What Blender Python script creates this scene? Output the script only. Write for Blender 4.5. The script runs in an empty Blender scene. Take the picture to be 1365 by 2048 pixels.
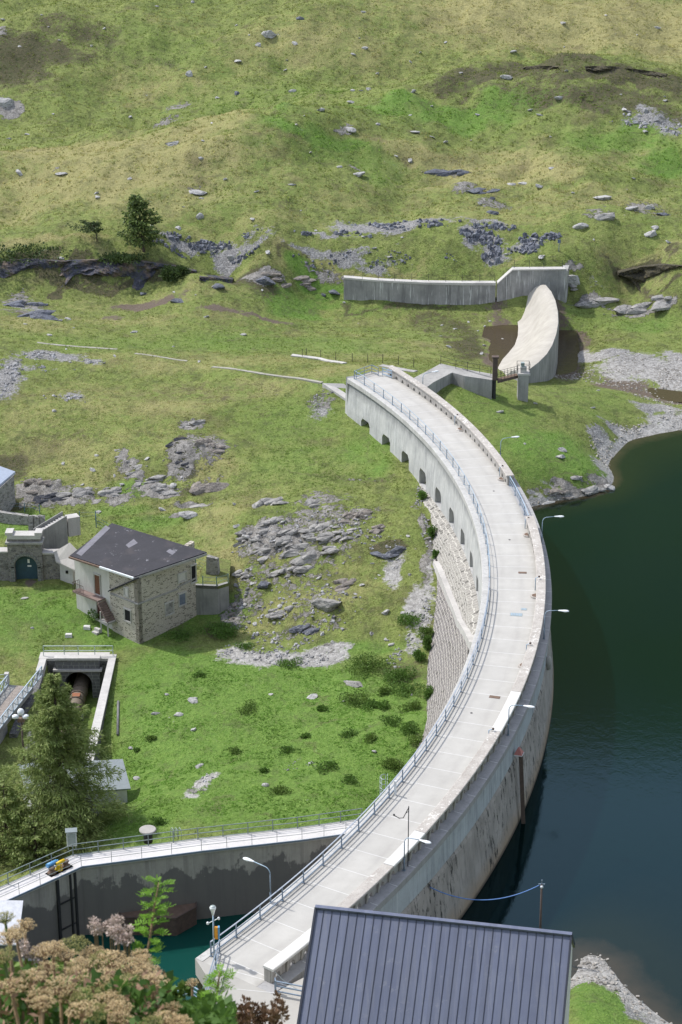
import bpy, bmesh, math, random
import numpy as np
from mathutils import Vector, Matrix

# ------------------------------------------------------------------ camera, sky, sun, exposure
SC = bpy.context.scene
COL = SC.collection
H, FPX, PITCH = 72.0, 4000.0, math.radians(22.0)
CW, CHT = 682.5, 1024.0
cam_d = bpy.data.cameras.new("camera")
cam = bpy.data.objects.new("camera", cam_d); COL.objects.link(cam)
cam.location = (0, 0, H); cam.rotation_euler = (math.radians(90) - PITCH, 0, 0)
cam_d.sensor_fit = 'VERTICAL'; cam_d.sensor_height = 36.0; cam_d.lens = FPX / 2048 * 36.0
cam_d.clip_start = 0.5; cam_d.clip_end = 6000
cam_d.dof.use_dof = True; cam_d.dof.focus_distance = 165; cam_d.dof.aperture_fstop = 10
SC.camera = cam
SUN_EL, SUN_DX, SUN_DY = math.radians(52), -0.86, 0.51      # direction towards the sun in plan
world = bpy.data.worlds.new("World"); SC.world = world; world.use_nodes = True
_nt = world.node_tree; _nt.nodes.clear()
_sky = _nt.nodes.new('ShaderNodeTexSky'); _sky.sky_type = 'NISHITA'; _sky.sun_disc = False
_sky.sun_elevation = SUN_EL; _sky.sun_rotation = math.atan2(SUN_DX, SUN_DY)
_sky.air_density = 0.8; _sky.dust_density = 2.5; _sky.altitude = 1800
_bg = _nt.nodes.new('ShaderNodeBackground'); _bg.inputs[1].default_value = 0.15
_wo = _nt.nodes.new('ShaderNodeOutputWorld')
_hs = _nt.nodes.new('ShaderNodeHueSaturation'); _hs.inputs['Saturation'].default_value = .5; _hs.inputs['Value'].default_value = 1.35   # thin high cloud
_nt.links.new(_sky.outputs[0], _hs.inputs['Color']); _nt.links.new(_hs.outputs[0], _bg.inputs[0]); _nt.links.new(_bg.outputs[0], _wo.inputs[0])
sun_d = bpy.data.lights.new("sun", 'SUN'); sun_d.energy = 2.0; sun_d.angle = math.radians(1.5); sun_d.color = (1, 0.965, 0.91)
sun = bpy.data.objects.new("sun", sun_d); COL.objects.link(sun)
_sv = Vector((SUN_DX * math.cos(SUN_EL), SUN_DY * math.cos(SUN_EL), math.sin(SUN_EL)))
sun.rotation_euler = _sv.to_track_quat('Z', 'Y').to_euler(); sun.location = (-60, 200, 80)
SC.view_settings.view_transform = 'Standard'; SC.view_settings.look = 'None'
SC.view_settings.gamma = 1.0; SC.view_settings.exposure = 1.12
SC.render.engine = 'CYCLES'
SC.render.resolution_x = 682; SC.render.resolution_y = 1024

# ------------------------------------------------------------------ geometry of the view (rays of the photograph -> real places)
ST, CT = math.sin(PITCH), math.cos(PITCH)
def ray(px, py):
    x = (px - CW) / FPX; y = (CHT - py) / FPX
    return np.array([x, CT + y * ST, -ST + y * CT])
def P(px, py, z=0.0):
    d = ray(px, py); t = (z - H) / d[2]
    return Vector((d[0] * t, d[1] * t, z))
def PYd(px, py, Y):
    d = ray(px, py); t = Y / d[1]
    return Vector((d[0] * t, Y, H + d[2] * t))
def PD(px, py, dist):
    d = ray(px, py); d = d / np.linalg.norm(d)
    return Vector((d[0] * dist, d[1] * dist, H + d[2] * dist))
CX, CY, R0 = -95.445, 169.566, 108.82          # centre and radius of the dam's arc (inner edge of its roadway)
def D(phi, off, z=0.0):
    a = math.radians(phi); r = R0 + off
    return Vector((CX + r * math.cos(a), CY + r * math.sin(a), z))

# ------------------------------------------------------------------ noise
_rs = np.random.RandomState(7)
_G = _rs.rand(256, 256)
def vnoise(x, y):
    xi = np.floor(x).astype(int); yi = np.floor(y).astype(int); fx = x - xi; fy = y - yi
    fx = fx * fx * (3 - 2 * fx); fy = fy * fy * (3 - 2 * fy)
    a = _G[xi & 255, yi & 255]; b = _G[(xi + 1) & 255, yi & 255]; c = _G[xi & 255, (yi + 1) & 255]; d = _G[(xi + 1) & 255, (yi + 1) & 255]
    return (a + (b - a) * fx + (c - a) * fy + (a - b - c + d) * fx * fy) * 2 - 1
def fbm(x, y, s, o=4, g=.5):
    r = 0; a = 1; f = 1 / s
    for k in range(o):
        r = r + a * vnoise(x * f * .8 + y * f * .6 + 17.3 * k, -x * f * .6 + y * f * .8 + 9.1 * k); a *= g; f *= 2.03
    return r
def sstep(a, b, x):
    t = np.clip((x - a) / (b - a), 0, 1); return t * t * (3 - 2 * t)

# ------------------------------------------------------------------ terrain control points
CP = []
def cp(*pts):
    for px, py, z in pts: p = P(px, py, z); CP.append((p.x, p.y, z))
def cy(*pts):
    for px, py, Y in pts: p = PYd(px, py, Y); CP.append((p.x, p.y, p.z))
def cw(*pts):
    CP.extend(pts)
# meadow, path and the slope below it
cp((0,620,-3.5),(0,585,-3.9),(150,585,-4.1),(300,590,-4.6),(450,590,-5.6),(620,600,-6.2),(700,615,-6.45),(850,630,-6.5),(960,645,-7),
   (1000,680,-7.3),(960,700,-6.9),(985,730,-7.1),(100,640,-4.2),(300,650,-4.8),(500,660,-5.5),(700,680,-6),(860,690,-6.2),
   (900,735,-4.6),(700,725,-4.8),(500,710,-4.2),(300,700,-4.2),(80,688,-3.2),(0,680,-2.6),(280,715,-3.8),(450,740,-3.8),(600,760,-3.2),
   (650,768,-2.6),(760,722,-3.4),(820,740,-2.4),(700,800,-4.0),(702,845,-4.8),(730,885,-5.4),(828,1010,-6.7),(862,1100,-8.1),(872,1150,-8.2),
   (868,1240,-9.9),(850,1335,-11.5),(855,1385,-11.5),(868,1440,-10.8),
   (620,800,-4.6),(600,860,-5.5),(500,800,-5),(650,930,-6),(500,930,-6.3),(760,980,-6.7),(700,1100,-8.5),(800,1150,-8.8),(600,1050,-7.8),
   (500,1010,-7.5),(500,1100,-9),(600,1180,-10.5),(480,1200,-11.5),(700,1250,-11),(800,1250,-10.6),(600,1290,-12.3),(480,1290,-12.8),(720,1320,-12.3),
   (0,760,-4),(200,780,-5),(380,760,-4.8),(100,850,-6),(300,850,-5.9),(370,850,-5.6),(380,900,-7.2),(440,870,-6.4),(450,980,-7.8),(0,900,-7.5),(150,940,-8),
   (40,990,-9.5),(300,960,-7.8),(250,1020,-8.8),(400,1040,-9),(150,1035,-9.3),(440,1090,-9.6),(430,1240,-12.9),
   (60,1175,-12),(0,1200,-12),(150,1205,-12),(200,1240,-12.8),(280,1292,-13.4),(400,1255,-13),(100,1280,-13.3),(0,1300,-13.3),
   (350,1320,-13.3),(500,1350,-13),(650,1400,-12.6),(790,1420,-11.8),(300,1450,-13.5),(450,1500,-13.2),(600,1500,-12.7),(750,1520,-11.9),
   (300,1600,-13.1),(450,1600,-12.2),(600,1600,-11.9),(690,1600,-11.6),(690,1640,-11.6),(500,1650,-11.7),(300,1665,-12.4),(100,1660,-16),
   (0,1640,-16.5),(40,1570,-16.3),(200,1640,-16),(150,1590,-16.5),(250,1600,-15.2),(285,1600,-13.6),(-200,1300,-13.4),(-200,900,-6))
# bank on the left, ground behind the spillway wall, hill
cp((0,500,.3),(150,505,.3),(290,512,.2),(400,530,-.5),(500,543,-1.8),(600,556,-3.2),(0,572,-3.4),(150,575,-3.7),(290,577,-4.3),(400,576,-4.4),
   (690,543,-2.7),(850,545,-2.6),(985,545,-2.5),(1060,527,-.9),(1140,529,-1.0))
cy((0,480,278),(150,480,278),(300,480,278),(500,490,278),(700,490,278),(900,490,278),(1100,490,278),(1300,490,280),
   (100,430,288),(400,430,288),(700,430,288),(1000,430,289),(1300,430,291),(0,380,297),(300,380,297),(600,370,298),(900,370,300),(1200,370,302),
   (0,330,314),(200,310,316),(340,292,318),(480,262,322),(620,235,326),(760,258,321),(600,300,312),(850,320,311),(1100,310,314),(1365,330,312),
   (900,250,325),(1200,230,330),(760,205,334),(900,150,347),(1050,125,352),(1200,130,352),(1365,150,350),(1000,190,338),(1250,190,338),
   (350,272,343),(620,222,348),(480,248,346),(100,280,338),(0,200,360),(200,200,361),(400,200,361),(620,195,362),(780,180,364),(900,140,372),(1050,112,378),(1365,132,376),
   (0,100,384),(300,100,385),(600,100,385),(900,80,390),(1200,70,394),(0,0,410),(300,0,411),(700,0,412),(1050,0,414),(1365,0,415))
cw((0,470,36),(-70,470,36),(70,470,36),(0,620,110),(-120,600,100),(120,600,100),(0,900,300),(0,1200,540),(-400,1000,380),(400,1000,400),(330,600,150),(500,400,160),(900,1900,1000),(-900,1900,1000),(-200,400,25),(200,400,30),(-150,280,4),(170,300,10),
   (-120,200,-8),(-90,150,-14),(-80,100,-14),(-40,130,-15.5))
# promontory, shore and lake bed
cp((880,770,-1.2),(940,830,-2.9),(1000,880,-3.8),(1025,940,-5),(1000,830,-3.3),(1100,850,-4.4),(1200,840,-5.2),(1290,820,-6.6),(1110,790,-4.2),(1200,785,-5.6),(1045,803,-3.2),
   (985,785,-2.5),(930,762,-1.9),(1070,778,-3.7),(1030,772,-3.2),(1000,770,-2.6),(1060,990,-7.1),(1068,1012,-8),(1130,996,-8),(1222,978,-8),(1228,950,-8),(1208,930,-8),(1240,892,-8),(1300,872,-8),(1365,858,-8),
   (1130,970,-6.8),(1200,955,-7),(1185,910,-6.6),(1235,862,-7.2),(1365,825,-7.4),(1120,920,-5.2),(1310,797,-7.9),(1365,806,-7.9),(1365,730,-7),(1200,722,-7.2),
   (1170,700,-7.3),(1152,690,-8.9),(1128,588,-4.0),(1142,604,-5.2),(1165,612,-5.8),(1124,690,-9.6),(1142,690,-9),(1122,730,-9.4),(1100,745,-9.2),(1132,650,-9.2),(1160,640,-7.3),(1200,655,-7),(1365,680,-6.9),(1250,600,-6.3),(1365,620,-5.8),(1175,598,-5.6),(1200,560,-3),
   (1365,572,-3),(1365,525,-.5),(1200,520,-.6),(1150,770,-6.6),(1170,745,-7.6),
   (1150,1020,-9),(1250,1000,-9.6),(1365,900,-9.4),(1300,1060,-13),(1250,1200,-17),(1150,1300,-19),(1365,1300,-20),(1250,1500,-19),(1365,1600,-18),(1150,1600,-19),
   (1150,1790,-14),(1250,1850,-13),(1365,1940,-12.0),(1140,1885,-8),(1200,1938,-8),(1262,2002,-8),(1330,2048,-8),(1180,1970,-6.3),(1150,2010,-5),(1210,2048,-5.4))
for ph in (-30,-24,-18,-12,-6): p = D(ph, 8); CP.append((p.x, p.y, -18))
for ph, o_, z in ((25.5,-2,-4.9),(24,-1.9,-5.15),(21,-1.9,-5.35),(18,-1.9,-5.5),(15.5,-2,-5.75),(13,-2.1,-6.1),(10.5,-2.4,-6.6)): p = D(ph, o_); CP.append((p.x, p.y, z))
for ph, z in ((-1,-15),(4,-11),(-34,-9)): p = D(ph, 8); CP.append((p.x, p.y, z))
cw((-15,97,-.6),(-25,97,-.6),(-8,96,-.5),(0,92,-.4),(8,90,-.8),(15,95,-3),(-40,97,-1),(90,230,-5),(100,160,-18),(60,110,-12),(40,95,-7),(80,80,-3),(120,260,0))
for Y in (-60,0,10,20,40,60,78):
    for X in (-60,0,60): CP.append((X, Y, 70.3 - .78 * Y if Y > 0 else 70.3 - .6 * Y))
cw((-6,6,65.7),(-3,8,64.2),(-6,12,61),(0,88,1.2),(-20,88,1.2),(20,86,1.0))
CP = np.array(CP, float)
def _phi(r2): return np.sqrt(r2 + 9.0)
_d2 = ((CP[:, None, :2] - CP[None, :, :2]) ** 2).sum(2)
_n = len(CP)
_A = np.zeros((_n + 3, _n + 3)); _A[:_n, :_n] = -_phi(_d2) + np.eye(_n) * -(-.0) + np.eye(_n) * .6
_A[:_n, _n] = 1; _A[:_n, _n + 1:] = CP[:, :2] / 100; _A[_n, :_n] = 1; _A[_n + 1:, :_n] = CP[:, :2].T / 100
_W = np.linalg.solve(_A, np.r_[CP[:, 2], 0, 0, 0])
def base_h(x, y):
    x = np.asarray(x, float).ravel(); y = np.asarray(y, float).ravel(); out = np.empty_like(x)
    for i in range(0, len(x), 20000):
        xs, ys = x[i:i+20000], y[i:i+20000]
        r2 = (xs[:, None] - CP[:, 0]) ** 2 + (ys[:, None] - CP[:, 1]) ** 2
        out[i:i+20000] = -_phi(r2) @ _W[:_n] + _W[_n] + _W[_n+1] * xs / 100 + _W[_n+2] * ys / 100
    return out
def in_poly(x, y, poly):
    c = np.zeros(len(x), bool); n = len(poly)
    for i in range(n):
        x1, y1 = poly[i][:2]; x2, y2 = poly[(i + 1) % n][:2]
        if y1 == y2: continue
        k = ((y1 > y) != (y2 > y)) & (x < (x2 - x1) * (y - y1) / (y2 - y1) + x1)
        c ^= k
    return c
# walkway line of the basin wall (its middle), and the basin that is dug out in front of it
WZ = -11.0
WK = [P(730,1650,WZ), P(600,1668,WZ), P(400,1690,WZ), P(155,1722,WZ), P(-60,1818,WZ)]
BASIN = [(D(-17.5,-3).x, D(-17.5,-3).y)] + [(p.x, p.y - .2) for p in WK] + [(-60,112),(-60,101.5),(D(-38.5,-1).x,101.5)] + [(D(a,1.5).x, D(a,1.5).y) for a in (-38,-34,-30,-26,-22,-18)]
# the sunken trench of the pipe
TR = [(-28.3,155),(-22.3,155),(-22.3,173.4),(-23.9,173.4),(-23.9,179.4),(-26.8,179.4),(-26.8,173.4),(-28.3,173.4)]
BUMP = [(P(395,900,-6.5), 5.5, 3.6, 1.5), (P(370,925,-7.2), 3.0, 2.2, .8), (P(600,1050,-7.8), 11, 6, 1.1), (P(700,1120,-9), 8, 4, .7), (P(80,975,-8.5), 6, 3.5, 1.2), (P(250,930,-7.8), 6, 4, .6), (P(640,1215,-11), 5, 2.5, .8),
        (P(500,830,-5.2), 9, 5, .8), (P(150,820,-5.4), 9, 5, .8), (PYd(620,262,317), 17, 12, 3.2), (PYd(300,320,309), 16, 9, 2.0), (PYd(900,185,340), 18, 10, 2.4), (PYd(1230,170,344), 20, 9, 2.6), (PYd(760,370,297), 14, 7, 1.6), (PYd(1120,330,305), 14, 8, 1.8),
        (PYd(110,250,335), 15, 8, 2.2), (PYd(520,420,289), 12, 6, 1.3), (PYd(1250,440,286), 12, 6, 1.4), (PYd(180,60,395), 20, 12, 3.0), (PYd(700,60,395), 24, 12, 2.6), (PYd(1100,40,402), 20, 12, 2.6), (PYd(900,450,284), 10, 4, 1.0)]
def bumps(x, y):
    h = 0
    for c, rx, ry, a in BUMP: h = h + a * np.exp(-(((x - c.x) / rx) ** 2 + ((y - c.y) / ry) ** 2))
    return h
def carve(x, y, h):
    h = np.where(in_poly(x, y, BASIN), -23.0, h)
    tr = in_poly(x, y, TR); h = np.where(tr, -17.2, h)
    return h
def flatmask(x, y):
    "how much relief the ground has: less on lawns, shores and beside the dam"
    r = np.hypot(x - CX, y - CY) - R0
    m = sstep(2.0, 12.0, np.abs(r + 0.0) - 4)
    m = np.minimum(m, 1)
    lawn = sstep(182, 190, y) + sstep(-4, -9, -0*x + 999)      # lawns near the house stay smooth
    m = m * (.25 + .75 * np.clip(sstep(178, 196, y), 0, 1))
    m = m * (1 - .75 * np.exp(-((y - 244) / 14) ** 2) * (x < 30))
    m = m * (.3 + .7 * np.clip(sstep(240, 275, y) + (x < 14), 0, 1))
    return m
ROCKY = []
def height(x, y, fine=True):
    x = np.asarray(x, float).ravel(); y = np.asarray(y, float).ravel()
    h = base_h(x, y) + bumps(x, y); m = flatmask(x, y)
    hill = sstep(265, 300, y)
    h = h + m * (fbm(x, y, 26, 2) * (.25 + 2.1 * hill) + fbm(x + 50, y, 8, 2) * (.24 + .8 * hill) + hill * .35 * fbm(x, y + 20, 3.2, 2))
    if fine:
        h = h + (.35 + .65 * m) * (fbm(x, y + 90, 2.6, 2) * .10 + fbm(x + 9, y, .9, 2) * .05)
        rk = rocky_w(x, y)
        ridg = 1 - np.abs(fbm(x * 1.3 + 5, y * .8, 3.2, 4, .6))
        h = h + rk * ((ridg - .6) * .75 + np.round(fbm(x, y, 1.1, 2) * 2.5) * .10)
    return carve(x, y, h)
def rocky_w(x, y):
    w = np.zeros(len(x))
    for (cx, cy_, rx, ry, s) in ROCKY:
        d = np.hypot((x - cx) / rx, (y - cy_) / ry)
        w = np.maximum(w, s * np.clip(1.25 - d, 0, 1))
    return w
def G(px, py):
    "where the line of sight through this spot of the photograph meets the ground"
    d = ray(px, py); ts = np.concatenate([np.arange(85, 260, .8), np.arange(260, 560, 1.2)])
    x, y, z = d[0] * ts, d[1] * ts, H + d[2] * ts
    g = height(x, y, False) - z
    k = np.argmax(g > 0)
    if g[k] <= 0: k = len(ts) - 1
    a = ts[max(k - 1, 0)]; b = ts[k]; ts = np.linspace(a, b, 12)
    x, y, z = d[0] * ts, d[1] * ts, H + d[2] * ts
    g = height(x, y, False) - z; k = np.argmax(g > 0)
    t = ts[k]; xx, yy = d[0] * t, d[1] * t
    return Vector((xx, yy, float(height([xx], [yy])[0])))
def blob(px, py, rx, ry):
    c = G(px, py); k = math.hypot(c.x, c.y) ; dist = math.sqrt(c.x**2 + c.y**2 + (H - c.z)**2)
    a = G(px, py - ry); b = G(px, py + ry)
    return (c.x, c.y, max(rx * dist / FPX, .3), max(min(abs(a.y - b.y) / 2, ry * dist / FPX * 5), .4))

# ------------------------------------------------------------------ tagging and mesh building
def tag(o, label=None, cat=None, group=None, kind=None):
    if label: o['label'] = label
    if cat: o['category'] = cat
    if group: o['group'] = group
    if kind: o['kind'] = kind
    return o
def thing(name, label, cat, loc=(0,0,0), rotz=0, group=None):
    o = bpy.data.objects.new(name, None); COL.objects.link(o)
    o.location = loc; o.rotation_euler = (0, 0, rotz); o.empty_display_size = .3
    return tag(o, label, cat, group)
def copy_tree(o, parent=None):
    c = o.copy(); COL.objects.link(c); c.parent = parent
    for ch in list(o.children): copy_tree(ch, c)
    return c
class MB:
    def __init__(s): s.v = []; s.f = []; s.m = []; s.sm = []; s.uv = {}
    def add(s, verts, faces, mi=0, smooth=False):
        b = len(s.v); s.v.extend([tuple(p) for p in verts])
        for f in faces: s.f.append(tuple(i + b for i in f)); s.m.append(mi); s.sm.append(smooth)
        return s
    def box(s, c, size, rz=0, mi=0, z0=None):
        "box centred at c (or standing on c with z0=True)"
        x, y, z = size[0] / 2, size[1] / 2, size[2] / 2
        cz = c[2] + (z if z0 else 0); ca, sa = math.cos(rz), math.sin(rz); vs = []
        for dz in (-z, z):
            for dx, dy in ((-x, -y), (x, -y), (x, y), (-x, y)):
                vs.append((c[0] + dx * ca - dy * sa, c[1] + dx * sa + dy * ca, cz + dz))
        return s.add(vs, [(3,2,1,0),(4,5,6,7),(0,1,5,4),(1,2,6,5),(2,3,7,6),(3,0,4,7)], mi)
    def hexa(s, b, t, mi=0):
        "bottom ring b and top ring t of the same length"
        n = len(b)
        fs = [tuple(reversed(range(n))), tuple(range(n, 2 * n))] + [(i, (i + 1) % n, n + (i + 1) % n, n + i) for i in range(n)]
        return s.add(list(b) + list(t), fs, mi)
    def prism(s, poly, z0, z1, mi=0):
        return s.hexa([(p[0], p[1], z0) for p in poly], [(p[0], p[1], z1) for p in poly], mi)
    def bar(s, a, b, w, h=None, mi=0):
        a = Vector(a); b = Vector(b); d = (b - a); 
        if d.length < 1e-6: return s
        d.normalize(); up = Vector((0,0,1)) if abs(d.z) < .95 else Vector((0,1,0))
        x = d.cross(up).normalized() * w / 2; y = x.cross(d).normalized() * (h or w) / 2
        return s.hexa([a - x - y, a + x - y, a + x + y, a - x + y], [b - x - y, b + x - y, b + x + y, b - x + y], mi)
    def tube(s, pts, r, n=8, mi=0, cap=True):
        pts = [Vector(p) for p in pts]; rs = r if isinstance(r, (list, tuple)) else [r] * len(pts)
        vs = []; prev = None
        for i, p in enumerate(pts):
            d = (pts[min(i + 1, len(pts) - 1)] - pts[max(i - 1, 0)]).normalized()
            if prev is None: x = d.cross(Vector((0,0,1)) if abs(d.z) < .9 else Vector((1,0,0))).normalized()
            else: x = (prev - d * prev.dot(d)).normalized()
            prev = x; y = d.cross(x)
            for k in range(n): a = 2 * math.pi * k / n; vs.append(p + (x * math.cos(a) + y * math.sin(a)) * rs[i])
        fs = [(i * n + k, i * n + (k + 1) % n, (i + 1) * n + (k + 1) % n, (i + 1) * n + k) for i in range(len(pts) - 1) for k in range(n)]
        s.add(vs, fs, mi, True)
        if cap:
            s.add(vs[:n], [tuple(reversed(range(n)))], mi); s.add(vs[-n:], [tuple(range(n))], mi)
        return s
    def lathe(s, c, prof, n=16, mi=0, sx=1, sy=1, rz=0, smooth=True):
        vs = []; ca, sa = math.cos(rz), math.sin(rz)
        for r, z in prof:
            for k in range(n):
                a = 2 * math.pi * k / n; x, y = r * math.cos(a) * sx, r * math.sin(a) * sy
                vs.append((c[0] + x * ca - y * sa, c[1] + x * sa + y * ca, c[2] + z))
        m = len(prof); fs = [(i * n + k, i * n + (k + 1) % n, (i + 1) * n + (k + 1) % n, (i + 1) * n + k) for i in range(m - 1) for k in range(n)]
        s.add(vs, fs, mi, smooth); s.add(vs[:n], [tuple(reversed(range(n)))], mi); s.add(vs[-n:], [tuple(range(n))], mi)
        return s
    def strip(s, rows, mi=0, smooth=False, close=False):
        "grid of vertices rows[i][j]"
        n = len(rows[0]); vs = [p for r in rows for p in r]
        fs = [(i * n + j, i * n + j + 1, (i + 1) * n + j + 1, (i + 1) * n + j) for i in range(len(rows) - 1) for j in range(n - 1)]
        if close: fs += [(i * n + n - 1, i * n, (i + 1) * n, (i + 1) * n + n - 1) for i in range(len(rows) - 1)]
        return s.add(vs, fs, mi, smooth)
    def sweep(s, rings, mi=0, smooth=False):
        "closed rings joined along their length with end caps"
        n = len(rings[0]); s.strip(rings, mi, smooth, True)
        s.add(rings[0], [tuple(range(n))], mi); s.add(rings[-1], [tuple(reversed(range(n)))], mi); return s
    def build(s, name, mats, parent=None, origin=None, uvf=None, fix=True):
        o0 = Vector(origin) if origin is not None else (parent.location.copy() if parent is not None and parent.parent is None and parent.type == 'EMPTY' else Vector((0,0,0)))
        if parent is not None and parent.type != 'EMPTY': o0 = parent['_o'] if '_o' in parent else Vector((0,0,0)); o0 = Vector(o0)
        me = bpy.data.meshes.new(name)
        me.from_pydata([(p[0] - o0.x, p[1] - o0.y, p[2] - o0.z) for p in s.v], [], s.f)
        if not isinstance(mats, (list, tuple)): mats = [mats]
        for m in mats: me.materials.append(m)
        me.polygons.foreach_set('material_index', s.m); me.polygons.foreach_set('use_smooth', s.sm)
        me.update()
        if fix:
            bm = bmesh.new(); bm.from_mesh(me); bmesh.ops.remove_doubles(bm, verts=bm.verts, dist=1e-5)
            bmesh.ops.recalc_face_normals(bm, faces=bm.faces); bm.to_mesh(me); bm.free()
        uv = me.uv_layers.new(name='uv'); nl = len(me.loops)
        vi = np.empty(nl, int); me.loops.foreach_get('vertex_index', vi)
        co = np.empty(len(me.vertices) * 3); me.vertices.foreach_get('co', co); co = co.reshape(-1, 3) + np.array(o0)
        nm = np.empty(len(me.polygons) * 3); me.polygons.foreach_get('normal', nm); nm = nm.reshape(-1, 3)
        lt = np.empty(len(me.polygons), int); me.polygons.foreach_get('loop_total', lt); ln = np.repeat(nm, lt, 0)
        pc = co[vi]
        if uvf: U = uvf(pc, ln)
        else:
            tl = np.hypot(ln[:, 0], ln[:, 1]) + 1e-9; U = np.c_[(-ln[:, 1] * pc[:, 0] + ln[:, 0] * pc[:, 1]) / tl, pc[:, 2] / np.maximum(tl, .3)]
            fl = np.abs(ln[:, 2]) > .8; U[fl] = pc[fl][:, :2]
        uv.data.foreach_set('uv', U.astype(np.float32).ravel())
        ob = bpy.data.objects.new(name, me); COL.objects.link(ob)
        if parent is not None: ob.parent = parent
        elif origin is not None: ob.location = o0
        ob['_o'] = tuple(o0)
        return ob
def uv_arc(pc, ln):
    a = np.arctan2(pc[:, 1] - CY, pc[:, 0] - CX); r = np.hypot(pc[:, 1] - CY, pc[:, 0] - CX)
    v = np.where(np.abs(ln[:, 2]) > .8, r, pc[:, 2]); return np.c_[a * (R0 + 2), v]
def fast_mesh(name, V, F, mat, n=None, smooth=False, cols=None):
    "numpy mesh of triangles or quads"
    k = F.shape[1]; me = bpy.data.meshes.new(name)
    me.vertices.add(len(V)); me.vertices.foreach_set('co', V.astype(np.float32).ravel())
    me.loops.add(F.size); me.loops.foreach_set('vertex_index', F.astype(np.int32).ravel())
    me.polygons.add(len(F)); me.polygons.foreach_set('loop_start', np.arange(0, F.size, k, dtype=np.int32))
    me.polygons.foreach_set('use_smooth', np.full(len(F), smooth))
    me.update(calc_edges=True); me.validate()
    if mat: me.materials.append(mat)
    if cols is not None:
        a = me.color_attributes.new('col', 'FLOAT_COLOR', 'POINT'); a.data.foreach_set('color', np.c_[cols, np.ones(len(cols))].astype(np.float32).ravel())
    return me
def up_normals(me, k=.35):
    n = len(me.vertices); nm = np.empty(len(me.polygons) * 3); me.polygons.foreach_get('normal', nm); nm = nm.reshape(-1, 3) * k
    lt = np.empty(len(me.polygons), int); me.polygons.foreach_get('loop_total', lt); ln = np.repeat(nm, lt, 0); ln[:, 2] = np.abs(ln[:, 2]) + 1
    ln /= np.linalg.norm(ln, axis=1)[:, None]; vi = np.empty(len(me.loops), int); me.loops.foreach_get('vertex_index', vi)
    me.polygons.foreach_set('use_smooth', np.full(len(me.polygons), True)); out = np.zeros((n, 3)); out[vi] = ln
    me.normals_split_custom_set_from_vertices(out.tolist()); return me
def mesh_obj(name, me, parent=None):
    o = bpy.data.objects.new(name, me); COL.objects.link(o)
    if parent is not None: o.parent = parent
    return o
# ------------------------------------------------------------------ materials
class NT:
    def __init__(s, name):
        s.mat = bpy.data.materials.new(name); s.mat.use_nodes = True; s.t = s.mat.node_tree; s.t.nodes.clear()
        s.out = s.t.nodes.new('ShaderNodeOutputMaterial'); s.b = s.n('ShaderNodeBsdfPrincipled')
        s.t.links.new(s.b.outputs[0], s.out.inputs[0])
    def n(s, typ, **kw):
        nd = s.t.nodes.new(typ)
        for k, v in kw.items(): setattr(nd, k, v)
        return nd
    def set(s, sock, v):
        if isinstance(v, bpy.types.NodeSocket): s.t.links.new(v, sock)
        elif isinstance(v, (tuple, list)) and len(v) == 3 and sock.type == 'RGBA': sock.default_value = (*v, 1)
        else: sock.default_value = v
    def pos(s, scale=(1,1,1), loc=(0,0,0), src='pos', rot=(0,0,0)):
        if src == 'pos': o = s.n('ShaderNodeNewGeometry').outputs['Position']
        elif src == 'obj': o = s.n('ShaderNodeTexCoord').outputs['Object']
        else: o = s.n('ShaderNodeUVMap').outputs[0]
        m = s.n('ShaderNodeMapping'); m.inputs['Scale'].default_value = scale; m.inputs['Location'].default_value = loc; m.inputs['Rotation'].default_value = rot
        s.t.links.new(o, m.inputs[0]); return m.outputs[0]
    def noise(s, vec, scale=1, detail=4, rough=.55, dist=0):
        nd = s.n('ShaderNodeTexNoise'); s.set(nd.inputs['Vector'], vec); nd.inputs['Scale'].default_value = scale
        nd.inputs['Detail'].default_value = detail; nd.inputs['Roughness'].default_value = rough; nd.inputs['Distortion'].default_value = dist
        return nd.outputs[0]
    def vor(s, vec, scale=1, feature='F1', out=0, rnd=1):
        nd = s.n('ShaderNodeTexVoronoi', feature=feature); s.set(nd.inputs['Vector'], vec); nd.inputs['Scale'].default_value = scale
        nd.inputs['Randomness'].default_value = rnd; return nd.outputs[out]
    def ramp(s, v, a, b, x=0, y=1):
        m = s.n('ShaderNodeMapRange'); s.set(m.inputs[0], v); s.set(m.inputs[1], a); s.set(m.inputs[2], b); s.set(m.inputs[3], x); s.set(m.inputs[4], y); return m.outputs[0]
    def math(s, op, a, b=0.0, clamp=False):
        m = s.n('ShaderNodeMath', operation=op, use_clamp=clamp); s.set(m.inputs[0], a); s.set(m.inputs[1], b); return m.outputs[0]
    def mix(s, f, a, b, mode='MIX'):
        m = s.n('ShaderNodeMix', data_type='RGBA', blend_type=mode); s.set(m.inputs[0], f); s.set(m.inputs[6], a); s.set(m.inputs[7], b); return m.outputs[2]
    def bump(s, h, strength=.5, dist=.05, prev=None):
        m = s.n('ShaderNodeBump'); s.set(m.inputs['Height'], h); m.inputs['Strength'].default_value = strength; m.inputs['Distance'].default_value = dist
        if prev is not None: s.set(m.inputs['Normal'], prev)
        return m.outputs[0]
    def sep(s, v):
        m = s.n('ShaderNodeSeparateXYZ'); s.set(m.inputs[0], v); return m.outputs
    def done(s, col, rough=.8, metal=0, nrm=None, spec=.4):
        s.set(s.b.inputs['Base Color'], col); s.set(s.b.inputs['Roughness'], rough); s.set(s.b.inputs['Metallic'], metal)
        s.b.inputs['Specular IOR Level'].default_value = spec
        if nrm is not None: s.set(s.b.inputs['Normal'], nrm)
        return s.mat

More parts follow.
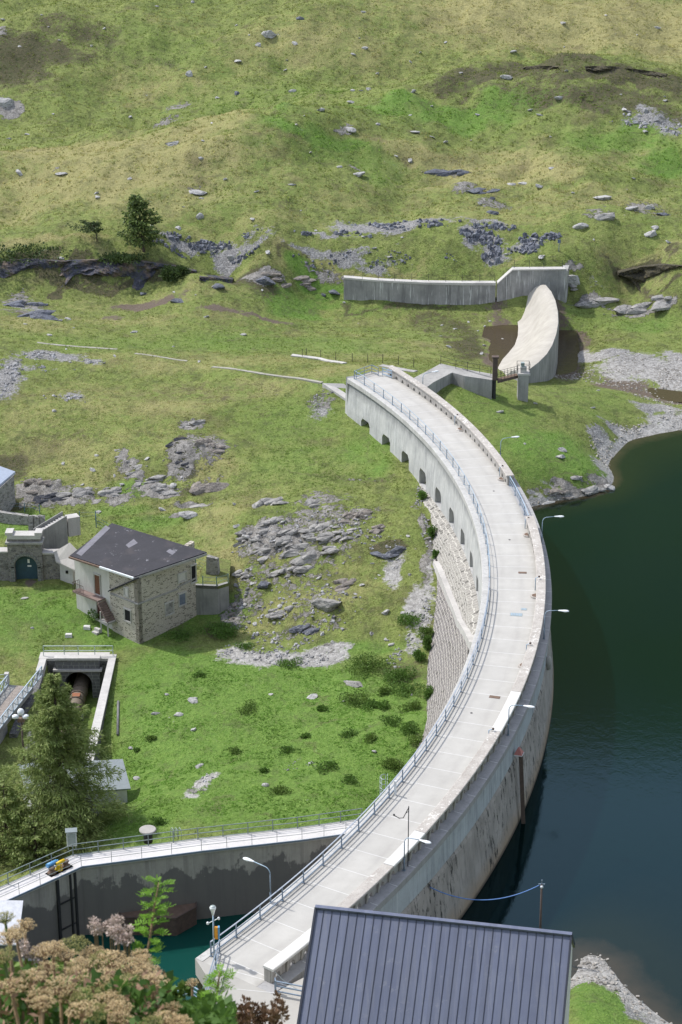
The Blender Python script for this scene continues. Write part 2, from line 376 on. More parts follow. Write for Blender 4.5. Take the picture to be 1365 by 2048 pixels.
def concrete(name, c, c2, streak=.5, sc=1.0, white=0.0, dark=None, line=None, lw=.5, dens=.5, rough=.9, stainc=(.05,.05,.055)):
    "weathered concrete: c base, c2 blotches, streak = vertical dirt runs, line = height of an old water mark below which the wall is dark"
    s = NT(name); p = s.pos()
    col = s.mix(s.ramp(s.noise(p, .45 * sc, 5, .65), .35, .65), c, c2)
    col = s.mix(s.ramp(s.noise(p, 7 * sc, 6, .7), .3, .75, 0, .5), col, tuple(x * .62 for x in c))
    col = s.mix(s.math('MULTIPLY', s.ramp(s.noise(s.pos((1,1,.5), (2,8,3)), .5 * sc, 5, .7), .48, .68), min(1, streak * .8)), col, tuple((x + y) / 2 * .75 for x, y in zip(c, stainc)))
    st = s.noise(s.pos((2.2, 2.2, .12)), 1.0 * sc, 5, .7)
    col = s.mix(s.math('MULTIPLY', s.ramp(st, .5, .72), streak), col, stainc)
    st2 = s.noise(s.pos((3.1, 3.1, .2), (5, 7, 1)), 1.3, 4, .65)
    if white: col = s.mix(s.math('MULTIPLY', s.ramp(st2, .56, .66), white), col, (.72,.72,.7))
    if line is not None:
        z = s.sep(s.n('ShaderNodeNewGeometry').outputs['Position'])[2]
        nz = s.noise(s.pos((.5,.5,.08)), 1, 5, .7); nz2 = s.noise(p, .5, 4, .6)
        hh = s.math('ADD', line - .9 * lw * 2.2, s.math('MULTIPLY', s.math('ADD', nz, nz2), lw * 2.2))
        f = s.ramp(s.math('SUBTRACT', hh, z), -.12, .22)
        col = s.mix(s.math('MULTIPLY', f, dens), col, dark)
    h = s.noise(p, 9, 6, .7)
    return s.done(col, rough, nrm=s.bump(h, .35, .03))
def masonry(name, c, c2, mortar, bw=.5, bh=.22, ms=.03, rough=.9, bumpk=.6, dist=.12, dk=.45, rot=0):
    s = NT(name); uv = s.pos(src='uv', rot=(0, 0, rot)); p = s.pos()
    nv = s.n('ShaderNodeTexNoise'); s.set(nv.inputs['Vector'], p); nv.inputs['Scale'].default_value = 1.6; nv.inputs['Detail'].default_value = 3
    v1 = s.n('ShaderNodeVectorMath', operation='SUBTRACT'); s.set(v1.inputs[0], nv.outputs['Color']); v1.inputs[1].default_value = (.5,.5,.5)
    v2 = s.n('ShaderNodeVectorMath', operation='MULTIPLY_ADD'); s.set(v2.inputs[0], v1.outputs[0]); v2.inputs[1].default_value = (dist * 2.4,) * 3; s.set(v2.inputs[2], uv)
    b = s.n('ShaderNodeTexBrick'); s.set(b.inputs['Vector'], v2.outputs[0]); b.inputs['Scale'].default_value = 1
    b.inputs['Brick Width'].default_value = bw; b.inputs['Row Height'].default_value = bh; b.inputs['Mortar Size'].default_value = ms; b.inputs['Mortar Smooth'].default_value = .3
    b.inputs['Color1'].default_value = (0,0,0,1); b.inputs['Color2'].default_value = (1,1,1,1); b.inputs['Mortar'].default_value = (.5,.5,.5,1); b.offset = .43; b.squash = .7; b.squash_frequency = 3
    t = s.ramp(b.outputs[0], 0, 1)
    n1 = s.noise(p, 3.1, 4, .6)
    col = s.mix(s.ramp(n1, .3, .7), c, c2)
    col = s.mix(s.ramp(t, .1, .9, 0, .75), s.mix(.5, col, c2), col)
    drk = s.ramp(t, .62, .8); drk2 = s.ramp(s.noise(v2.outputs[0], 2.3, 2, .5), .42, .52)
    col = s.mix(s.math('MULTIPLY', s.math('MULTIPLY', drk, drk2), dk * 2, True), col, tuple(x * .16 for x in c))
    col = s.mix(s.ramp(s.noise(p, 14, 4, .7), .35, .7, 0, .45), col, tuple(x * .5 for x in c))
    col = s.mix(b.outputs[1], col, mortar)
    h = s.math('ADD', s.math('MULTIPLY', b.outputs[1], -1), s.math('MULTIPLY', s.noise(p, 8, 4, .6), .7))
    return s.done(col, rough, nrm=s.bump(h, bumpk, .06))
def rubble(name, c, c2, mortar, scale=3, ratio=1.6, dk=.3, mw=.06, bumpk=.7):
    "irregular rubble stonework"
    s = NT(name); p = s.pos(); uv = s.pos((1, ratio, 1), src='uv')
    e = s.vor(uv, scale, 'DISTANCE_TO_EDGE', 0); cc = s.vor(uv, scale, 'F1', 1)
    v = s.sep(cc)[0]
    col = s.mix(v, c, c2)
    col = s.mix(s.math('MULTIPLY', s.ramp(s.sep(cc)[1], .7, .8), dk * 2, True), col, tuple(x * .22 for x in c))
    col = s.mix(s.ramp(s.noise(p, 9, 5, .7), .35, .75, 0, .5), col, tuple(x * .55 for x in c))
    col = s.mix(s.ramp(e, 0, mw, 1, 0), col, mortar)
    h = s.math('ADD', s.ramp(e, 0, .12), s.noise(p, 9, 4, .6))
    return s.done(col, .9, nrm=s.bump(h, bumpk, .06))
def metal(name, c, c2=None, rough=.5, metallic=.0, rust=0.0):
    s = NT(name); p = s.pos(); c2 = c2 or tuple(x * .75 for x in c)
    col = s.mix(s.ramp(s.noise(p, 3, 5, .65), .35, .7), c, c2)
    if rust: col = s.mix(s.math('MULTIPLY', s.ramp(s.noise(p, 2.2, 6, .75), .55, .7), rust), col, (.16,.06,.035))
    return s.done(col, rough, metallic, nrm=s.bump(s.noise(p, 18, 3, .5), .1, .01))
def plain(name, c, rough=.8, var=.3, sc=4, c2=None):
    s = NT(name); p = s.pos(); col = s.mix(s.ramp(s.noise(p, sc, 5, .65), .3, .7), c, c2 or tuple(x * (1 - var) for x in c))
    return s.done(col, rough)
def leafy(name, c, c2, trans=.25, sc=.8, fine=None, rough=.6):
    s = NT(name); p = s.pos()
    col = s.mix(s.ramp(s.noise(p, sc, 3, .6), .3, .7), c, c2)
    col = s.mix(s.ramp(s.noise(p, fine or sc * 9, 2, .6), .35, .7, 0, .6), col, tuple(min(1, x * 1.5) for x in c2))
    s.done(col, rough, spec=.25)
    tr = s.n('ShaderNodeBsdfTranslucent'); s.set(tr.inputs[0], col); mx = s.n('ShaderNodeMixShader'); mx.inputs[0].default_value = trans
    s.t.links.new(s.b.outputs[0], mx.inputs[1]); s.t.links.new(tr.outputs[0], mx.inputs[2]); s.t.links.new(mx.outputs[0], s.out.inputs[0])
    return s.mat
def water(name, deep, shallow, attr=False, wave=1.0, rough=.05, refl=1.0, wsc=1.0):
    s = NT(name); p = s.pos((1, .8, 1))
    col = deep
    if attr:
        a = s.n('ShaderNodeAttribute', attribute_name='depth').outputs['Fac']
        f = s.math('ADD', a, s.math('MULTIPLY', s.math('SUBTRACT', s.noise(s.pos(), .35, 4, .6), .5), .25))
        c1 = s.mix(s.ramp(f, .0, .17), shallow, (.008,.011,.006))
        big = s.ramp(s.noise(s.pos((.6, 1, 1)), .035, 2, .5), .4, .62)
        col = s.mix(s.ramp(f, .25, .85), c1, s.mix(big, deep, (.0005,.0058,.0042)))
    h = s.math('ADD', s.noise(p, 1.1 * wsc, 3, .6, .3), s.math('MULTIPLY', s.noise(p, 4.5 * wsc, 3, .6), .4))
    nr = s.bump(h, .12 * wave, .12)
    s.done(col, 1.0, spec=0)
    g = s.n('ShaderNodeBsdfGlossy'); g.inputs['Roughness'].default_value = rough; s.set(g.inputs['Normal'], nr); g.inputs['Color'].default_value = (*refl, 1) if isinstance(refl, tuple) else (refl, refl, refl, 1)
    fr = s.n('ShaderNodeFresnel'); fr.inputs[0].default_value = 1.33; s.set(fr.inputs['Normal'], nr)
    mx = s.n('ShaderNodeMixShader'); s.set(mx.inputs[0], fr.outputs[0]); s.t.links.new(s.b.outputs[0], mx.inputs[1]); s.t.links.new(g.outputs[0], mx.inputs[2])
    s.t.links.new(mx.outputs[0], s.out.inputs[0]); return s.mat

def deck_mat():
    s = NT('deck_concrete'); p = s.pos(); uv = s.sep(s.pos(src='uv')); u, v = uv[0], uv[1]
    col = s.mix(s.ramp(s.noise(p, .5, 5, .65), .3, .7), (.455,.44,.41), (.37,.355,.33))
    pan = s.n('ShaderNodeTexWhiteNoise', noise_dimensions='1D'); s.set(pan.inputs['W'], s.math('FLOOR', s.math('DIVIDE', s.math('ADD', u, 70.42), 2.534)))
    col = s.mix(s.math('MULTIPLY', pan.outputs[0], .28), col, (.34,.33,.31))
    w = s.math('SUBTRACT', v, R0); 
    for c_ in (1.15, 2.85): col = s.mix(s.math('MULTIPLY', s.ramp(s.math('ABSOLUTE', s.math('SUBTRACT', w, c_)), .05, .38, .22, 0), s.ramp(s.noise(s.pos((.25, 1, 1), src='uv'), 1.2, 4, .6), .35, .65)), col, (.22,.21,.20))
    edge = s.ramp(s.math('ADD', s.math('SUBTRACT', w, 3.75), s.math('MULTIPLY', s.math('SUBTRACT', s.noise(p, 2.0, 5, .7), .5), .9)), 0, .5, 0, .5); col = s.mix(edge, col, (.25,.235,.21))
    edge2 = s.ramp(s.math('ADD', w, s.math('MULTIPLY', s.math('SUBTRACT', s.noise(p, 2.4, 5, .7), .5), .7)), .1, .45, .45, 0); col = s.mix(edge2, col, (.26,.245,.22))
    col = s.mix(s.ramp(s.noise(p, 1.5, 6, .8), .60, .70, 0, .4), col, (.27,.26,.245)); col = s.mix(s.ramp(s.noise(p, 16, 4, .7), .4, .75, 0, .3), col, (.32,.31,.29))
    return s.done(col, .9, nrm=s.bump(s.noise(p, 12, 5, .7), .25, .02))
def wall_mat():
    s = NT('downstream_concrete'); p = s.pos(); z = s.sep(s.n('ShaderNodeNewGeometry').outputs['Position'])[2]
    col = s.mix(s.ramp(s.noise(p, .35, 5, .7), .35, .65), (.47,.465,.45), (.35,.35,.345))
    col = s.mix(s.math('MULTIPLY', s.ramp(s.noise(s.pos((1.4,1.4,.25)), .9, 6, .75), .5, .64), .55), col, (.22,.225,.23))
    col = s.mix(s.math('MULTIPLY', s.ramp(s.noise(s.pos((2.6,2.6,.16), (4,1,0)), 1.2, 5, .75), .54, .66), .6), col, (.62,.62,.61))
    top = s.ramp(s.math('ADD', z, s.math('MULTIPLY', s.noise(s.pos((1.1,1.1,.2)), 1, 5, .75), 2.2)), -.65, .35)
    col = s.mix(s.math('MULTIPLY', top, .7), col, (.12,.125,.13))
    return s.done(col, .92, nrm=s.bump(s.noise(p, 6, 6, .7), .5, .05))
def coping_mat():
    s = NT('old_coping_concrete'); p = s.pos(); col = s.mix(s.ramp(s.noise(p, 1.2, 5, .65), .35, .65), (.44,.41,.375), (.34,.31,.28))
    a = s.ramp(s.noise(p, .28, 3, .6), .44, .6); f = s.ramp(s.noise(p, 3.4, 6, .75), .54, .60); col = s.mix(s.math('MULTIPLY', a, f), col, (.72,.70,.66))
    col = s.mix(s.ramp(s.noise(p, 11, 5, .7), .5, .72, 0, .6), col, (.15,.13,.115)); return s.done(col, .92, nrm=s.bump(s.noise(p, 7, 6, .75), .7, .05))
M = {}
M['deck'] = deck_mat()
M['coping'] = coping_mat()
M['coping_new'] = concrete('new_coping_concrete', (.64,.63,.60), (.56,.55,.52), .05, 1)
M['parapet'] = concrete('parapet_concrete', (.40,.38,.35), (.30,.28,.26), .5, 1.5)
M['ledge'] = concrete('ledge_concrete', (.36,.35,.35), (.30,.30,.30), .25, 1)
M['face_up'] = concrete('upper_face_concrete', (.44,.47,.50), (.36,.38,.40), .5, 1.2, white=.3)
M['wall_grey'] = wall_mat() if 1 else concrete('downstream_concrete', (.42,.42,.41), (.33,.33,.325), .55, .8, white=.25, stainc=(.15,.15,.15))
M['deck_edge'] = concrete('edge_concrete', (.50,.49,.47), (.42,.41,.39), .5, 1.6, stainc=(.12,.12,.12))
M['concrete'] = concrete('plain_concrete', (.38,.37,.35), (.28,.27,.26), .4, 1)
M['concrete_light'] = concrete('light_concrete', (.52,.50,.47), (.42,.40,.38), .2, 1)
M['concrete_dark'] = concrete('dark_concrete', (.20,.20,.195), (.12,.12,.12), .6, 1)
M['basin_wall'] = concrete('basin_concrete', (.50,.475,.43), (.37,.355,.33), .45, .6, dark=(.13,.125,.125), line=-13.1, lw=2.2, dens=.85, white=.08)
M['walk'] = concrete('walkway_concrete', (.60,.58,.57), (.52,.50,.49), .1, .7)
M['spill_wall'] = concrete('spillway_concrete', (.37,.36,.345), (.215,.21,.21), .75, .8, white=.6, stainc=(.07,.07,.07))
M['ogee'] = concrete('chute_concrete', (.45,.42,.37), (.35,.325,.285), .4, 1.3, stainc=(.3,.27,.22))
M['ogee_face'] = concrete('weir_face_concrete', (.30,.295,.28), (.20,.20,.19), .6, .8, white=.2)
def face_low():
    s = NT('lake_face_concrete'); p = s.pos()
    col = s.mix(s.ramp(s.noise(p, .5, 5, .6), .35, .65), (.36,.325,.30), (.26,.235,.215))
    z = s.sep(s.n('ShaderNodeNewGeometry').outputs['Position'])[2]
    col = s.mix(s.ramp(s.math('ADD', z, s.math('MULTIPLY', s.noise(p, .6, 3, .6), 1.2)), -5.6, -7.2), col, (.30,.225,.16))
    col = s.mix(s.ramp(z, -7.6, -7.95), col, (.06,.045,.035))
    hole = s.math('MULTIPLY', s.ramp(s.noise(s.pos((1.6,1.6,.5)), 1.5, 5, .75), .55, .62), s.ramp(s.noise(p, .16, 2, .5), .42, .52))
    col = s.mix(hole, col, (.035,.033,.03))
    col = s.mix(s.math('MULTIPLY', s.ramp(s.noise(s.pos((2,2,.12)), 1.5, 4, .7), .52, .7), .45), col, (.10,.09,.09))
    return s.done(col, .9, nrm=s.bump(s.math('ADD', s.noise(p, 5, 6, .75), s.math('MULTIPLY', hole, -1)), .6, .06))
M['face_low'] = face_low()
M['stone_white'] = masonry('pale_masonry', (.40,.375,.335), (.25,.235,.215), (.46,.435,.39), .55, .30, .04, bumpk=1.2, dist=.2, dk=.45)
M['stone_block'] = masonry('weathered_block_masonry', (.25,.225,.21), (.15,.14,.14), (.42,.39,.35), .72, .36, .04, bumpk=.9, dist=.12, dk=.35, rot=.05)
M['stone_house'] = masonry('house_masonry', (.52,.47,.39), (.38,.34,.285), (.57,.52,.44), .42, .13, .022, bumpk=.7, dist=.16, dk=.75)
M['stone_gate'] = rubble('grey_rubble_masonry', (.27,.25,.235), (.17,.165,.165), (.30,.285,.26), 3.2, 1.5, .3)
M['stone_dark'] = rubble('dark_rubble_masonry', (.15,.15,.15), (.085,.085,.09), (.26,.25,.24), 3.4, 1.3, .2, .05)
M['stone_portal'] = masonry('dark_block_masonry', (.18,.178,.18), (.11,.11,.115), (.24,.235,.225), .75, .36, .03, dk=.2, dist=.06)
M['stone_light'] = rubble('light_rubble_masonry', (.36,.345,.32), (.24,.235,.225), (.38,.36,.33), 3, 1.5, .3)
M['plaster'] = concrete('pale_render', (.62,.60,.56), (.52,.50,.46), .35, 1.2, stainc=(.28,.26,.23))
M['white_wall'] = concrete('white_render', (.74,.73,.74), (.68,.67,.68), .12, .6)
M['blue'] = metal('blue_grey_paint', (.20,.255,.32), (.15,.19,.25), .45)
M['blue_pale'] = metal('pale_blue_paint', (.33,.43,.53), (.26,.34,.43), .45)
M['rail_top'] = metal('worn_handrail_paint', (.33,.36,.41), (.26,.29,.34), .4, rust=.5)
M['galv'] = metal('galvanised_steel', (.36,.41,.41), (.27,.31,.31), .45, .3)
M['grey_rail'] = metal('grey_green_steel', (.22,.27,.27), (.17,.20,.20), .5, .2)
M['white_metal'] = metal('white_enamel', (.72,.74,.76), (.62,.64,.66), .35)
M['rust'] = metal('rusty_iron', (.17,.115,.085), (.11,.075,.056), .85)
M['rust_dark'] = metal('dark_rusty_iron', (.115,.083,.070), (.07,.052,.046), .85)
M['iron'] = metal('dark_iron', (.035,.036,.04), (.022,.023,.026), .6)
M['dark'] = plain('shadowed_interior', (.012,.012,.013), .95)
M['cap_red'] = metal('faded_red_paint', (.46,.19,.17), (.36,.13,.12), .6)
M['yellow'] = metal('yellow_paint', (.75,.52,.02), (.62,.40,.02), .4)
M['orange'] = metal('orange_paint', (.75,.33,.03), (.6,.25,.02), .4)
M['sky_blue'] = metal('bright_blue_paint', (.12,.34,.60), (.09,.26,.5), .4)
M['cable_blue'] = metal('blue_cable_sheath', (.10,.22,.52), (.08,.18,.42), .5)
M['cable_dark'] = metal('dark_cable', (.03,.03,.035), None, .6)
M['wood'] = plain('brown_shutter_wood', (.17,.075,.04), .75, .45, 7)
M['door_blue'] = metal('dark_blue_door_paint', (.035,.075,.105), (.028,.06,.085), .5)
M['door_red'] = plain('dark_red_door_wood', (.075,.022,.022), .7, .3)
M['paper'] = plain('white_notice', (.7,.7,.7), .7, .1)
M['glass'] = metal('window_glass', (.16,.19,.24), (.11,.13,.17), .15)
M['joint'] = plain('pale_joint_filler', (.60,.595,.58), .8, .15)
def seam_roof():
    s = NT('standing_seam_sheet'); p = s.pos(); pl = s.pos((.25, 1.3, 1), rot=(0,0,.19)); cx = s.sep(s.pos(rot=(0,0,.1902)))[0]
    pan = s.n('ShaderNodeTexWhiteNoise', noise_dimensions='1D'); s.set(pan.inputs['W'], s.math('FLOOR', s.math('DIVIDE', s.math('ADD', cx, PAN_OFF), PAN_W)))
    col = s.mix(s.ramp(s.noise(p, .5, 5, .65), .3, .7), (.096,.110,.172), (.130,.147,.215))
    col = s.mix(s.ramp(s.noise(s.pos((3.4, .25, .25), rot=(0,0,.19)), 1.0, 5, .7), .48, .7, 0, .7), col, (.165,.175,.22))
    col = s.mix(s.math('MULTIPLY', pan.outputs[0], .45), col, (.075,.085,.125)); col = s.mix(s.ramp(s.noise(p, 1.1, 6, .8), .58, .68, 0, .5), col, (.19,.195,.23))
    return s.done(col, s.ramp(s.noise(p, 2, 4, .6), .3, .7, .5, .72), .15, nrm=s.bump(s.noise(pl, 1.2, 3, .5), .25, .03), spec=.5)
PAN_OFF, PAN_W = 20.0 - .4, .4905
M['seam_roof'] = seam_roof()
def felt_roof():
    s = NT('dark_roof_felt'); p = s.pos()
    col = s.mix(s.ramp(s.noise(p, .7, 5, .7), .3, .7), (.014,.014,.020), (.026,.025,.033))
    col = s.mix(s.ramp(s.noise(s.pos((1,1,1), (3,1,0)), 1.05, 7, .78), .60, .66), col, (.20,.20,.22))
    col = s.mix(s.ramp(s.noise(s.pos((.5,.5,1), (9,4,2)), .8, 3, .6), .55, .75, 0, .5), col, (.075,.06,.06))
    return s.done(col, .75, nrm=s.bump(s.noise(p, 6, 5, .7), .4, .03))
M['felt_roof'] = felt_roof()
M['felt_patch'] = plain('grey_roof_patch', (.17,.165,.19), .7, .35, 2)
M['roof_blue'] = metal('light_blue_sheet', (.42,.47,.56), (.37,.41,.49), .45)
M['roof_grey'] = metal('grey_green_sheet', (.215,.245,.255), (.17,.195,.205), .55)
M['roof_white'] = metal('pale_corrugated_sheet', (.52,.53,.57), (.40,.41,.44), .5)
M['lime'] = concrete('grey_cement_roof', (.42,.40,.37), (.33,.31,.29), .2, 1)
def rock_mat(name, a, b, lich=.4, dk=(.03,.03,.033)):
    s = NT(name); p = s.pos()
    col = s.mix(s.ramp(s.noise(p, .9, 6, .7), .35, .65), a, b)
    cr = s.noise(s.pos((1,.5,2.2), rot=(.35,.25,.5)), 1.6, 7, .75)
    col = s.mix(s.ramp(cr, .36, .48, .85, 0), col, dk)
    col = s.mix(s.math('MULTIPLY', s.ramp(s.noise(p, 3.2, 5, .7), .54, .64), lich), col, (.50,.49,.46))
    return s.done(col, .92, nrm=s.bump(s.math('ADD', cr, s.noise(p, 6, 6, .75)), .9, .12))
M['rock'] = rock_mat('pale_grey_rock', (.34,.325,.30), (.21,.20,.19))
M['rock_brown'] = rock_mat('brown_grey_rock', (.27,.235,.20), (.16,.14,.125), .3)
M['rock_dark'] = rock_mat('near_black_rock', (.055,.058,.07), (.03,.032,.04), .08)  # near-black rock used for the hollows and the overhung ledge
M['rock_blue'] = rock_mat('blue_grey_slate', (.135,.145,.175), (.085,.09,.11), .25)
M['boulder'] = rock_mat('boulder_stone', (.42,.41,.39), (.29,.285,.28), .5)
def scree_mat(name, a, b):
    s = NT(name); c = s.n('ShaderNodeAttribute', attribute_name='col').outputs['Color']
    k = s.sep(c)[0]; p = s.pos()
    col = s.mix(k, a, b); col = s.mix(s.ramp(s.noise(p, 6, 3, .6), .35, .7, 0, .5), col, tuple(x * .6 for x in a))
    return s.done(col, .92)
M['scree'] = scree_mat('dark_scree', (.075,.08,.10), (.24,.25,.28))
M['scree_light'] = scree_mat('pale_scree', (.17,.165,.165), (.46,.455,.46))
M['shingle'] = scree_mat('shore_shingle', (.22,.20,.175), (.50,.47,.43))
# foliage
M['needle'] = leafy('larch_needles', (.115,.17,.045), (.195,.25,.075), .3, .5, 3)
M['needle_light'] = leafy('light_larch_needles', (.17,.22,.065), (.26,.30,.11), .35, .5, 3)
M['needle_dark'] = leafy('dark_conifer_needles', (.030,.055,.018), (.060,.088,.028), .2, .5, 3)
M['shrub'] = leafy('dark_shrub_leaves', (.070,.130,.026), (.125,.19,.040), .2, .8, 4)
M['shrub_light'] = leafy('nettle_leaves', (.06,.12,.022), (.10,.18,.034), .25, .8, 4)
M['bark'] = plain('larch_bark', (.085,.065,.05), .9, .5, 3)
M['rowan'] = leafy('rowan_leaves', (.115,.24,.022), (.17,.32,.035), .45, 3, 12, .5)
M['stem_green'] = plain('green_stem', (.12,.17,.05), .7)
M['stem_dry'] = plain('dry_stem', (.30,.20,.11), .8, .4, 5)
M['umbel'] = leafy('dry_umbel_seeds', (.42,.32,.18), (.62,.49,.30), .2, 4, 30, .8)
M['umbel_green'] = leafy('ripening_umbel_seeds', (.23,.235,.085), (.36,.34,.15), .25, 4, 30, .8)
M['bloom_pink'] = leafy('faded_pink_blossom', (.30,.225,.20), (.52,.43,.38), .25, 5, 30, .8)
M['leaf_fg'] = leafy('meadow_leaves', (.035,.085,.018), (.085,.16,.03), .35, 1.5, 9)
M['seed_brown'] = leafy('brown_seed_heads', (.12,.07,.045), (.22,.14,.09), .15, 4, 20, .8)

# terrain: what grows or lies where is stored on the ground's own vertices
def terrain_mat():
    s = NT('alpine_ground'); p = s.pos()
    A = s.sep(s.n('ShaderNodeAttribute', attribute_name='ma').outputs['Color']); B = s.sep(s.n('ShaderNodeAttribute', attribute_name='mb').outputs['Color'])
    z = s.sep(s.n('ShaderNodeNewGeometry').outputs['Position'])[2]
    rock, grav, dry = A[0], A[1], A[2]; lush, mud, dark = B[0], B[1], B[2]
    nL = s.noise(p, .045, 5, .6); nM = s.noise(p, .28, 5, .65); nS = s.noise(p, 1.7, 5, .7); nF = s.noise(s.pos((1,1,1)), 7, 3, .6)
    g1 = s.mix(s.ramp(nM, .34, .66), (0.146,0.213,0.044), (0.232,0.275,0.071))
    g1 = s.mix(s.ramp(nL, .35, .68), g1, s.mix(s.ramp(nS, .3, .7), (0.171,0.226,0.051), (0.287,0.293,0.100)))
    g1 = s.mix(s.math('MULTIPLY', s.ramp(s.noise(s.pos((1,.75,1), (11,3,0)), .75, 6, .78), .49, .60), .8), g1, (0.098,0.120,0.034))
    g1 = s.mix(s.math('MULTIPLY', s.ramp(s.noise(s.pos((1,.8,1), (1,33,0)), 1.3, 6, .8), .55, .66), .55), g1, (0.354,0.366,0.134))
    tan = s.mix(s.ramp(nS, .3, .7), (0.409,0.366,0.165), (0.262,0.244,0.091))
    brn = s.mix(s.ramp(nM, .3, .7), (0.159,0.128,0.067), (0.104,0.085,0.049))
    dd = s.ramp(s.math('ADD', dry, s.math('MULTIPLY', s.math('SUBTRACT', s.math('ADD', nM, nS), 1.0), .9)), .22, .70)
    col = s.mix(dd, g1, tan)
    col = s.mix(s.math('MULTIPLY', s.ramp(s.noise(s.pos(loc=(31,7,0)), .16, 5, .65), .55, .68), .6), col, brn)
    lu = s.mix(s.ramp(nS, .3, .7), (0.104,0.201,0.032), (0.177,0.287,0.051))
    col = s.mix(s.ramp(s.math('ADD', lush, s.math('MULTIPLY', s.math('SUBTRACT', nM, .5), .9)), .25, .75), col, lu)
    tz = s.math('ADD', s.math('MULTIPLY', z, 7.5), s.math('MULTIPLY', s.noise(s.pos((1,1,.3)), .12, 4, .6), 34)); tl = s.math('MULTIPLY', s.ramp(s.math('SINE', tz), .72, .98), s.ramp(s.noise(p, .22, 4, .65), .48, .62))
    col = s.mix(s.math('MULTIPLY', tl, .5), col, (0.122,0.116,0.055))
    col = s.mix(s.ramp(nF, .36, .60, .60, 0), col, s.mix(.5, (0.043,0.055,0.017), col))
    col = s.mix(s.ramp(nF, .56, .74, 0, .35), col, (0.342,0.329,0.146))
    dk = s.mix(s.ramp(nS, .35, .65), (0.055,0.061,0.027), (0.116,0.100,0.055))
    col = s.mix(s.ramp(s.math('ADD', dark, s.math('MULTIPLY', s.math('SUBTRACT', s.math('ADD', nM, nS), 1), 1.0)), .30, .62), col, dk)
    lum = s.n('ShaderNodeHueSaturation'); lum.inputs['Saturation'].default_value = 0.98; lum.inputs['Value'].default_value = .93; s.set(lum.inputs['Color'], col); col = lum.outputs[0]
    col = s.mix(s.math('MULTIPLY', s.ramp(s.noise(s.pos((1,.7,1), (5,9,0)), .42, 7, .8), .52, .64), .5), col, (.075,.085,.035))
    # bare things
    cells = s.vor(p, 3.2, 'F1', 1); cv = s.sep(cells)[0]; edge = s.ramp(s.vor(p, 3.2, 'DISTANCE_TO_EDGE'), 0, .09, .45, 1)
    cells2 = s.sep(s.vor(p, 7.5, 'F1', 1))[1]
    gv = s.mix(cv, (.15,.145,.145), (.34,.33,.32)); gv = s.mix(.45, gv, s.mix(cells2, (.12,.12,.125), (.44,.43,.41)))
    gv = s.mix(1.0, gv, edge, 'MULTIPLY')
    gv = s.mix(s.ramp(z, -6.7, -7.2, 0, .55), gv, s.mix(cv, (.30,.285,.26), (.52,.50,.47)))
    md = s.mix(nS, (.105,.080,.060), (.155,.125,.10))
    pk = s.noise(s.pos((1,.55,2.0), rot=(.3,.2,.55)), 1.3, 7, .75)
    rk = s.mix(s.ramp(pk, .38, .62), (.15,.142,.13), (.33,.31,.285)); rk = s.mix(s.ramp(nF, .3, .5, .6, 0), rk, (.07,.066,.06))
    rk = s.mix(s.math('MULTIPLY', s.ramp(s.noise(p, 2.6, 6, .7), .56, .66), .6), rk, (.46,.44,.41))
    f_m = s.ramp(s.math('ADD', mud, s.math('MULTIPLY', s.math('SUBTRACT', s.math('ADD', nS, nM), 1.0), 1.4)), .45, .75)
    col = s.mix(f_m, col, md)
    f_g = s.ramp(s.math('ADD', grav, s.math('MULTIPLY', s.math('SUBTRACT', s.math('ADD', nS, nM), 1), 1.5)), .40, .62)
    col = s.mix(f_g, col, gv)
    f_r = s.ramp(s.math('ADD', rock, s.math('MULTIPLY', s.math('SUBTRACT', s.math('ADD', nS, s.noise(p, .9, 5, .7)), 1), 1.15)), .44, .52)
    col = s.mix(f_r, col, rk)
    wet = s.ramp(z, -7.55, -8.05); 
    h = s.math('ADD', s.math('MULTIPLY', nF, .5), s.math('ADD', nS, s.math('MULTIPLY', pk, f_r)))
    return s.done(col, .95, nrm=s.bump(h, .9, .34), spec=.2)
M['ground'] = terrain_mat()
def tuft_mat():
    s = NT('grass_blades'); c = s.n('ShaderNodeAttribute', attribute_name='col').outputs['Color']
    s.done(c, .7, spec=.2); tr = s.n('ShaderNodeBsdfTranslucent'); s.set(tr.inputs[0], c); mx = s.n('ShaderNodeMixShader'); mx.inputs[0].default_value = .5
    s.t.links.new(s.b.outputs[0], mx.inputs[1]); s.t.links.new(tr.outputs[0], mx.inputs[2]); s.t.links.new(mx.outputs[0], s.out.inputs[0]); return s.mat
M['tuft'] = tuft_mat()
M['lake'] = water('lake_water', (.0006,.0050,.0064), (.045,.034,.020), True, .45, .07, (.60,.92,1.0))
M['basin_water'] = water('basin_water', (.006,.050,.041), (0,0,0), False, .5, .04, .8)
M['pool_water'] = water('stream_water', (.060,.046,.028), (0,0,0), False, 1.2, .15, .7)
M['seam_dark'] = metal('dark_seam_paint', (.028,.032,.048), (.022,.026,.04), .5)
M['sky_dark'] = metal('dark_blue_board', (.07,.11,.22), None, .5)
M['path'] = concrete('worn_path_slabs', (.36,.345,.30), (.26,.25,.2), .2, 2)
M['rust_floor'] = metal('weathered_brown_boards', (.22,.16,.14), (.14,.10,.09), .9)
M['concrete_mid'] = concrete('grey_retaining_concrete', (.30,.295,.28), (.21,.21,.205), .55, 1.2, stainc=(.09,.09,.09))
M['blue_teal'] = metal('teal_fence_paint', (.13,.22,.25), None, .5)
M['galv_light'] = metal('pale_galvanised_steel', (.46,.55,.50), (.38,.45,.42), .4, .1)
M['stone_gate2'] = masonry('dressed_arch_stones', (.22,.225,.215), (.16,.165,.16), (.28,.27,.25), .34, .34, .02, dk=.1, dist=.02)
M['pipe'] = metal('brown_pipe_steel', (.19,.15,.11), (.14,.12,.095), .75, rust=.4)
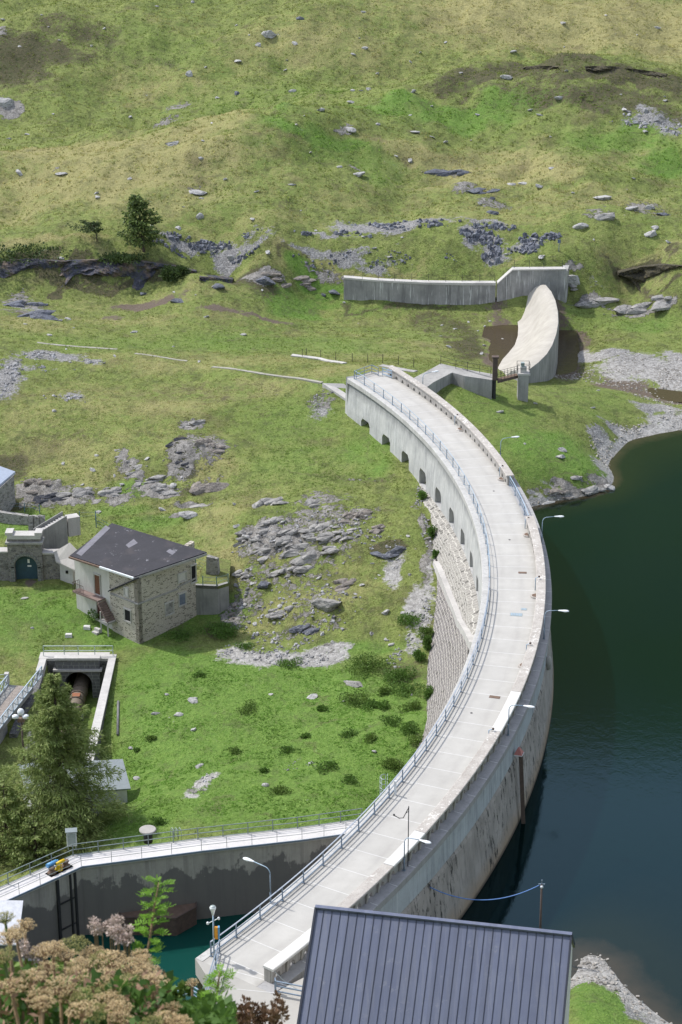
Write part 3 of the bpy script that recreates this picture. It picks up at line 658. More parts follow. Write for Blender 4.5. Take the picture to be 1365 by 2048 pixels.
M['pipe_band'] = metal('pipe_band_steel', (.13,.105,.08), None, .8, rust=.3)
M['rust_bright'] = metal('bright_rust', (.30,.12,.06), (.2,.08,.045), .85)
M['planks'] = masonry('worn_planks', (.36,.31,.27), (.27,.235,.21), (.12,.10,.09), 1.2, .28, .02, dk=.1, dist=.02)
M['lattice'] = metal('flaking_blue_paint', (.30,.38,.44), (.42,.46,.5), .6, rust=.25)
# ------------------------------------------------------------------ what lies where on the ground (spots found on the photograph, kept as places in metres)
def B(lst): return [(*blob(a, b, c, d), s) for a, b, c, d, s in lst]
MASK = {
 'rock': B([(620,1040,150,42,.62),(560,1075,90,40,.85),(520,1055,50,26,.85),(640,1000,70,18,.6),(720,1035,70,22,.62),(680,1090,130,36,.5),(600,1150,120,45,.48),
    (625,1200,110,45,.46),(500,1200,50,50,.5),(470,1225,26,30,.7),(600,1255,110,26,.5),(520,1150,60,30,.55),(400,880,55,26,.6),(375,845,32,12,.8),(420,890,45,22,.75),(360,900,35,34,.7),(410,960,60,30,.45),
    (235,905,14,18,.85),(250,925,26,14,.8),(300,965,55,16,.75),(320,978,60,14,.8),(230,985,40,18,.7),(90,985,50,30,.75),(60,975,40,24,.85),(130,1000,60,18,.7),(170,990,40,20,.6),(390,1005,45,9,.9),(375,1030,26,9,.95),(260,945,22,10,.8),
    (15,205,22,22,1),(0,60,20,12,.6),(700,258,22,9,.7),(715,348,25,7,.6),(880,350,60,7,.6),(930,370,40,8,.6),(980,400,50,8,.6),(1300,420,60,14,.6),(1200,430,40,16,.55),
    (500,560,40,12,.65),(540,556,30,9,.8),(660,565,40,16,.6),(1190,608,50,7,.8),(1300,618,80,8,.9),(1150,550,30,16,.7),(60,632,70,9,.45),(40,605,60,10,.6),
    (1150,985,70,18,.75),(1190,965,45,16,.9),(1100,1000,50,12,.7),(720,955,40,7,.5),(640,800,36,22,.5),(150,690,30,8,.4),(650,1300,30,20,.4),
    (862,1120,10,60,.7),(850,1050,9,50,.7),(835,1000,8,30,.6),(400,1578,24,14,.5),(545,1270,60,20,.45),(395,380,30,8,.5),(120,345,20,6,.5),(350,212,40,6,.6),(340,245,40,5,.6)]),
 'grav': B([(540,1312,110,18,.95),(640,1318,70,16,1),(470,1300,40,16,.9),(845,1235,28,55,1),(830,1280,30,30,.7),(800,1145,22,38,.9),(855,1190,24,24,1),(870,1150,10,50,.8),(410,1562,26,12,.9),(390,1590,26,10,.9),(405,1575,40,10,.6),
    (410,495,100,18,.9),(470,505,60,15,.9),(670,518,80,16,.9),(760,520,60,16,.6),(790,450,130,6,1),(660,470,70,5,.8),(970,480,45,18,1),(990,515,22,18,1),(1058,490,32,18,1),(1000,450,60,6,.7),(620,530,40,14,.8),
    (10,755,32,40,.9),(110,715,80,12,.8),(190,728,30,6,.8),(150,795,50,9,.5),(60,740,60,10,.5),(640,820,32,34,.55),(655,790,28,16,.6),(50,610,50,12,.6),(60,628,70,10,.5),
    (1290,735,95,32,1),(1200,712,50,12,1),(1340,755,50,36,1),(1160,715,18,12,.9),(1355,730,40,30,1),(1340,835,50,16,1),(1260,868,50,14,.9),(1215,905,26,34,.8),(1330,855,50,9,1),(1190,925,22,20,.7),
    (1120,985,70,14,.7),(1065,1000,20,12,.8),(1300,810,60,8,.8),(1200,880,30,14,.6),(1310,240,70,20,.7),(1280,225,50,10,.6),(1340,265,40,10,.7),(1230,590,60,9,.35),
    (1150,1880,22,18,1),(1180,1920,22,18,1),(1215,1965,24,18,1),(1265,2010,30,18,1),(1320,2046,40,14,1),(50,1500,20,60,.7),(640,1300,60,14,.9),(540,72,20,12,.5),(560,1290,40,14,.5)]),
 'dry': B([(250,320,260,50,.85),(130,300,150,30,.9),(100,390,160,50,.7),(60,480,150,14,.9),(200,470,90,12,.8),(1000,350,170,40,.85),(850,305,130,30,.8),(1100,40,300,60,.95),(1300,60,150,60,1),(900,40,150,40,.6),(620,80,180,60,.65),(300,170,120,40,.55),(420,250,90,20,.8),
    (620,300,130,20,.45),(700,400,200,30,.45),(500,430,160,20,.55),(1200,400,180,30,.6),(1250,330,120,25,.5),(1300,540,100,30,.55),(1000,430,200,25,.5),(700,545,170,10,.8),(500,535,120,12,.5),
    (400,725,260,20,.6),(700,740,90,15,.6),(250,800,220,35,.5),(60,830,90,40,.5),(350,815,90,18,.7),(500,780,160,22,.55),(300,880,160,40,.45),(100,920,130,40,.6),(420,940,60,40,.65),(180,950,80,30,.6),(330,1010,110,20,.45),(430,1050,50,50,.6),(450,1140,40,70,.8),(500,1000,80,20,.5),
    (520,1100,200,60,.5),(640,1180,150,60,.5),(500,1250,60,40,.6),(720,700,200,20,.5),(500,650,250,25,.35),(300,640,250,12,.5),(300,605,200,9,.5),(1120,900,60,30,.25),(1250,580,100,20,.4),(830,690,120,14,.5),(60,650,80,14,.6),(560,470,200,14,.3),(760,640,150,20,.35),
    (65,1250,8,90,.75),(30,1280,60,60,.35),(60,1180,30,12,.6),(1000,540,40,9,.6),(730,35,90,30,.5),(1010,190,80,14,.5),(350,45,70,20,.4)]),
 'lush': B([(640,270,130,30,.95),(700,330,80,30,.6),(760,215,130,18,.8),(900,230,250,28,.9),(1250,290,130,34,.75),(1340,330,50,30,1),(620,185,260,26,.45),(300,85,120,40,.4),(500,300,60,20,.5),(850,480,180,22,.35),(650,600,60,16,1),(600,620,90,14,.8),
    (500,1390,300,80,1),(400,1480,200,130,1),(650,1500,230,130,1),(560,1600,240,50,1),(350,1350,120,50,.9),(800,1450,70,90,.9),(150,1230,180,40,.8),(80,1260,120,60,.65),(330,1250,80,40,.9),(450,1225,60,30,.7),(700,1300,100,16,.7),(300,1600,80,80,1),(50,1200,120,30,.7),
    (600,850,120,60,.45),(640,930,160,50,.45),(740,900,60,60,.6),(560,1000,60,30,.3),(1000,820,120,40,.5),(1100,900,120,50,.75),(1180,800,120,30,.4),(1060,930,60,40,.7),(1200,640,180,20,.4),(1300,650,80,16,.6),(300,690,280,12,.4),(560,690,260,18,.5),(780,620,120,14,.5),(250,970,60,20,.6),
    (300,1045,110,20,.6),(40,1050,60,30,.7),(230,1270,140,30,.8),(1190,1990,60,50,.9),(150,700,60,8,.4),(700,760,100,14,.5),(240,1010,60,12,.6)]),
 'mud': B([(290,612,80,6,1),(450,622,80,5,.9),(540,635,60,5,.9),(60,630,70,8,.8),(235,635,30,5,.6),(990,660,50,34,.75),(1010,690,40,30,1),(985,720,30,24,.9),(1130,700,35,60,1),(1110,745,40,26,1),(1240,775,70,14,.9),(1310,795,70,9,1),(1180,740,30,30,.3),(1140,660,20,30,.8),
    (1215,965,40,26,.35),(380,1650,30,6,.3),(60,1165,16,8,.8)]),
 'dark': B([(1060,140,160,14,.75),(1250,150,150,14,.85),(1350,155,60,12,.85),(950,150,70,12,.8),(1200,190,150,22,.6),(1300,215,90,25,.6),(1050,175,120,20,.5),(60,110,110,40,.75),(130,60,120,30,.5),(40,150,70,30,.7),(250,110,120,20,.35),(20,80,60,30,.7),
    (100,520,160,9,.8),(330,525,120,9,.6),(300,552,160,14,1),(100,550,130,16,1.1),(480,565,70,9,.8),(1300,544,60,9,.8),(1345,540,40,8,.8),(800,620,160,8,.6),(860,650,60,14,.5),(930,690,30,30,.7),(900,665,60,12,.5),(1150,720,30,40,.4),(1000,760,30,10,.3),
    (355,885,16,16,1.1),(372,930,14,16,1.1),(400,975,60,14,.5),(60,1000,70,12,.6),(780,1105,34,8,.9),(1080,1000,40,10,.4),(100,870,100,20,.3),(400,790,160,20,.35),(800,1340,60,30,.5),(700,960,100,12,.4),(350,1260,40,30,.4),
    (430,1265,30,16,.6),(20,940,40,30,.7),(850,330,60,10,.4),(780,480,60,10,.25),(620,565,60,8,.6)]),
}
ROCKY[:] = [m for m in MASK['rock'] if m[1] < 262 and m[4] > .4] + [(*blob(300,548,160,12), .6), (*blob(80,545,130,14), .6), (*blob(1310,545,80,14), .6)]
def mask_w(kind, x, y):
    w = np.zeros(len(x)); k_ = .55 + 1.0 * sstep(230, 300, y) * (1.3 if kind in ('dry','lush','dark') else .5)
    x, y = x + k_ * (fbm(x, y, 7, 2) * 1.5 + fbm(x + 3, y + 8, 2.2, 3) * .7), y + k_ * (fbm(x + 70, y, 7, 2) * 1.9 + fbm(x + 33, y + 48, 2.2, 3) * .9)
    for cx, cy_, rx, ry, s in MASK[kind]:
        d = np.hypot((x - cx) / rx, (y - cy_) / ry); w = np.maximum(w, s * (.78 if kind == 'dry' else .93 if (kind in ('rock','grav') and cy_ < 215 and cx < 14) else .8 if kind == 'lush' and cy_ > 280 else 1) * np.clip((1.6 - d) if kind in ('dry','lush','dark') else (1.45 - d), 0, 1))
    return w

def axis(segs):
    out = [segs[0][0]]
    for a, b, st in segs:
        n = max(1, int(round((b - a) / st))); out += list(np.linspace(a, b, n + 1)[1:])
    return np.array(out)
gx = axis([(-900,-300,60),(-300,-120,15),(-120,-70,3),(-70,-45,.8),(-45,40,.34),(40,75,.7),(75,140,3),(140,300,15),(300,900,60)])
gy = axis([(-60,84,4),(84,100,1),(100,205,.36),(205,282,.5),(282,360,.7),(360,420,1),(420,520,5),(520,800,20),(800,2000,80)])
XX, YY = np.meshgrid(gx, gy); xs, ys = XX.ravel(), YY.ravel()
zs = height(xs, ys)
V = np.c_[xs, ys, zs]; nx, ny = len(gx), len(gy)
ii = (np.arange(ny - 1)[:, None] * nx + np.arange(nx - 1)).ravel()
F = np.c_[ii, ii + 1, ii + nx + 1, ii + nx]
me = fast_mesh('ground', V, F, M['ground'], smooth=True)
ma = np.c_[mask_w('rock', xs, ys), mask_w('grav', xs, ys), mask_w('dry', xs, ys), np.ones(len(xs))]
mb = np.c_[mask_w('lush', xs, ys), mask_w('mud', xs, ys), mask_w('dark', xs, ys), np.ones(len(xs))]
band = (np.hypot(xs - CX, ys - CY) > R0 + 5) & (ys < 229) & (xs < 90); mband = band * sstep(-7.0, -7.7, zs) * .95 * (zs > -8.6); ma[:, 1] = np.maximum(ma[:, 1], mband)
under = (zs < -7.9) & (np.hypot(xs - CX, ys - CY) > R0) ; mb[under, 1] = np.maximum(mb[under, 1], .8)
trm = in_poly(xs, ys, TR); mb[trm, 0] = .6
for nm_, arr in (('ma', ma), ('mb', mb)):
    a = me.color_attributes.new(nm_, 'FLOAT_COLOR', 'POINT'); a.data.foreach_set('color', arr.astype(np.float32).ravel())
tag(mesh_obj('ground', me), kind='structure')
# turf over the tunnel behind the portal
lx, ly = np.meshgrid(np.linspace(-28, -22.6, 22), np.linspace(173.9, 180.2, 26)); lx, ly = lx.ravel(), ly.ravel(); _c = carve; carve = lambda x, y, h: h
lz = height(lx, ly) + .03; carve = _c; lz[(lx < -27.3) | (lx > -23.3) | (ly > 179.7)] -= .08
F = np.array([[j * 22 + i, j * 22 + i + 1, j * 22 + 23 + i, j * 22 + 22 + i] for j in range(25) for i in range(21)])
lm = fast_mesh('tunnel_turf', np.c_[lx, ly, lz], F, M['ground'], smooth=True)
for nm_, ks in (('ma', ('rock','grav','dry')), ('mb', ('lush','mud','dark'))):
    a = lm.color_attributes.new(nm_, 'FLOAT_COLOR', 'POINT'); a.data.foreach_set('color', np.c_[[mask_w(k_, lx, ly) for k_ in ks] + [np.ones(len(lx))]].T.astype(np.float32).ravel())
tag(mesh_obj('tunnel_turf', lm), kind='structure')

# ------------------------------------------------------------------ water
def water_sheet(name, mat, poly, z, step=None):
    A_ = sum(poly[i - 1][0] * poly[i][1] - poly[i][0] * poly[i - 1][1] for i in range(len(poly)))
    if A_ < 0: poly = list(reversed(poly))
    mb_ = MB(); mb_.add([(p[0], p[1], z) for p in poly], [tuple(range(len(poly)))])
    o = mb_.build(name, mat, fix=False); tag(o, kind='structure'); return o
wx = axis([(-10,40,.6),(40,120,4)]); wy = axis([(100,240,.6)])
WX, WY = np.meshgrid(wx, wy); wxs, wys = WX.ravel(), WY.ravel()
nx, ny = len(wx), len(wy); ii = (np.arange(ny - 1)[:, None] * nx + np.arange(nx - 1)).ravel(); F = np.c_[ii, ii + 1, ii + nx + 1, ii + nx]
rr = np.hypot(wxs - CX, wys - CY) - R0
ok = (rr[F] > 3.4).all(1)
F = F[ok]
dep = np.clip((-8 - base_h(wxs, wys)) / 6, 0, 1)
V = np.c_[wxs, wys, np.full(len(wxs), -8.0)]
me = fast_mesh('lake_water', V, F, M['lake'], smooth=True)
a = me.color_attributes.new('depth', 'FLOAT_COLOR', 'POINT'); a.data.foreach_set('color', np.c_[dep, dep, dep, np.ones(len(dep))].astype(np.float32).ravel())
tag(mesh_obj('lake_water', me), kind='structure')
water_sheet('basin_water', M['basin_water'], BASIN, -17.3)
water_sheet('stream_water', M['pool_water'], [P(*q, -7.24)[:2] for q in ((972,640),(1050,622),(1045,690),(1010,745),(965,745),(958,700))], -7.24)
water_sheet('channel_water', M['pool_water'], [P(*q, -7.96)[:2] for q in ((1080,640),(1150,628),(1160,700),(1150,760),(1080,785),(1040,765))], -7.96)
water_sheet('inflow_water', M['pool_water'], [P(*q, -7.72)[:2] for q in ((1180,765),(1260,770),(1380,785),(1380,806),(1290,800),(1200,792))], -7.72)

# ------------------------------------------------------------------ the dam
PH0, PH1 = -37.0, 27.3
dam = thing('arch_dam', 'long curved concrete dam with a pale roadway on top holding back the dark lake', 'dam', D(0, 2, 0))
PHS = np.arange(PH0, PH1 + .01, .5)
def arc_sweep(mb_, prof, a0, a1, mi=0, step=.5, smooth=False):
    n = max(1, int(round((a1 - a0) / step))); mb_.sweep([[D(a0 + (a1 - a0) * i / n, o, z) for o, z in prof] for i in range(n + 1)], mi, smooth); return mb_
def arc_part(name, mat, prof, a0=PH0, a1=PH1, parent=dam, step=.5, smooth=False):
    m_ = MB(); arc_sweep(m_, prof, a0, a1, 0, step, smooth); return m_.build(name, mat, parent, uvf=uv_arc)
# roadway slab with a rounded coping on the valley side, narrow ledge on the lake side
arc_part('roadway', M['deck'], [(-.02,-.42),(-.02,.0),(4.3,.0),(4.3,-.42)])
arc_part('valley_coping', M['deck_edge'], [(-.62,-.5),(-.62,-.02),(-.58,.03),(-.023,.03),(-.023,-.5)])
arc_part('lake_ledge', M['ledge'], [(4.303,-.55),(4.303,-.01),(5.5,-.06),(5.5,-.55)])
arc_part('upper_lake_face', M['face_up'], [(4.0,-.553),(5.3,-.553),(5.36,-2.6),(4.0,-2.6)])
# ragged lower end of the upper render, then the old face
m_ = MB(); rows = []
for ph in np.arange(PH0 - .5, PH1 + .6, .25):
    j = .12 * float(fbm(np.array([ph * 1.7]), np.array([3.0]), 1, 3)[0])
    rows.append([D(ph, 3.5, -2.603 + j * 0), D(ph, 5.30, -2.603), D(ph, 5.44 + j * .3, -3.0 + j), D(ph, 5.98, -8), D(ph, 6.7, -20), D(ph, 3.5, -20)])
m_.sweep(rows); m_.build('lake_face', M['face_low'], dam, uvf=uv_arc)
# valley side: upright concrete above, with a row of openings, battered stone below
PRF = lambda z: -.35 - .05 * min(4.5, -z) if z > -4.5 else -.6 - .65 * (-4.5 - z)
OPEN = [24.8 - 3.02 * i for i in range(11)]
HW = .6
m_ = MB(); zt, zo1, zo0, zb = -.5, -3.6, -5.48, -5.95
def q_(*pts): m_.add(pts, [tuple(range(len(pts)))])
a = PH0; edges = sorted([PH0, PH1] + [o - HW for o in OPEN] + [o + HW for o in OPEN])
OUT = -.62; INN = 1.1
for a0, a1 in zip(edges[:-1], edges[1:]):
    is_open = any(abs((a0 + a1) / 2 - o) < .1 for o in OPEN)
    n = max(1, int(math.ceil((a1 - a0) / .6)))
    for k in range(n):
        u0 = a0 + (a1 - a0) * k / n; u1 = a0 + (a1 - a0) * (k + 1) / n
        q_(D(u0, OUT + .2, zt), D(u1, OUT + .2, zt), D(u1, OUT, zo1), D(u0, OUT, zo1))
        if not is_open: q_(D(u0, OUT, zo1), D(u1, OUT, zo1), D(u1, OUT, zb), D(u0, OUT, zb)); q_(D(u0, OUT, zb), D(u1, OUT, zb), D(u1, 0, zb), D(u0, 0, zb))
    if is_open:
        c = .1
        q_(D(a0, OUT, zo0), D(a1, OUT, zo0), D(a1, OUT, zb), D(a0, OUT, zb)); q_(D(a0, OUT, zb), D(a1, OUT, zb), D(a1, 0, zb), D(a0, 0, zb))
        z1 = zo1 - .45                                             # chamfered head
        q_(D(a0, OUT, zo1), D(a0 + c * 2, OUT, zo1), D(a0, OUT, z1)); q_(D(a1, OUT, zo1), D(a1 - c * 2, OUT, zo1), D(a1, OUT, z1))
        ring = [(a0, z1), (a0 + 2 * c, zo1), (a1 - 2 * c, zo1), (a1, z1), (a1, zo0), (a0, zo0)]
        for (p0, y0), (p1, y1) in zip(ring, ring[1:] + ring[:1]): q_(D(p0, OUT, y0), D(p1, OUT, y1), D(p1, INN, y1), D(p0, INN, y0))
        m_.add([D(p, INN, y) for p, y in ring], [tuple(range(6))])
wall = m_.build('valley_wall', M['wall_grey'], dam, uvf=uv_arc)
# far end face of the dam
for o in ():
    pass
m_ = MB(); m_.hexa([D(PH1 + .003, -.6, -6), D(PH1 + .003, 5.2, -6), D(PH1 + .35, 5.2, -6), D(PH1 + .35, -.6, -6)], [D(PH1 + .003, -.4, -.02), D(PH1 + .003, 5.2, -.02), D(PH1 + .35, 5.2, -.02), D(PH1 + .35, -.4, -.02)])
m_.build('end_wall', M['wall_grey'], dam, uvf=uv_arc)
ZSP = lambda ph: np.interp(ph, [-14, -9.4, -4.9, -.6, 3.1, 5.8, 7.4, 9], [-1.0, -1.6, -5.3, -6.85, -7.45, -7.6, -7.65, -7.8])   # line of the sloping gutter
rows = []; rows2 = []; st = []; st2 = []
for ph in np.arange(-22, PH1 + .01, .4):
    zs_ = min(ZSP(ph), -5.9) if ph < 8.5 else -9.0
    k = 8; zz = np.linspace(-5.75, zs_, k); zz[0] = -5.5
    rows.append([D(ph, (-.63 if i == 0 else PRF(z)) + (.05 * float(fbm(np.array([ph * 2.]), np.array([z]), 1.2, 2)[0]) if 0 < i < k - 1 else 0), z) for i, z in enumerate(zz)])
    if ph < 9: zz = np.linspace(zs_, -15.5, 12); rows2.append([D(ph, PRF(z) - .12 + .06 * float(fbm(np.array([ph * 2.5]), np.array([z * 1.3]), 1.0, 2)[0]), z) for z in zz])
m_ = MB(); m_.strip(rows, 0, True); m_.build('pale_stone_facing', M['stone_white'], dam, uvf=lambda pc, ln: np.c_[np.arctan2(pc[:, 1] - CY, pc[:, 0] - CX) * R0, pc[:, 2] * 1.15])
m_ = MB(); m_.strip(rows2, 0, True); m_.build('stone_block_facing', M['stone_block'], dam, uvf=lambda pc, ln: np.c_[np.arctan2(pc[:, 1] - CY, pc[:, 0] - CX) * R0, pc[:, 2] * 1.15])
rg = []
for ph in np.arange(-8.6, 8.01, .4):
    z = ZSP(ph); o = PRF(z); w = .55
    rg.append([D(ph, o + .5, z - .9), D(ph, o - w, z - 1.0), D(ph, o - w + .06, z + .06), D(ph, o + .5, z + .06)])
m_ = MB(); m_.sweep(rg); m_.build('sloping_gutter', M['concrete_light'], dam, uvf=uv_arc)
# expansion joints across the roadway
JP = []; a = -36.4
while a < 26.8: JP.append(a); a += 1.31
for a in JP:
    m_ = MB(); m_.hexa([D(a - .012, .02, .0), D(a - .012, 4.15, .0), D(a + .012, 4.15, .0), D(a + .012, .02, .0)], [D(a - .010, .02, .004), D(a - .010, 4.15, .004), D(a + .010, 4.15, .004), D(a + .010, .02, .004)]); m_.build('expansion_joint', M['joint'], dam); m_ = MB()
    m_.hexa([D(a - .012, 4.92, -.035), D(a - .012, 5.5, -.06), D(a + .012, 5.5, -.06), D(a + .012, 4.92, -.035)], [D(a - .010, 4.92, -.028), D(a - .010, 5.503, -.052), D(a + .010, 5.503, -.052), D(a + .010, 4.92, -.028)])
    m_.build('ledge_joint', M['joint'], dam)
# parapet on the lake side: pierced by small arches, with a thick coping
DEG = math.degrees(1 / (R0 + 4.5))
def parapet(a0, a1):
    nb = int(round((a1 - a0) / (1.5 * DEG))); da = (a1 - a0) / nb; m_ = MB(); zt = .86
    hw, zs0, zr = .165, .14, .27                                   # half width as a share of the bay, spring and rise
    for b in range(nb):
        s0 = a0 + b * da
        arch = [(.5 - hw, .0), (.5 - hw, zs0)] + [(.5 - hw * math.cos(t), zs0 + zr * math.sin(t)) for t in np.linspace(.35, math.pi - .35, 6)] + [(.5 + hw, zs0), (.5 + hw, 0.)]
        for o, in ((4.25,), (4.72,)):
            half = [(0, 0)] + arch[:5] + [(.5, zs0 + zr)] + [(.5, zt), (0, zt)]
            half2 = [(.5, zs0 + zr)] + arch[5:] + [(1, 0), (1, zt), (.5, zt)]
            for h_ in (half, half2): m_.add([D(s0 + u * da, o, z + .001) for u, z in h_], [tuple(range(len(h_)))])
        for (u0, z0), (u1, z1) in zip(arch[:-1], arch[1:]): m_.add([D(s0 + u0 * da, 4.25, z0), D(s0 + u1 * da, 4.25, z1), D(s0 + u1 * da, 4.72, z1), D(s0 + u0 * da, 4.72, z0)], [(0,1,2,3)])
        for c0 in (.16,):                                           # small bracket piers outside
            m_.hexa([D(s0 + .02 * da, 4.723, -.03), D(s0 + .18 * da, 4.723, -.03), D(s0 + .18 * da, 4.80, -.03), D(s0 + .02 * da, 4.80, -.03)],
                    [D(s0 + .02 * da, 4.723, zt - .003), D(s0 + .18 * da, 4.723, zt - .003), D(s0 + .18 * da, 4.92, zt - .003), D(s0 + .02 * da, 4.92, zt - .003)])
    for a in (a0, a1): m_.add([D(a, 4.25, 0), D(a, 4.72, 0), D(a, 4.72, zt), D(a, 4.25, zt)], [(0,1,2,3)])
    m_.build('parapet_wall', M['parapet'], dam, uvf=uv_arc)
    return nb
parapet(8.0, 26.9); parapet(PH0 + .4, 2.6)
COPE = [(4.13,.863),(4.13,1.0),(4.17,1.03),(4.90,1.03),(4.94,1.0),(4.94,.863)]
segs = [(PH0 + .4,-33.6,1),(-33.6,-29.6,0),(-29.6,-27.2,1),(-27.2,-19.3,0),(-19.3,-15.9,1),(-15.9,2.6,0),(8.0,26.9,0)]
for a0, a1, new in segs:
    o = arc_part('parapet_coping', M['coping_new' if new else 'coping'], COPE, a0 + .01, a1 - .01)
    if new: o['label'] = 'freshly repaired white length of parapet coping'
# raised cleaner strip near the far gap railing and gap rail
def rail_on_arc(name, label, cat, a0, a1, off, hts, post_da, mat_post, mat_rails, z0=0.0, hp=1.02, wp=.07, wr=.05, double_low=False):
    t = thing(name, label, cat, D((a0 + a1) / 2, off, z0))
    n = max(1, int(round((a1 - a0) / post_da)))
    for i in range(n + 1):
        a = a0 + (a1 - a0) * i / n; p = D(a, off, z0); q = MB()
        q.box((p.x, p.y, z0), (wp, wp, hp), math.radians(a), z0=True); q.box((p.x, p.y, z0), (.16, .16, .02), math.radians(a), z0=True)
        q.build('post', mat_post, t)
    ns = max(2, int((a1 - a0) / .6))
    for h, w, hh, mt, dn in hts:
        q = MB(); q.sweep([[D(a, off - w / 2, z0 + h - hh / 2), D(a, off + w / 2, z0 + h - hh / 2), D(a, off + w / 2, z0 + h + hh / 2), D(a, off - w / 2, z0 + h + hh / 2)] for a in np.linspace(a0, a1, ns)])
        q.build(dn, mt, t)
    return t
HT = [(1.03,.09,.035,M['rail_top'],'handrail'),(.56,.04,.07,M['blue'],'middle_rail'),(.16,.05,.09,M['blue'],'bottom_rail')]
HT_far = [(1.02,.05,.03,M['blue_pale'],'handrail'),(.56,.02,.03,M['blue_pale'],'middle_rail'),(.13,.02,.05,M['blue_pale'],'bottom_rail')]
rail_on_arc('deck_railing', 'blue grey steel railing along the valley edge of the near half of the roadway', 'railing', -36.6, -5.0, .03, HT, 1.31, M['blue'], None, .03)
rail_on_arc('deck_railing', 'blue posts with thin rails along the valley edge of the far half of the roadway', 'railing', -4.9, 27.0, .03, HT_far, 1.31, M['blue'], None, .03)
rail_on_arc('gap_railing', 'short blue railing filling the gap in the lake side parapet', 'railing', 2.7, 7.9, 4.45, [(1.0,.07,.05,M['blue_pale'],'handrail'),(.62,.04,.06,M['blue'],'middle_rail'),(.28,.04,.06,M['blue'],'bottom_rail')], 1.3, M['blue'], None)
# railing round the far end of the dam
def straight_rail(name, label, cat, pts, hts, hp, mat, wp=.06, wr=.04, posts=None, group=None, thick=None):
    t = thing(name, label, cat, pts[0], 0, group)
    pts = [Vector(p) for p in pts]
    for i, p in enumerate(pts):
        if posts is None or i in posts:
            q = MB(); q.box(p, (wp, wp, hp), z0=True); q.build('post', mat, t)
    for h in hts:
        q = MB()
        for a, b in zip(pts[:-1], pts[1:]): q.bar(a + Vector((0,0,h)), b + Vector((0,0,h)), wr, thick or wr)
        q.build('rail', mat, t)
    return t
e0 = D(27.0,.03,.03); e1 = D(29.3,1.4,.0); 
def lerp(a, b, t): return Vector(a) * (1 - t) + Vector(b) * t
def seg(a, b, n): return [lerp(a, b, i / n) for i in range(n + 1)]
PL = [P(712,757,0), P(745,745,0), P(764,752,0), P(787,756,0)]
m_ = MB(); pl_ = [D(27.0,-.62), D(27.28,-.62), P(702,757,0), P(745,742,0), P(790,752,0), D(27.0,4.6)]
m_.prism([p[:2] for p in (D(27.3,-.6), P(703,757,0), P(744,743,0), P(789,751,0), D(27.3,4.6))], -3.5, -.004); m_.build('end_platform', M['deck'], dam)
straight_rail('end_railing', 'pale blue railing around the valley corner at the far end of the dam', 'railing', [P(713,757,.0), P(729,751,0), P(744,746,0), P(757,752,0)], (.98,.55,.18), 1.0, M['blue'], .07, .06)
straight_rail('end_gate', 'low blue gate rail closing the far end of the dam beside the parapet', 'gate', [P(765,751,0), P(784,757,0)], (.9,.6,.2), .95, M['blue_pale'], .07, .05, thick=.12)
# ------------------------------------------------------------------ fittings on the dam
def lamp(label, phi, off, outward, hgt=2.55, reach=1.75, rot=0, z0=-.03, group='street lamps along the dam'):
    p = D(phi, off, z0); t = thing('street_lamp', label, 'street lamp', p, 0, group)
    a = math.radians(phi) + (0 if outward else math.pi) + rot; d = Vector((math.cos(a), math.sin(a), 0)); Z = Vector((0,0,1))
    q = MB(); q.tube([p, p + Z * .9], .055, 8); q.tube([p + Z * .9, p + Z * (hgt - .45)], .038, 8)
    q.tube([p + Z * .86, p + Z * .93], .07, 8); q.box(p, (.2,.2,.03), a, z0=True); q.build('pole', M['blue'], t)
    q = MB(); arc = [p + Z * (hgt - .45)] + [p + d * (.42 - .42 * math.cos(k)) + Z * (hgt - .45 + .45 * math.sin(k)) for k in np.linspace(.25, 1.45, 6)] + [p + d * (reach - .65) + Z * (hgt + .07)]
    q.tube(arc, .03, 8); q.build('arm', M['blue_pale'], t)
    hc = p + d * (reach - .22) + Z * (hgt + .06)
    q = MB(); rings = []
    for s_, w, h_ in ((-.45,.04,.035),(-.38,.075,.06),(-.2,.10,.075),(0,.155,.09),(.2,.17,.095),(.36,.13,.075),(.44,.05,.03)):
        c = hc + d * s_; x = Vector((-d.y, d.x, 0)); rings.append([c + x * w * math.cos(k) + Z * h_ * max(math.sin(k), -.25) for k in np.linspace(0, 2 * math.pi, 12, endpoint=False)])
    q.sweep(rings, 0, True); hd = q.build('lamp_head', M['white_metal'], t)
    q = MB(); q.lathe(hc + d * .12 + Z * -.11, [(.04,0),(.10,.02),(.125,.06),(.13,.09)], 12, sx=1.35, rz=a); q.build('lamp_glass', M['white_metal'], hd)
    return t
for ph, off, h_, lb in ((23.3,5.15,2.1,'farthest street lamp, its head just above the parapet by the concrete slab path'),
        (11.4,5.2,2.5,'street lamp standing out against the green promontory behind the parapet'),
        (.5,5.2,2.6,'street lamp just past the railed gap, head over the dark lake'),
        (-9.8,5.15,2.6,'street lamp beside the grey grating on the roadway, head over the dark lake'),
        (-18.5,5.1,2.6,'street lamp at the white repaired coping above a red capped pipe'),
        (-28.9,5.0,2.6,'street lamp beside the tall thin weather mast')):
    lamp(lb, ph, off, True, h_)
lamp('street lamp on the valley edge with its arm reaching over the basin', -33.0, -.45, False, 2.75, 1.9, z0=-.1)
lamp('street lamp mostly hidden behind the dark metal roof', -34.6, 5.1, True, 1.0, .9)
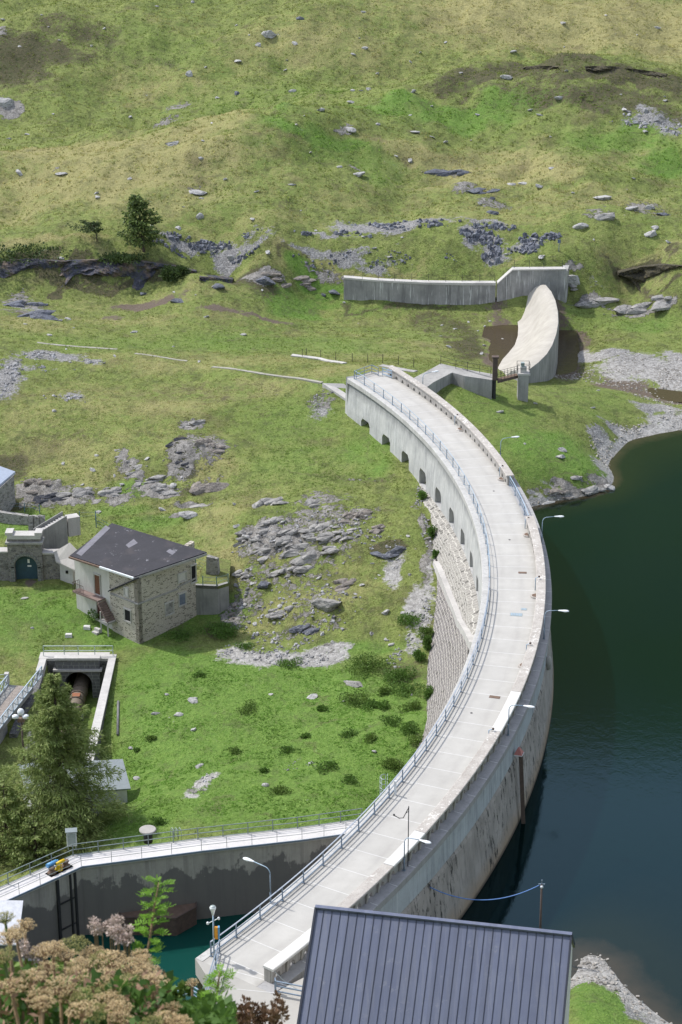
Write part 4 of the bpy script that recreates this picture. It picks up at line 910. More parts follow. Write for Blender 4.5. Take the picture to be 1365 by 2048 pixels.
# thin mast with side arm next to the nearest lamp
p = D(-28.6, 4.98, -.04); t = thing('weather_mast', 'tall thin mast with a bent side arm rising from the lake ledge', 'mast', p); Z = Vector((0,0,1))
MB().tube([p, p + Z * 4.6], .032, 8).build('pole', M['cable_dark'], t)
MB().tube([p + Z * 4.5, p + Vector((-.35,-.05,3.75)), p + Vector((-.62,-.05,3.72)), p + Vector((-.95,-.02,3.92))], .03, 6).build('side_arm', M['cable_dark'], t)
q = MB(); q.bar(p + Vector((-.02,0,4.2)), p + Vector((-.22,0,4.05)), .03); q.build('brace', M['cable_dark'], t)
MB().lathe(p + Vector((-.97,-.02,3.9)), [(.03,0),(.07,.03),(.07,.10),(.02,.13)], 10).build('sensor', M['iron'], t)
# vent posts at the foot of the parapet and the half round lids beside them
for i, (ph, lb) in enumerate(((17.4,'stub vent post at the arched parapet, farthest up the roadway'),(9.3,'stub vent post at the arched parapet close to the railed gap'),(2.3,'stub vent post at the broken end of the parapet below the railed gap'),
        (-4.9,'tall blue vent post bent over the coping beside a rusty half round lid'),(-11.7,'short vent post between the grating and the white coping'),(-19.4,'leaning vent post by the flaking white coping patch'))):
    p = D(ph, 4.05); t = thing('vent_post', lb, 'vent post', p, 0, 'vent posts along the parapet')
    h_ = (.95,.95,.9,1.15,1.1,1.1)[i]; o = D(ph + .05, 4.35, h_ + .12)
    MB().tube([p, p + Z * h_, o], .04, 8).build('pipe', M['blue_pale'], t)
    MB().lathe(o - Z * .06, [(.09,0),(.09,.12),(.03,.15)], 10).build('cap', M['rust_dark'], t)
for ph, lb in ((16.5,'pale half round lid by the arched parapet, farthest along the roadway'),(8.8,'half round lid by the arches close to the railed gap'),(1.4,'half round rusty lid just below the railed gap'),
        (-5.6,'large half round rusty lid beside the tall blue vent post'),(-12.6,'rusty half round lid halfway between the grating and the white coping')):
    c = D(ph, 4.12); t = thing('drain_cover', lb, 'drain lid', c, 0, 'half round lids at the parapet foot'); a = math.radians(ph) + math.pi
    def hr(r, z): return [(c.x + r * math.cos(a + k), c.y + r * math.sin(a + k), z) for k in np.linspace(-math.pi/2, math.pi/2, 12)]
    MB().hexa(hr(.52, 0), hr(.5, .13)).build('concrete_rim', M['coping'], t)
    MB().hexa(hr(.36, .132), hr(.34, .155)).build('iron_lid', M['rust'], t)
def plate(name, label, cat, ph, off, w, l, mat, slots=0):
    c = D(ph, off); a = math.radians(ph); t = thing(name, label, cat, c)
    MB().box((c.x, c.y, .012), (w, l, .016), a).build('frame', M['galv'] if slots else mat, t)
    q = MB(); x = Vector((math.cos(a), math.sin(a), 0)); y = Vector((-x.y, x.x, 0))
    if slots:
        for i in range(slots): cc = c + x * ((i + .5) / slots - .5) * w * .9; q.box((cc.x, cc.y, .025), (w * .9 / slots * .5, l * .8, .012), a)
        q.build('grating', M['blue_pale'], t)
    else: q.box((c.x, c.y, .024), (w * .85, l * .85, .01), a); q.build('cover', mat, t)
plate('hatch', 'rust red rectangular hatch in the roadway, above the blue vent post', 'hatch', -3.0, 3.0, .75, .38, M['rust'])
plate('hatch', 'rust red rectangular hatch in the roadway beside the white repaired coping', 'hatch', -15.6, 2.75, .85, .42, M['rust'])
plate('drain_grating', 'large pale grating let into the roadway near a street lamp', 'grating', -7.6, 2.55, 1.05, .62, M['galv'], 7)
plate('drain_grating', 'small pale grating next to the large grating in the roadway', 'grating', -7.0, 3.15, .5, .4, M['galv'], 4)
for i, (ph, off) in enumerate(((.9,2.3),(7.3,2.6),(-17.2,1.6))):
    c = D(ph, off); o = MB().lathe((c.x, c.y, 0), [(.10,.0),(.10,.012),(.05,.02)], 12).build('stud', M['iron'], origin=c)
    tag(o, ('tiny dark stud in the roadway just below the railed gap','tiny dark stud in the roadway across from the parapet end','tiny dark stud alone in the roadway across from the white coping')[i], 'road stud')
# red capped gauge pipes on the lake face
for (ph, lb, z1) in ((-18.0,'pointed red cap on a long dark pipe running down the dam into the lake',-9.5),(-30.8,'pointed red cap on a dark pipe close behind the metal roof',-9.5)):
    top = D(ph, 5.75, -1.75); t = thing('gauge_pipe', lb, 'gauge pipe', top)
    a = math.radians(ph); n_ = Vector((math.cos(a), math.sin(a), 0)); tg = Vector((-n_.y, n_.x, 0))
    b = [D(ph, 5.9, -1.95), D(ph, 6.42, z1)]
    q = MB(); q.bar(b[0], b[1], .30, .24); q.build('pipe', M['rust_dark'], t)
    q = MB(); q.hexa([top + tg * x + n_ * y + Z * -.25 for x, y in ((-.34,-.3),(.34,-.3),(.34,.32),(-.34,.32))], [top + tg * x + n_ * y + Z * .3 for x, y in ((-.03,-.03),(.03,-.03),(.03,.03),(-.03,.03))]); q.build('cap', M['cap_red'], t)
    q = MB(); q.hexa([top + tg * x + n_ * y + Z * -.31 for x, y in ((-.36,-.3),(.36,-.3),(.36,.34),(-.36,.34))], [top + tg * x + n_ * y + Z * -.255 for x, y in ((-.36,-.3),(.36,-.3),(.36,.34),(-.36,.34))]); q.build('cap_rim', M['white_metal'], t)
# rounded bulge of a pipe mouth on the far face
c = D(-9.4, 5.55, -2.4); o = MB().lathe(c, [(.05,-.9),(.28,-.7),(.32,0),(.2,.3),(.03,.42)], 12).build('float_chamber', M['lime'], origin=c); tag(o, 'small weathered grey float chamber bulging from the dam face under a lamp', 'float chamber')
# mast in the shallows with the blue cable
mp = P(1079,1925,-8.6); top = PYd(1084,1768, mp.y)
t = thing('cable_mast', 'brown pole standing in the shallows with a small blue bracket on top', 'pole', mp)
MB().tube([mp, top], [.09,.065], 8).build('pole', M['rust_dark'], t)
q = MB(); q.bar(top + Vector((-.22,0,-.02)), top + Vector((.22,0,-.02)), .07); q.bar(top + Vector((0,0,-.05)), top + Vector((0,0,.32)), .07); q.build('bracket', M['blue'], t)
q = MB(); q.lathe(top + Vector((.0,-.08,-.28)), [(.03,0),(.1,.03),(.1,.17),(.03,.2)], 10); q.build('clamp', M['white_metal'], t)
ca = D(-27.3, 5.42, -3.0)
pts = [lerp(ca, top, k) + Vector((0,0,-1.15 * 4 * k * (1 - k))) for k in np.linspace(0, 1, 22)]
o = MB().tube(pts, .035, 6).build('cable', M['cable_blue'], origin=ca); tag(o, 'blue cable sagging from the dam face to the brown pole', 'cable')
# cage ladder on the valley side
lc = P(772,1572,-.4); t = thing('cage_ladder', 'pale hooped cage ladder behind the railing on the valley face', 'ladder', lc)
for k in range(4):
    c = lc + Z * (.75 - k * .42); q = MB(); q.tube([c + Vector((-.45 + .5 * (1 - math.cos(s_)), .42 * math.sin(s_), 0)) if 0 else c + Vector((-.42 * math.sin(s_), .40 * math.cos(s_), 0)) for s_ in np.linspace(0, math.pi, 9)], .022, 5); q.build('hoop', M['galv'], t)
q = MB()
for s_ in np.linspace(0, math.pi, 5): q.tube([lc + Vector((-.42 * math.sin(s_), .40 * math.cos(s_), .75)), lc + Vector((-.42 * math.sin(s_), .40 * math.cos(s_), -3.2))], .018, 5)
q.build('cage_bars', M['galv'], t)
q = MB()
for k in range(12): q.bar(lc + Vector((.12,.2,.9 - .3 * k)), lc + Vector((.12,-.2,.9 - .3 * k)), .03)
q.build('rungs', M['galv'], t)
q = MB(); p = P(791,1590,0); q.box(p, (.14,.14,1.15), math.radians(-24), z0=True); o = q.build('marker_post', M['white_metal'], origin=p); tag(o, 'white square post at the break in the valley railing', 'post')

# ------------------------------------------------------------------ near end of the dam: open concrete forecourt
fc = [D(-37,-.62), D(-37,5.5), Vector((-1.0,103.6,0)), Vector((-1.5,88,0)), Vector((-11.5,88,0)), P(385,2010,0), P(412,1998,0), P(424,1968,0)]
o = MB().prism([(p[0], p[1]) for p in fc], -1.2, -.004).build('forecourt', M['deck']); tag(o, kind='structure')
q = MB()
for a, b in ((P(430,1932,0), P(590,1976,0)), (P(560,1995,0), P(540,2040,0))):
    d = (b - a).normalized(); x = Vector((-d.y, d.x, 0)) * .022; q.hexa([a - x, b - x, b + x, a + x], [p + Vector((0,0,.005)) for p in (a - x, b - x, b + x, a + x)])
for a, b in ((P(452,1976,0), P(552,1986,0)),):
    d = (b - a).normalized(); x = Vector((-d.y, d.x, 0)) * .022; q.hexa([a - x, b - x, b + x, a + x], [p + Vector((0,0,.005)) for p in (a - x, b - x, b + x, a + x)])
tag(q.build('forecourt_joint', M['joint']), kind='structure')
straight_rail('forecourt_railing', 'short blue railing dropping beside the instrument bracket at the corner of the forecourt', 'railing', [P(440,1907,0), P(432,1936,0), P(420,1975,0), P(408,2004,0)], (1.0,.55,.15), 1.02, M['blue'], .08, .06, thick=.05)
r_ = [P(314,2006,-.3), P(385,1998,-.1), P(422,2014,0)]
straight_rail('basin_edge_railing', 'blue railing at the basin rim half hidden by the leafy sapling', 'railing', [P(302,2008,-.3), P(383,1998,-.1), P(421,2022,-.1)], (1.0,.7,.4), 1.05, M['blue_pale'], .07, .06, thick=.05)
straight_rail('corner_railing', 'three bar blue railing between the parapet end and the dark metal roof', 'railing', [P(551,1984,0), P(552,1989,0), P(640,2006,0)], (.95,.62,.25), 1.0, M['blue'], .09, .08, thick=.06)
a = D(PH0 + .45, 4.9, .95); b = P(640,1985,.3)
o = MB().tube([lerp(a, b, k) + Vector((0,0,-.55 * 4 * k * (1 - k))) for k in np.linspace(0, 1, 12)], .018, 5).build('chain', M['galv'], origin=a); tag(o, 'thin hanging chain from the near end of the parapet', 'chain')
bp = P(428,1938,0)
t = thing('concrete_bracket', 'square concrete block jutting over the basin at the near corner of the dam', 'bracket', bp)
MB().prism([tuple(P(*q_, -.0)[:2]) for q_ in ((414,1922),(436,1902),(446,1915),(434,1944),(427,1948),(416,1944))], -1.5, -.01).build('block', M['concrete_light'], t)
ip = P(429,1918,0); t = thing('instrument_pole', 'grey instrument pole with a funnel top and an orange and blue box', 'instrument pole', ip)
MB().tube([ip, ip + Z * 3.35], .05, 8).build('pole', M['blue_pale'], t)
MB().lathe(ip + Z * 3.2, [(.07,0),(.09,.12),(.13,.3),(.19,.42),(.2,.55),(.18,.6)], 14).build('rain_gauge', M['white_metal'], t)
MB().lathe(ip + Z * 3.8, [(.175,0),(.14,.04),(.03,.06)], 14).build('gauge_top', M['galv'], t)
q = MB(); q.bar(ip + Vector((-.3,0,2.6)), ip + Vector((.32,.0,2.95)), .04); q.lathe(ip + Vector((.34,0,2.85)), [(.03,0),(.08,.04),(.08,.15),(.03,.2)], 8); q.lathe(ip + Vector((-.34,0,2.5)), [(.03,0),(.08,.04),(.08,.15),(.03,.2)], 8); q.build('sensor_arm', M['white_metal'], t)
q = MB(); q.box(ip + Vector((.17,-.05,1.95)), (.2,.2,.8)); bx_ = q.build('box', M['orange'], t)
q = MB(); q.box(ip + Vector((.33,-.03,1.97)), (.10,.22,.82)); q.build('box_side', M['sky_blue'], bx_)

# ------------------------------------------------------------------ basin wall with its walkway
def offs(poly, d):
    out = []
    for i, p in enumerate(poly):
        a = poly[max(i - 1, 0)]; b = poly[min(i + 1, len(poly) - 1)]; t_ = Vector((b[0] - a[0], b[1] - a[1])).normalized(); out.append(Vector((p[0] - t_.y * d, p[1] + t_.x * d, 0)))
    return out
bw = thing('basin_wall', 'tall stained concrete wall with a pale walkway on top around the basin', 'retaining wall', WK[2])
F_, Bk = offs(WK, .95), offs(WK, -.95)      # WK runs right to left: +d is the camera side
wallf = [(p.x, p.y) for p in F_]; wallb = [(p.x, p.y) for p in Bk]
q = MB(); q.sweep([[(a.x, a.y, -23), (a.x, a.y, WZ - .22), (b.x, b.y, WZ - .22), (b.x, b.y, -23)] for a, b in zip(offs(WK, .78), offs(WK, -.7))]); q.build('wall', M['basin_wall'], bw)
q = MB(); q.sweep([[(a.x, a.y, WZ - .218), (a.x, a.y, WZ), (b.x, b.y, WZ), (b.x, b.y, WZ - .218)] for a, b in zip(offs(WK, .92), offs(WK, -.92))]); q.build('walkway', M['walk'], bw)
q = MB(); q.sweep([[(a.x, a.y, WZ - .1), (a.x, a.y, WZ + .05), (b.x, b.y, WZ + .05), (b.x, b.y, WZ - .1)] for a, b in zip(offs(WK, .99), offs(WK, .923))]); q.build('edge_beam', M['blue'], bw)
def along(poly, st):
    out = []; 
    for a, b in zip(poly[:-1], poly[1:]):
        L = (Vector(b) - Vector(a)).length; n = max(1, int(round(L / st))); out += [lerp(a, b, i / n) for i in range(n)]
    return out + [Vector(poly[-1])]
def zed(l, z): return [Vector((p[0], p[1], z)) for p in l]
straight_rail('walkway_railing', 'grey green railing on the grass side of the basin walkway', 'railing', zed(along(offs(WK, -.86), 2.1), WZ), (1.02,.55,.08), 1.03, M['grey_rail'], .07, .05)
straight_rail('walkway_railing', 'thin grey railing on the basin side of the walkway', 'railing', zed(along(offs(WK, .86), 2.1), WZ), (1.02,.5), 1.03, M['grey_rail'], .035, .028)
# faint bays in the wall: joints with pale run marks are in the material; ladder marks of two drain pipes
for px in (490,228):
    a = P(px, 1700 if px > 300 else 1728, WZ); a = Vector((a.x, offs(WK, .80)[1 if px > 400 else 2].y, 0)) if 0 else a
c = P(145,1700,WZ)
t = thing('control_cabinet', 'pale grey control cabinet on legs at the bend of the walkway', 'cabinet', c)
q = MB(); q.box(c + Z * 1.1, (.78,.5,1.25), .15); cb = q.build('case', M['white_metal'], t)
q = MB(); q.box(c + Z * 1.76, (.92,.66,.07), .15); q.build('roof', M['roof_grey'], t)
q = MB(); q.box(c + Vector((.04,-.265,1.1)), (.64,.02,1.05), .15); q.build('door', M['galv'], t)
for dx in (-.3,.3): MB().box(c + Vector((dx,0,0)), (.06,.06,.5), z0=True).build('leg', M['galv'], t)
# valve drives: blue and yellow motors on a rusty frame over two sluice guides
g0, g1 = P(96,1746,WZ), P(132,1728,WZ)
g0, g1 = Vector((g0.x, g0.y, WZ)), Vector((g1.x, g1.y, WZ)); dd = (g1 - g0).normalized(); nn = Vector((dd.y, -dd.x, 0))
t = thing('sluice_drive', 'blue and yellow valve drive on a rusty platform at the edge of the walkway', 'valve drive', g0)
q = MB(); q.hexa([g0 - dd*.2 + nn*.7 - Z*.12, g1 + dd*.2 + nn*.7 - Z*.12, g1 + dd*.2 - nn*.1 - Z*.12, g0 - dd*.2 - nn*.1 - Z*.12], [g0 - dd*.2 + nn*.7, g1 + dd*.2 + nn*.7, g1 + dd*.2 - nn*.1, g0 - dd*.2 - nn*.1]); q.build('platform', M['blue'], t)
for k, (mt, r_) in enumerate((('rust',.28),('yellow',.26),('rust',.28))):
    c = lerp(g0, g1, (.12,.5,.88)[k]) + nn * .25
    q = MB(); q.lathe(c, [(r_ * 1.25,0),(r_ * 1.3,.08),(r_ * .8,.16),(r_ * .75,.4),(r_,.42),(r_,.5),(r_ * .3,.56)], 12); q.build('gearbox', M[mt], t)
q = MB(); c = lerp(g0, g1, .3) + Vector((0,0,.62)); q.tube([c - dd*.55, c + dd*.35], .19, 10); q.tube([c + dd*.35, c + dd*.5], .12, 10); q.build('motor', M['sky_blue'], t)
q = MB(); c = lerp(g0, g1, .58) + nn * .2 + Vector((0,0,.55)); q.tube([c - dd*.35, c + dd*.45], .15, 10); q.build('motor', M['yellow'], t)
t = thing('sluice_guides', 'pair of black iron guide rails running down the basin wall below the drive', 'sluice guide', g0)
wallp = lambda k: lerp(g0, g1, k) + nn * .93
for k in (0.05,.75,1.0):
    a = g0 + (g1 - g0) * k; f = Vector((a.x, a.y, 0)) + nn * .98 - Vector((0,0,0)); MB().box((f.x, f.y, -19.6), (.2 if k != .75 else .14,.24,8.4), math.atan2(dd.y, dd.x), z0=True).build('guide_rail', M['iron'], t)
q = MB()
for z in (-13.5,-15.8,-18.6): a = g0 + nn * 1.0; b = g1 + nn * 1.0; q.bar((a.x, a.y, z), (b.x, b.y, z), .1)
q.build('cross_bars', M['iron'], t)
# round vent chimney and hooped ladder on the grass side
c = P(297,1684,-11.6); t = thing('vent_stack', 'short dark vent stack with a wide flat concrete top beside the walkway', 'vent stack', c)
MB().lathe(c, [(.36,0),(.36,1.0)], 14).build('stack', M['iron'], t)
MB().lathe(c + Z * 1.0, [(.45,0),(.68,.05),(.68,.16),(.6,.2)], 18).build('top', M['lime'], t)
c = P(350,1678,-11.3); t = thing('hoop_ladder', 'pale hooped top of a ladder at the grass side of the walkway', 'ladder', c)
for x in (-.3,0,.3):
    q = MB(); q.tube([c + Vector((x,0,0)), c + Vector((x,0,.95)), c + Vector((x + .12,-.1,1.1)), c + Vector((x + .25,-.3,1.0)), c + Vector((x + .28,-.3,.3))], .025, 6); q.build('hoop', M['galv'], t)
q = MB(); 
for z in (.25,.55,.85): q.bar(c + Vector((-.3,0,z)), c + Vector((.3,0,z)), .025)
q.build('rungs', M['galv'], t)
# rusty intake box in the basin
zt_ = -15.75
ib = [P(*q_, zt_) for q_ in ((232,1812),(300,1803),(392,1802),(393,1815),(352,1838),(245,1836))]
t = thing('intake_box', 'rusty brown many sided intake box rising from the basin water', 'intake box', ib[2])
q = MB(); q.prism([p[:2] for p in ib], -23, zt_ - .05); q.build('side_plates', M['rust_dark'], t)
cc = sum((p for p in ib), Vector((0,0,0))) / len(ib)
q = MB(); q.hexa([p + Vector((0,0,-.045)) for p in ib], [cc + (p - cc) * .97 + Vector((0,0,.03)) for p in ib]); q.build('cover', M['rust'], t)
q = MB(); 
for a, b in zip(ib, ib[1:] + ib[:1]): q.bar(a + Z * .05, b + Z * .05, .12, .1)
q.build('rim', M['rust_dark'], t)
sh = [cc + (p - cc) * 1.25 for p in ib]
o = MB().prism([p[:2] for p in sh], -23, -17.5).build('intake_footing', M['lime']); tag(o, 'pale submerged footing around the rusty intake box', 'footing')
# pale sheet roof at the left rim of the basin
rf = [P(-40,1800,-9), P(47,1801,-9), P(36,1889,-10.4), P(-60,1889,-10.4)]
t = thing('basin_hut', 'small hut with a pale sheet roof at the left edge of the basin', 'hut', rf[2])
q = MB(); q.hexa([p - Z * .12 for p in rf], rf); q.build('roof', M['roof_white'], t)
cc = sum((p for p in rf), Vector((0,0,0))) / 4
q = MB(); q.hexa([Vector((*(cc + (p - cc) * .94)[:2], -20)) for p in rf], [Vector((*(cc + (p - cc) * .94)[:2], p.z - .13)) for p in rf]); q.build('walls', M['concrete_dark'], t)
q = MB(); q.box((rf[2].x + .6, rf[2].y + .4, -12.2), (1.5,.5,.35)); q.build('step', M['concrete'], t)

# ------------------------------------------------------------------ near building with the dark metal roof
RA = math.radians(-10.9); ex = Vector((math.cos(RA), math.sin(RA), 0)); ey = Vector((-ex.y, ex.x, 0))
rl, rr_ = P(632,1815,6), P(1143,1870,6); rl.z = rr_.z = 6
def rb(u, v, z): return rl + ex * u + ey * v + Vector((0,0,z - 6))
L_ = (rr_ - rl).length; SL = .86
t = thing('powerhouse', 'near building with a steep dark blue grey metal roof and white gable wall', 'building', rb(L_/2,-4,0))
q = MB(); q.hexa([rb(0,-8.5,6-8.5*SL-.12), rb(L_,-8.5,6-8.5*SL-.12), rb(L_,0,6-.12), rb(0,0,6-.12)], [rb(0,-8.5,6-8.5*SL), rb(L_,-8.5,6-8.5*SL), rb(L_,0,6), rb(0,0,6)])
rf_ = q.build('roof', M['seam_roof'], t)
q = MB(); q.hexa([rb(0,.003,6-.12), rb(L_,.003,6-.12), rb(L_,3.6,6-3.6*SL-.12), rb(0,3.6,6-3.6*SL-.12)], [rb(0,.003,6), rb(L_,.003,6), rb(L_,3.6,6-3.6*SL), rb(0,3.6,6-3.6*SL)]); q.build('back_roof', M['seam_roof'], t)
q = MB(); ns = int(L_ / .49)
for i in range(1, ns):
    u = L_ * i / ns + .0
    q.hexa([rb(u-.016,-8.49,6-8.49*SL+.002), rb(u+.016,-8.49,6-8.49*SL+.002), rb(u+.016,-.1,6-.1*SL+.002), rb(u-.016,-.1,6-.1*SL+.002)], [rb(u-.012,-8.49,6-8.49*SL+.05), rb(u+.012,-8.49,6-8.49*SL+.05), rb(u+.012,-.1,6-.1*SL+.05), rb(u-.012,-.1,6-.1*SL+.05)])
q.build('seams', M['seam_dark'], rf_)
q = MB(); q.bar(rb(-.04,0,6.06), rb(L_+.04,0,6.06), .3, .1); q.build('ridge_cap', M['seam_roof'], rf_)
for u in (0, L_):
    q = MB(); q.bar(rb(u,-8.5,6-8.5*SL-.04), rb(u,0,5.98), .12, .24); q.bar(rb(u,3.6,6-3.6*SL-.04), rb(u,.0,5.98), .12, .24); q.build('verge_board', M['seam_dark'], rf_)
gb = [rb(.5,-7.5,-8), rb(L_-.3,-7.5,-8), rb(L_-.3,2.9,-8), rb(.5,2.9,-8)]
q = MB()
for u in (.5, L_-.2):
    q.hexa([rb(u-.15,-7.5,-8), rb(u+.15,-7.5,-8), rb(u+.15,2.9,-8), rb(u-.15,2.9,-8)], [rb(u-.15,-7.5,6-7.5*SL-.2), rb(u+.15,-7.5,6-7.5*SL-.2), rb(u+.15,2.9,6-2.9*SL-.2), rb(u-.15,2.9,6-2.9*SL-.2)])
    q.add([rb(u-.15,-7.5,6-7.5*SL-.2), rb(u-.15,2.9,6-2.9*SL-.2), rb(u-.15,0,5.8), rb(u+.15,-7.5,6-7.5*SL-.2), rb(u+.15,2.9,6-2.9*SL-.2), rb(u+.15,0,5.8)], [(0,1,2),(5,4,3),(0,2,5,3),(1,4,5,2)])
    q.build('gable_wall', M['white_wall'], t); q = MB()
q = MB(); q.hexa([rb(.66,2.6,-8), rb(L_-.76,2.6,-8), rb(L_-.76,2.9,-8), rb(.66,2.9,-8)], [rb(.66,2.6,6-2.9*SL-.2), rb(L_-.76,2.6,6-2.9*SL-.2), rb(L_-.76,2.9,6-2.9*SL-.2), rb(.66,2.9,6-2.9*SL-.2)]); q.build('back_wall', M['white_wall'], t)
q = MB(); q.hexa([rb(.66,-7.5,-8), rb(L_-.76,-7.5,-8), rb(L_-.76,-7.2,-8), rb(.66,-7.2,-8)], [rb(.66,-7.5,6-7.5*SL-.2), rb(L_-.76,-7.5,6-7.5*SL-.2), rb(L_-.76,-7.2,6-7.5*SL-.2), rb(.66,-7.2,6-7.5*SL-.2)]); q.build('front_wall', M['white_wall'], t)

# ------------------------------------------------------------------ spillway beyond the far end
def poly_wall(q, pts, thick, zb, mi=0):
    "wall along pts (x,y,ztop) with thickness away from the camera"
    b = offs(pts, thick) if 0 else [Vector((p[0], p[1] + thick, 0)) for p in pts]
    q.sweep([[(p[0], p[1], zb), (p[0], p[1], p[2]), (b_.x, b_.y, p[2]), (b_.x, b_.y, zb)] for p, b_ in zip(pts, b)])
t = thing('spillway_wall', 'long stained grey concrete wall beyond the dam ending in a higher block', 'retaining wall', P(850,560,-1.2))
top = [P(688,556,-2.7), P(760,562,-2.7), P(850,566,-2.65), P(930,567,-2.6), P(992,567,-2.6)]
q = MB(); poly_wall(q, top, 1.0, -8); q.build('long_wall', M['spill_wall'], t)
yb = P(995,567,-2.6).y; xa, xb, xc = P(995,567,-2.6).x + .01, P(1026,540,-.6).x, P(1131,538,-.6).x
q = MB()
q.add([(xa,yb,-8),(xb,yb,-8),(xb,yb,-.6),(xa,yb,-2.58),(xa,yb+1.05,-8),(xb,yb+1.05,-8),(xb,yb+1.05,-.6),(xa,yb+1.05,-2.58)], [(0,1,2,3),(7,6,5,4),(3,2,6,7),(0,4,5,1),(1,5,6,2),(0,3,7,4)])
q.prism([(xb+.003,yb),(xc,yb+.3),(xc,yb+1.4),(xb+.003,yb+1.4)], -8, -.6); q.prism([(xc+.003,yb+.3),(xc+.35,yb+.5),(xc+.9,yb+3.4),(xc+.003,yb+3.4)], -8, -.9)
q.build('end_block', M['spill_wall'], t)
q = MB(); poly_wall(q, [(p[0], p[1] - .08, p[2] + .1) for p in top], 1.15, -2.85); q.sweep([[(x, y - .08, z - .16), (x, y - .08, z + .02), (x, y + 1.15, z + .02), (x, y + 1.15, z - .16)] for x, y, z in ((xa,yb,-2.58),(xb,yb,-.6),(xc + .05,yb+.3,-.6))]); q.build('coping', M['concrete_light'], t)
fp = [P(x_, y_ + 4, -2.62) for x_, y_ in ((725,556),(757,557),(790,559),(824,560),(858,561),(892,562),(925,562),(960,562),(990,562))]
straight_rail('wall_fence', 'thin wire fence of short posts along the top of the spillway wall', 'fence', [p + Vector((0,.4,0)) for p in fp], (.95,.5), 1.1, M['iron'], .05, .015)
straight_rail('block_fence', 'wire fence with taller posts on the higher end block of the spillway wall', 'fence', [Vector((xb+.3,yb+.8,-.6)), Vector((xb+2.4,yb+.9,-.6)), Vector((xb+4.4,yb+1,-.6)), Vector((xc-.3,yb+1.1,-.6))], (.95,.5), 1.1, M['iron'], .05, .015)
# curved weir: smooth pale chute to the left, upright face to the right
CR = [(1092,570),(1103,583),(1111,600),(1116,622),(1117,645),(1113,668),(1105,690),(1094,708),(1078,724),(1060,738),(1044,750)]
TOE = [(1018,621),(1026,628),(1035,640),(1037,655),(1036,672),(1030,690),(1018,705),(1006,718),(999,730),(994,742),(990,756)]
t = thing('spillway_weir', 'curved spillway weir with a smooth sunlit chute and dark upright lake face', 'weir', P(1060,660,-3))
rows = []; fr = []
prof = [(0,0),(.06,.0),(.16,.035),(.28,.12),(.42,.30),(.58,.56),(.72,.77),(.86,.92),(1,1)]
cw_ = [P(a, b, -2.5) for a, b in CR]; tw = [P(a, b, -7.0) for a, b in TOE]
for c_, t_ in zip(cw_, tw):
    rows.append([Vector((c_.x + (t_.x - c_.x) * s_, c_.y + (t_.y - c_.y) * s_, -2.5 - 4.5 * d_)) for s_, d_ in prof])
q = MB(); q.strip(rows, 0, True); q.build('chute', M['ogee'], t)
q = MB(); q.strip([[c_, c_ + Vector((.12,0,-.25)), c_ + Vector((.14,-.0,-7.5))] for c_ in cw_], 0, True); 
q.add([rows[-1][0], *rows[-1][1:], Vector((tw[-1].x, tw[-1].y, -9)), cw_[-1] + Vector((.14,0,-7.5))], [tuple(range(len(prof) + 2))]); q.build('lake_face', M['ogee_face'], t)
# slab path, low wall and the sluice with its footbridge and pillar
sl = [P(*q_, -.15) for q_ in ((820,760),(862,738),(882,727),(925,737),(985,748),(985,760),(930,752),(905,745),(868,764),(846,780))]
o = MB().prism([p[:2] for p in sl], -4.5, -.15).build('slab_path', M['concrete']); tag(o, kind='structure')
q = MB(); w = [P(925,738,-.13), P(955,748,-.13), P(989,757,-.13)]; poly_wall(q, w, .45, -5.5); o = q.build('sluice_wall', M['concrete_dark'], origin=w[2]); tag(o, 'dark low concrete wing wall at the end of the slab path', 'wall')
s0 = P(990,758,-.2); t = thing('sluice_gate', 'rusty purple sluice gate housing standing at the end of the slab path', 'sluice gate', s0)
MB().box(s0 + Vector((0,0,-.1)), (.55,.55,2.75), z0=True).build('housing', M['rust_dark'], t)
q = MB(); q.box(s0 + Vector((0,0,2.66)), (.8,.7,.16)); q.build('top_plate', M['rust_dark'], t)
q = MB(); q.box(s0 + Vector((.0,-.1,-4.2)), (.3,.3,4.1), z0=True); q.build('stem', M['iron'], t)
pb = P(1045,800,-3.2); pt = Vector((pb.x, pb.y, -.5))
t = thing('sluice_pillar', 'tall free standing concrete pillar with a railed top beside the weir', 'pillar', pb)
MB().box((pb.x, pb.y, -5), (1.2,1.2,5.0), z0=True).build('shaft', M['concrete'], t)
q = MB(); q.box((pb.x + .05, pb.y, .003), (1.45,1.4,.22), z0=True); q.box((pb.x, pb.y, .226), (.7,.7,.7), z0=True); q.build('cap', M['concrete_light'], t)
q = MB(); q.box((pb.x - .1, pb.y, .93), (.4,.5,.45), z0=True); q.build('gear_box', M['galv'], t)
q = MB()
for x, y in ((-.7,-.6),(.7,-.6),(.7,.6),(-.7,.6)): q.bar((pb.x + x, pb.y + y, .22), (pb.x + x, pb.y + y, 1.4), .05)
for z in (.8,1.37):
    for (x0, y0), (x1, y1) in (((-.7,-.6),(.7,-.6)),((.7,-.6),(.7,.6)),((-.7,.6),(.7,.6))): q.bar((pb.x + x0, pb.y + y0, z), (pb.x + x1, pb.y + y1, z), .035)
q.build('guard_rail', M['iron'], t)
a, b = s0 + Vector((.3,-.2,-.05)), Vector((pb.x - .64, pb.y + .1, -.15))
t = thing('footbridge', 'narrow rusty footbridge from the sluice gate to the pillar', 'footbridge', a)
MB().bar(a, b, .7, .16).build('deck', M['rust'], t)
q = MB(); q.bar(a + Vector((0,-.36,-.12)), b + Vector((0,-.36,-.12)), .1, .3); q.build('girder', M['rust_dark'], t)
q = MB()
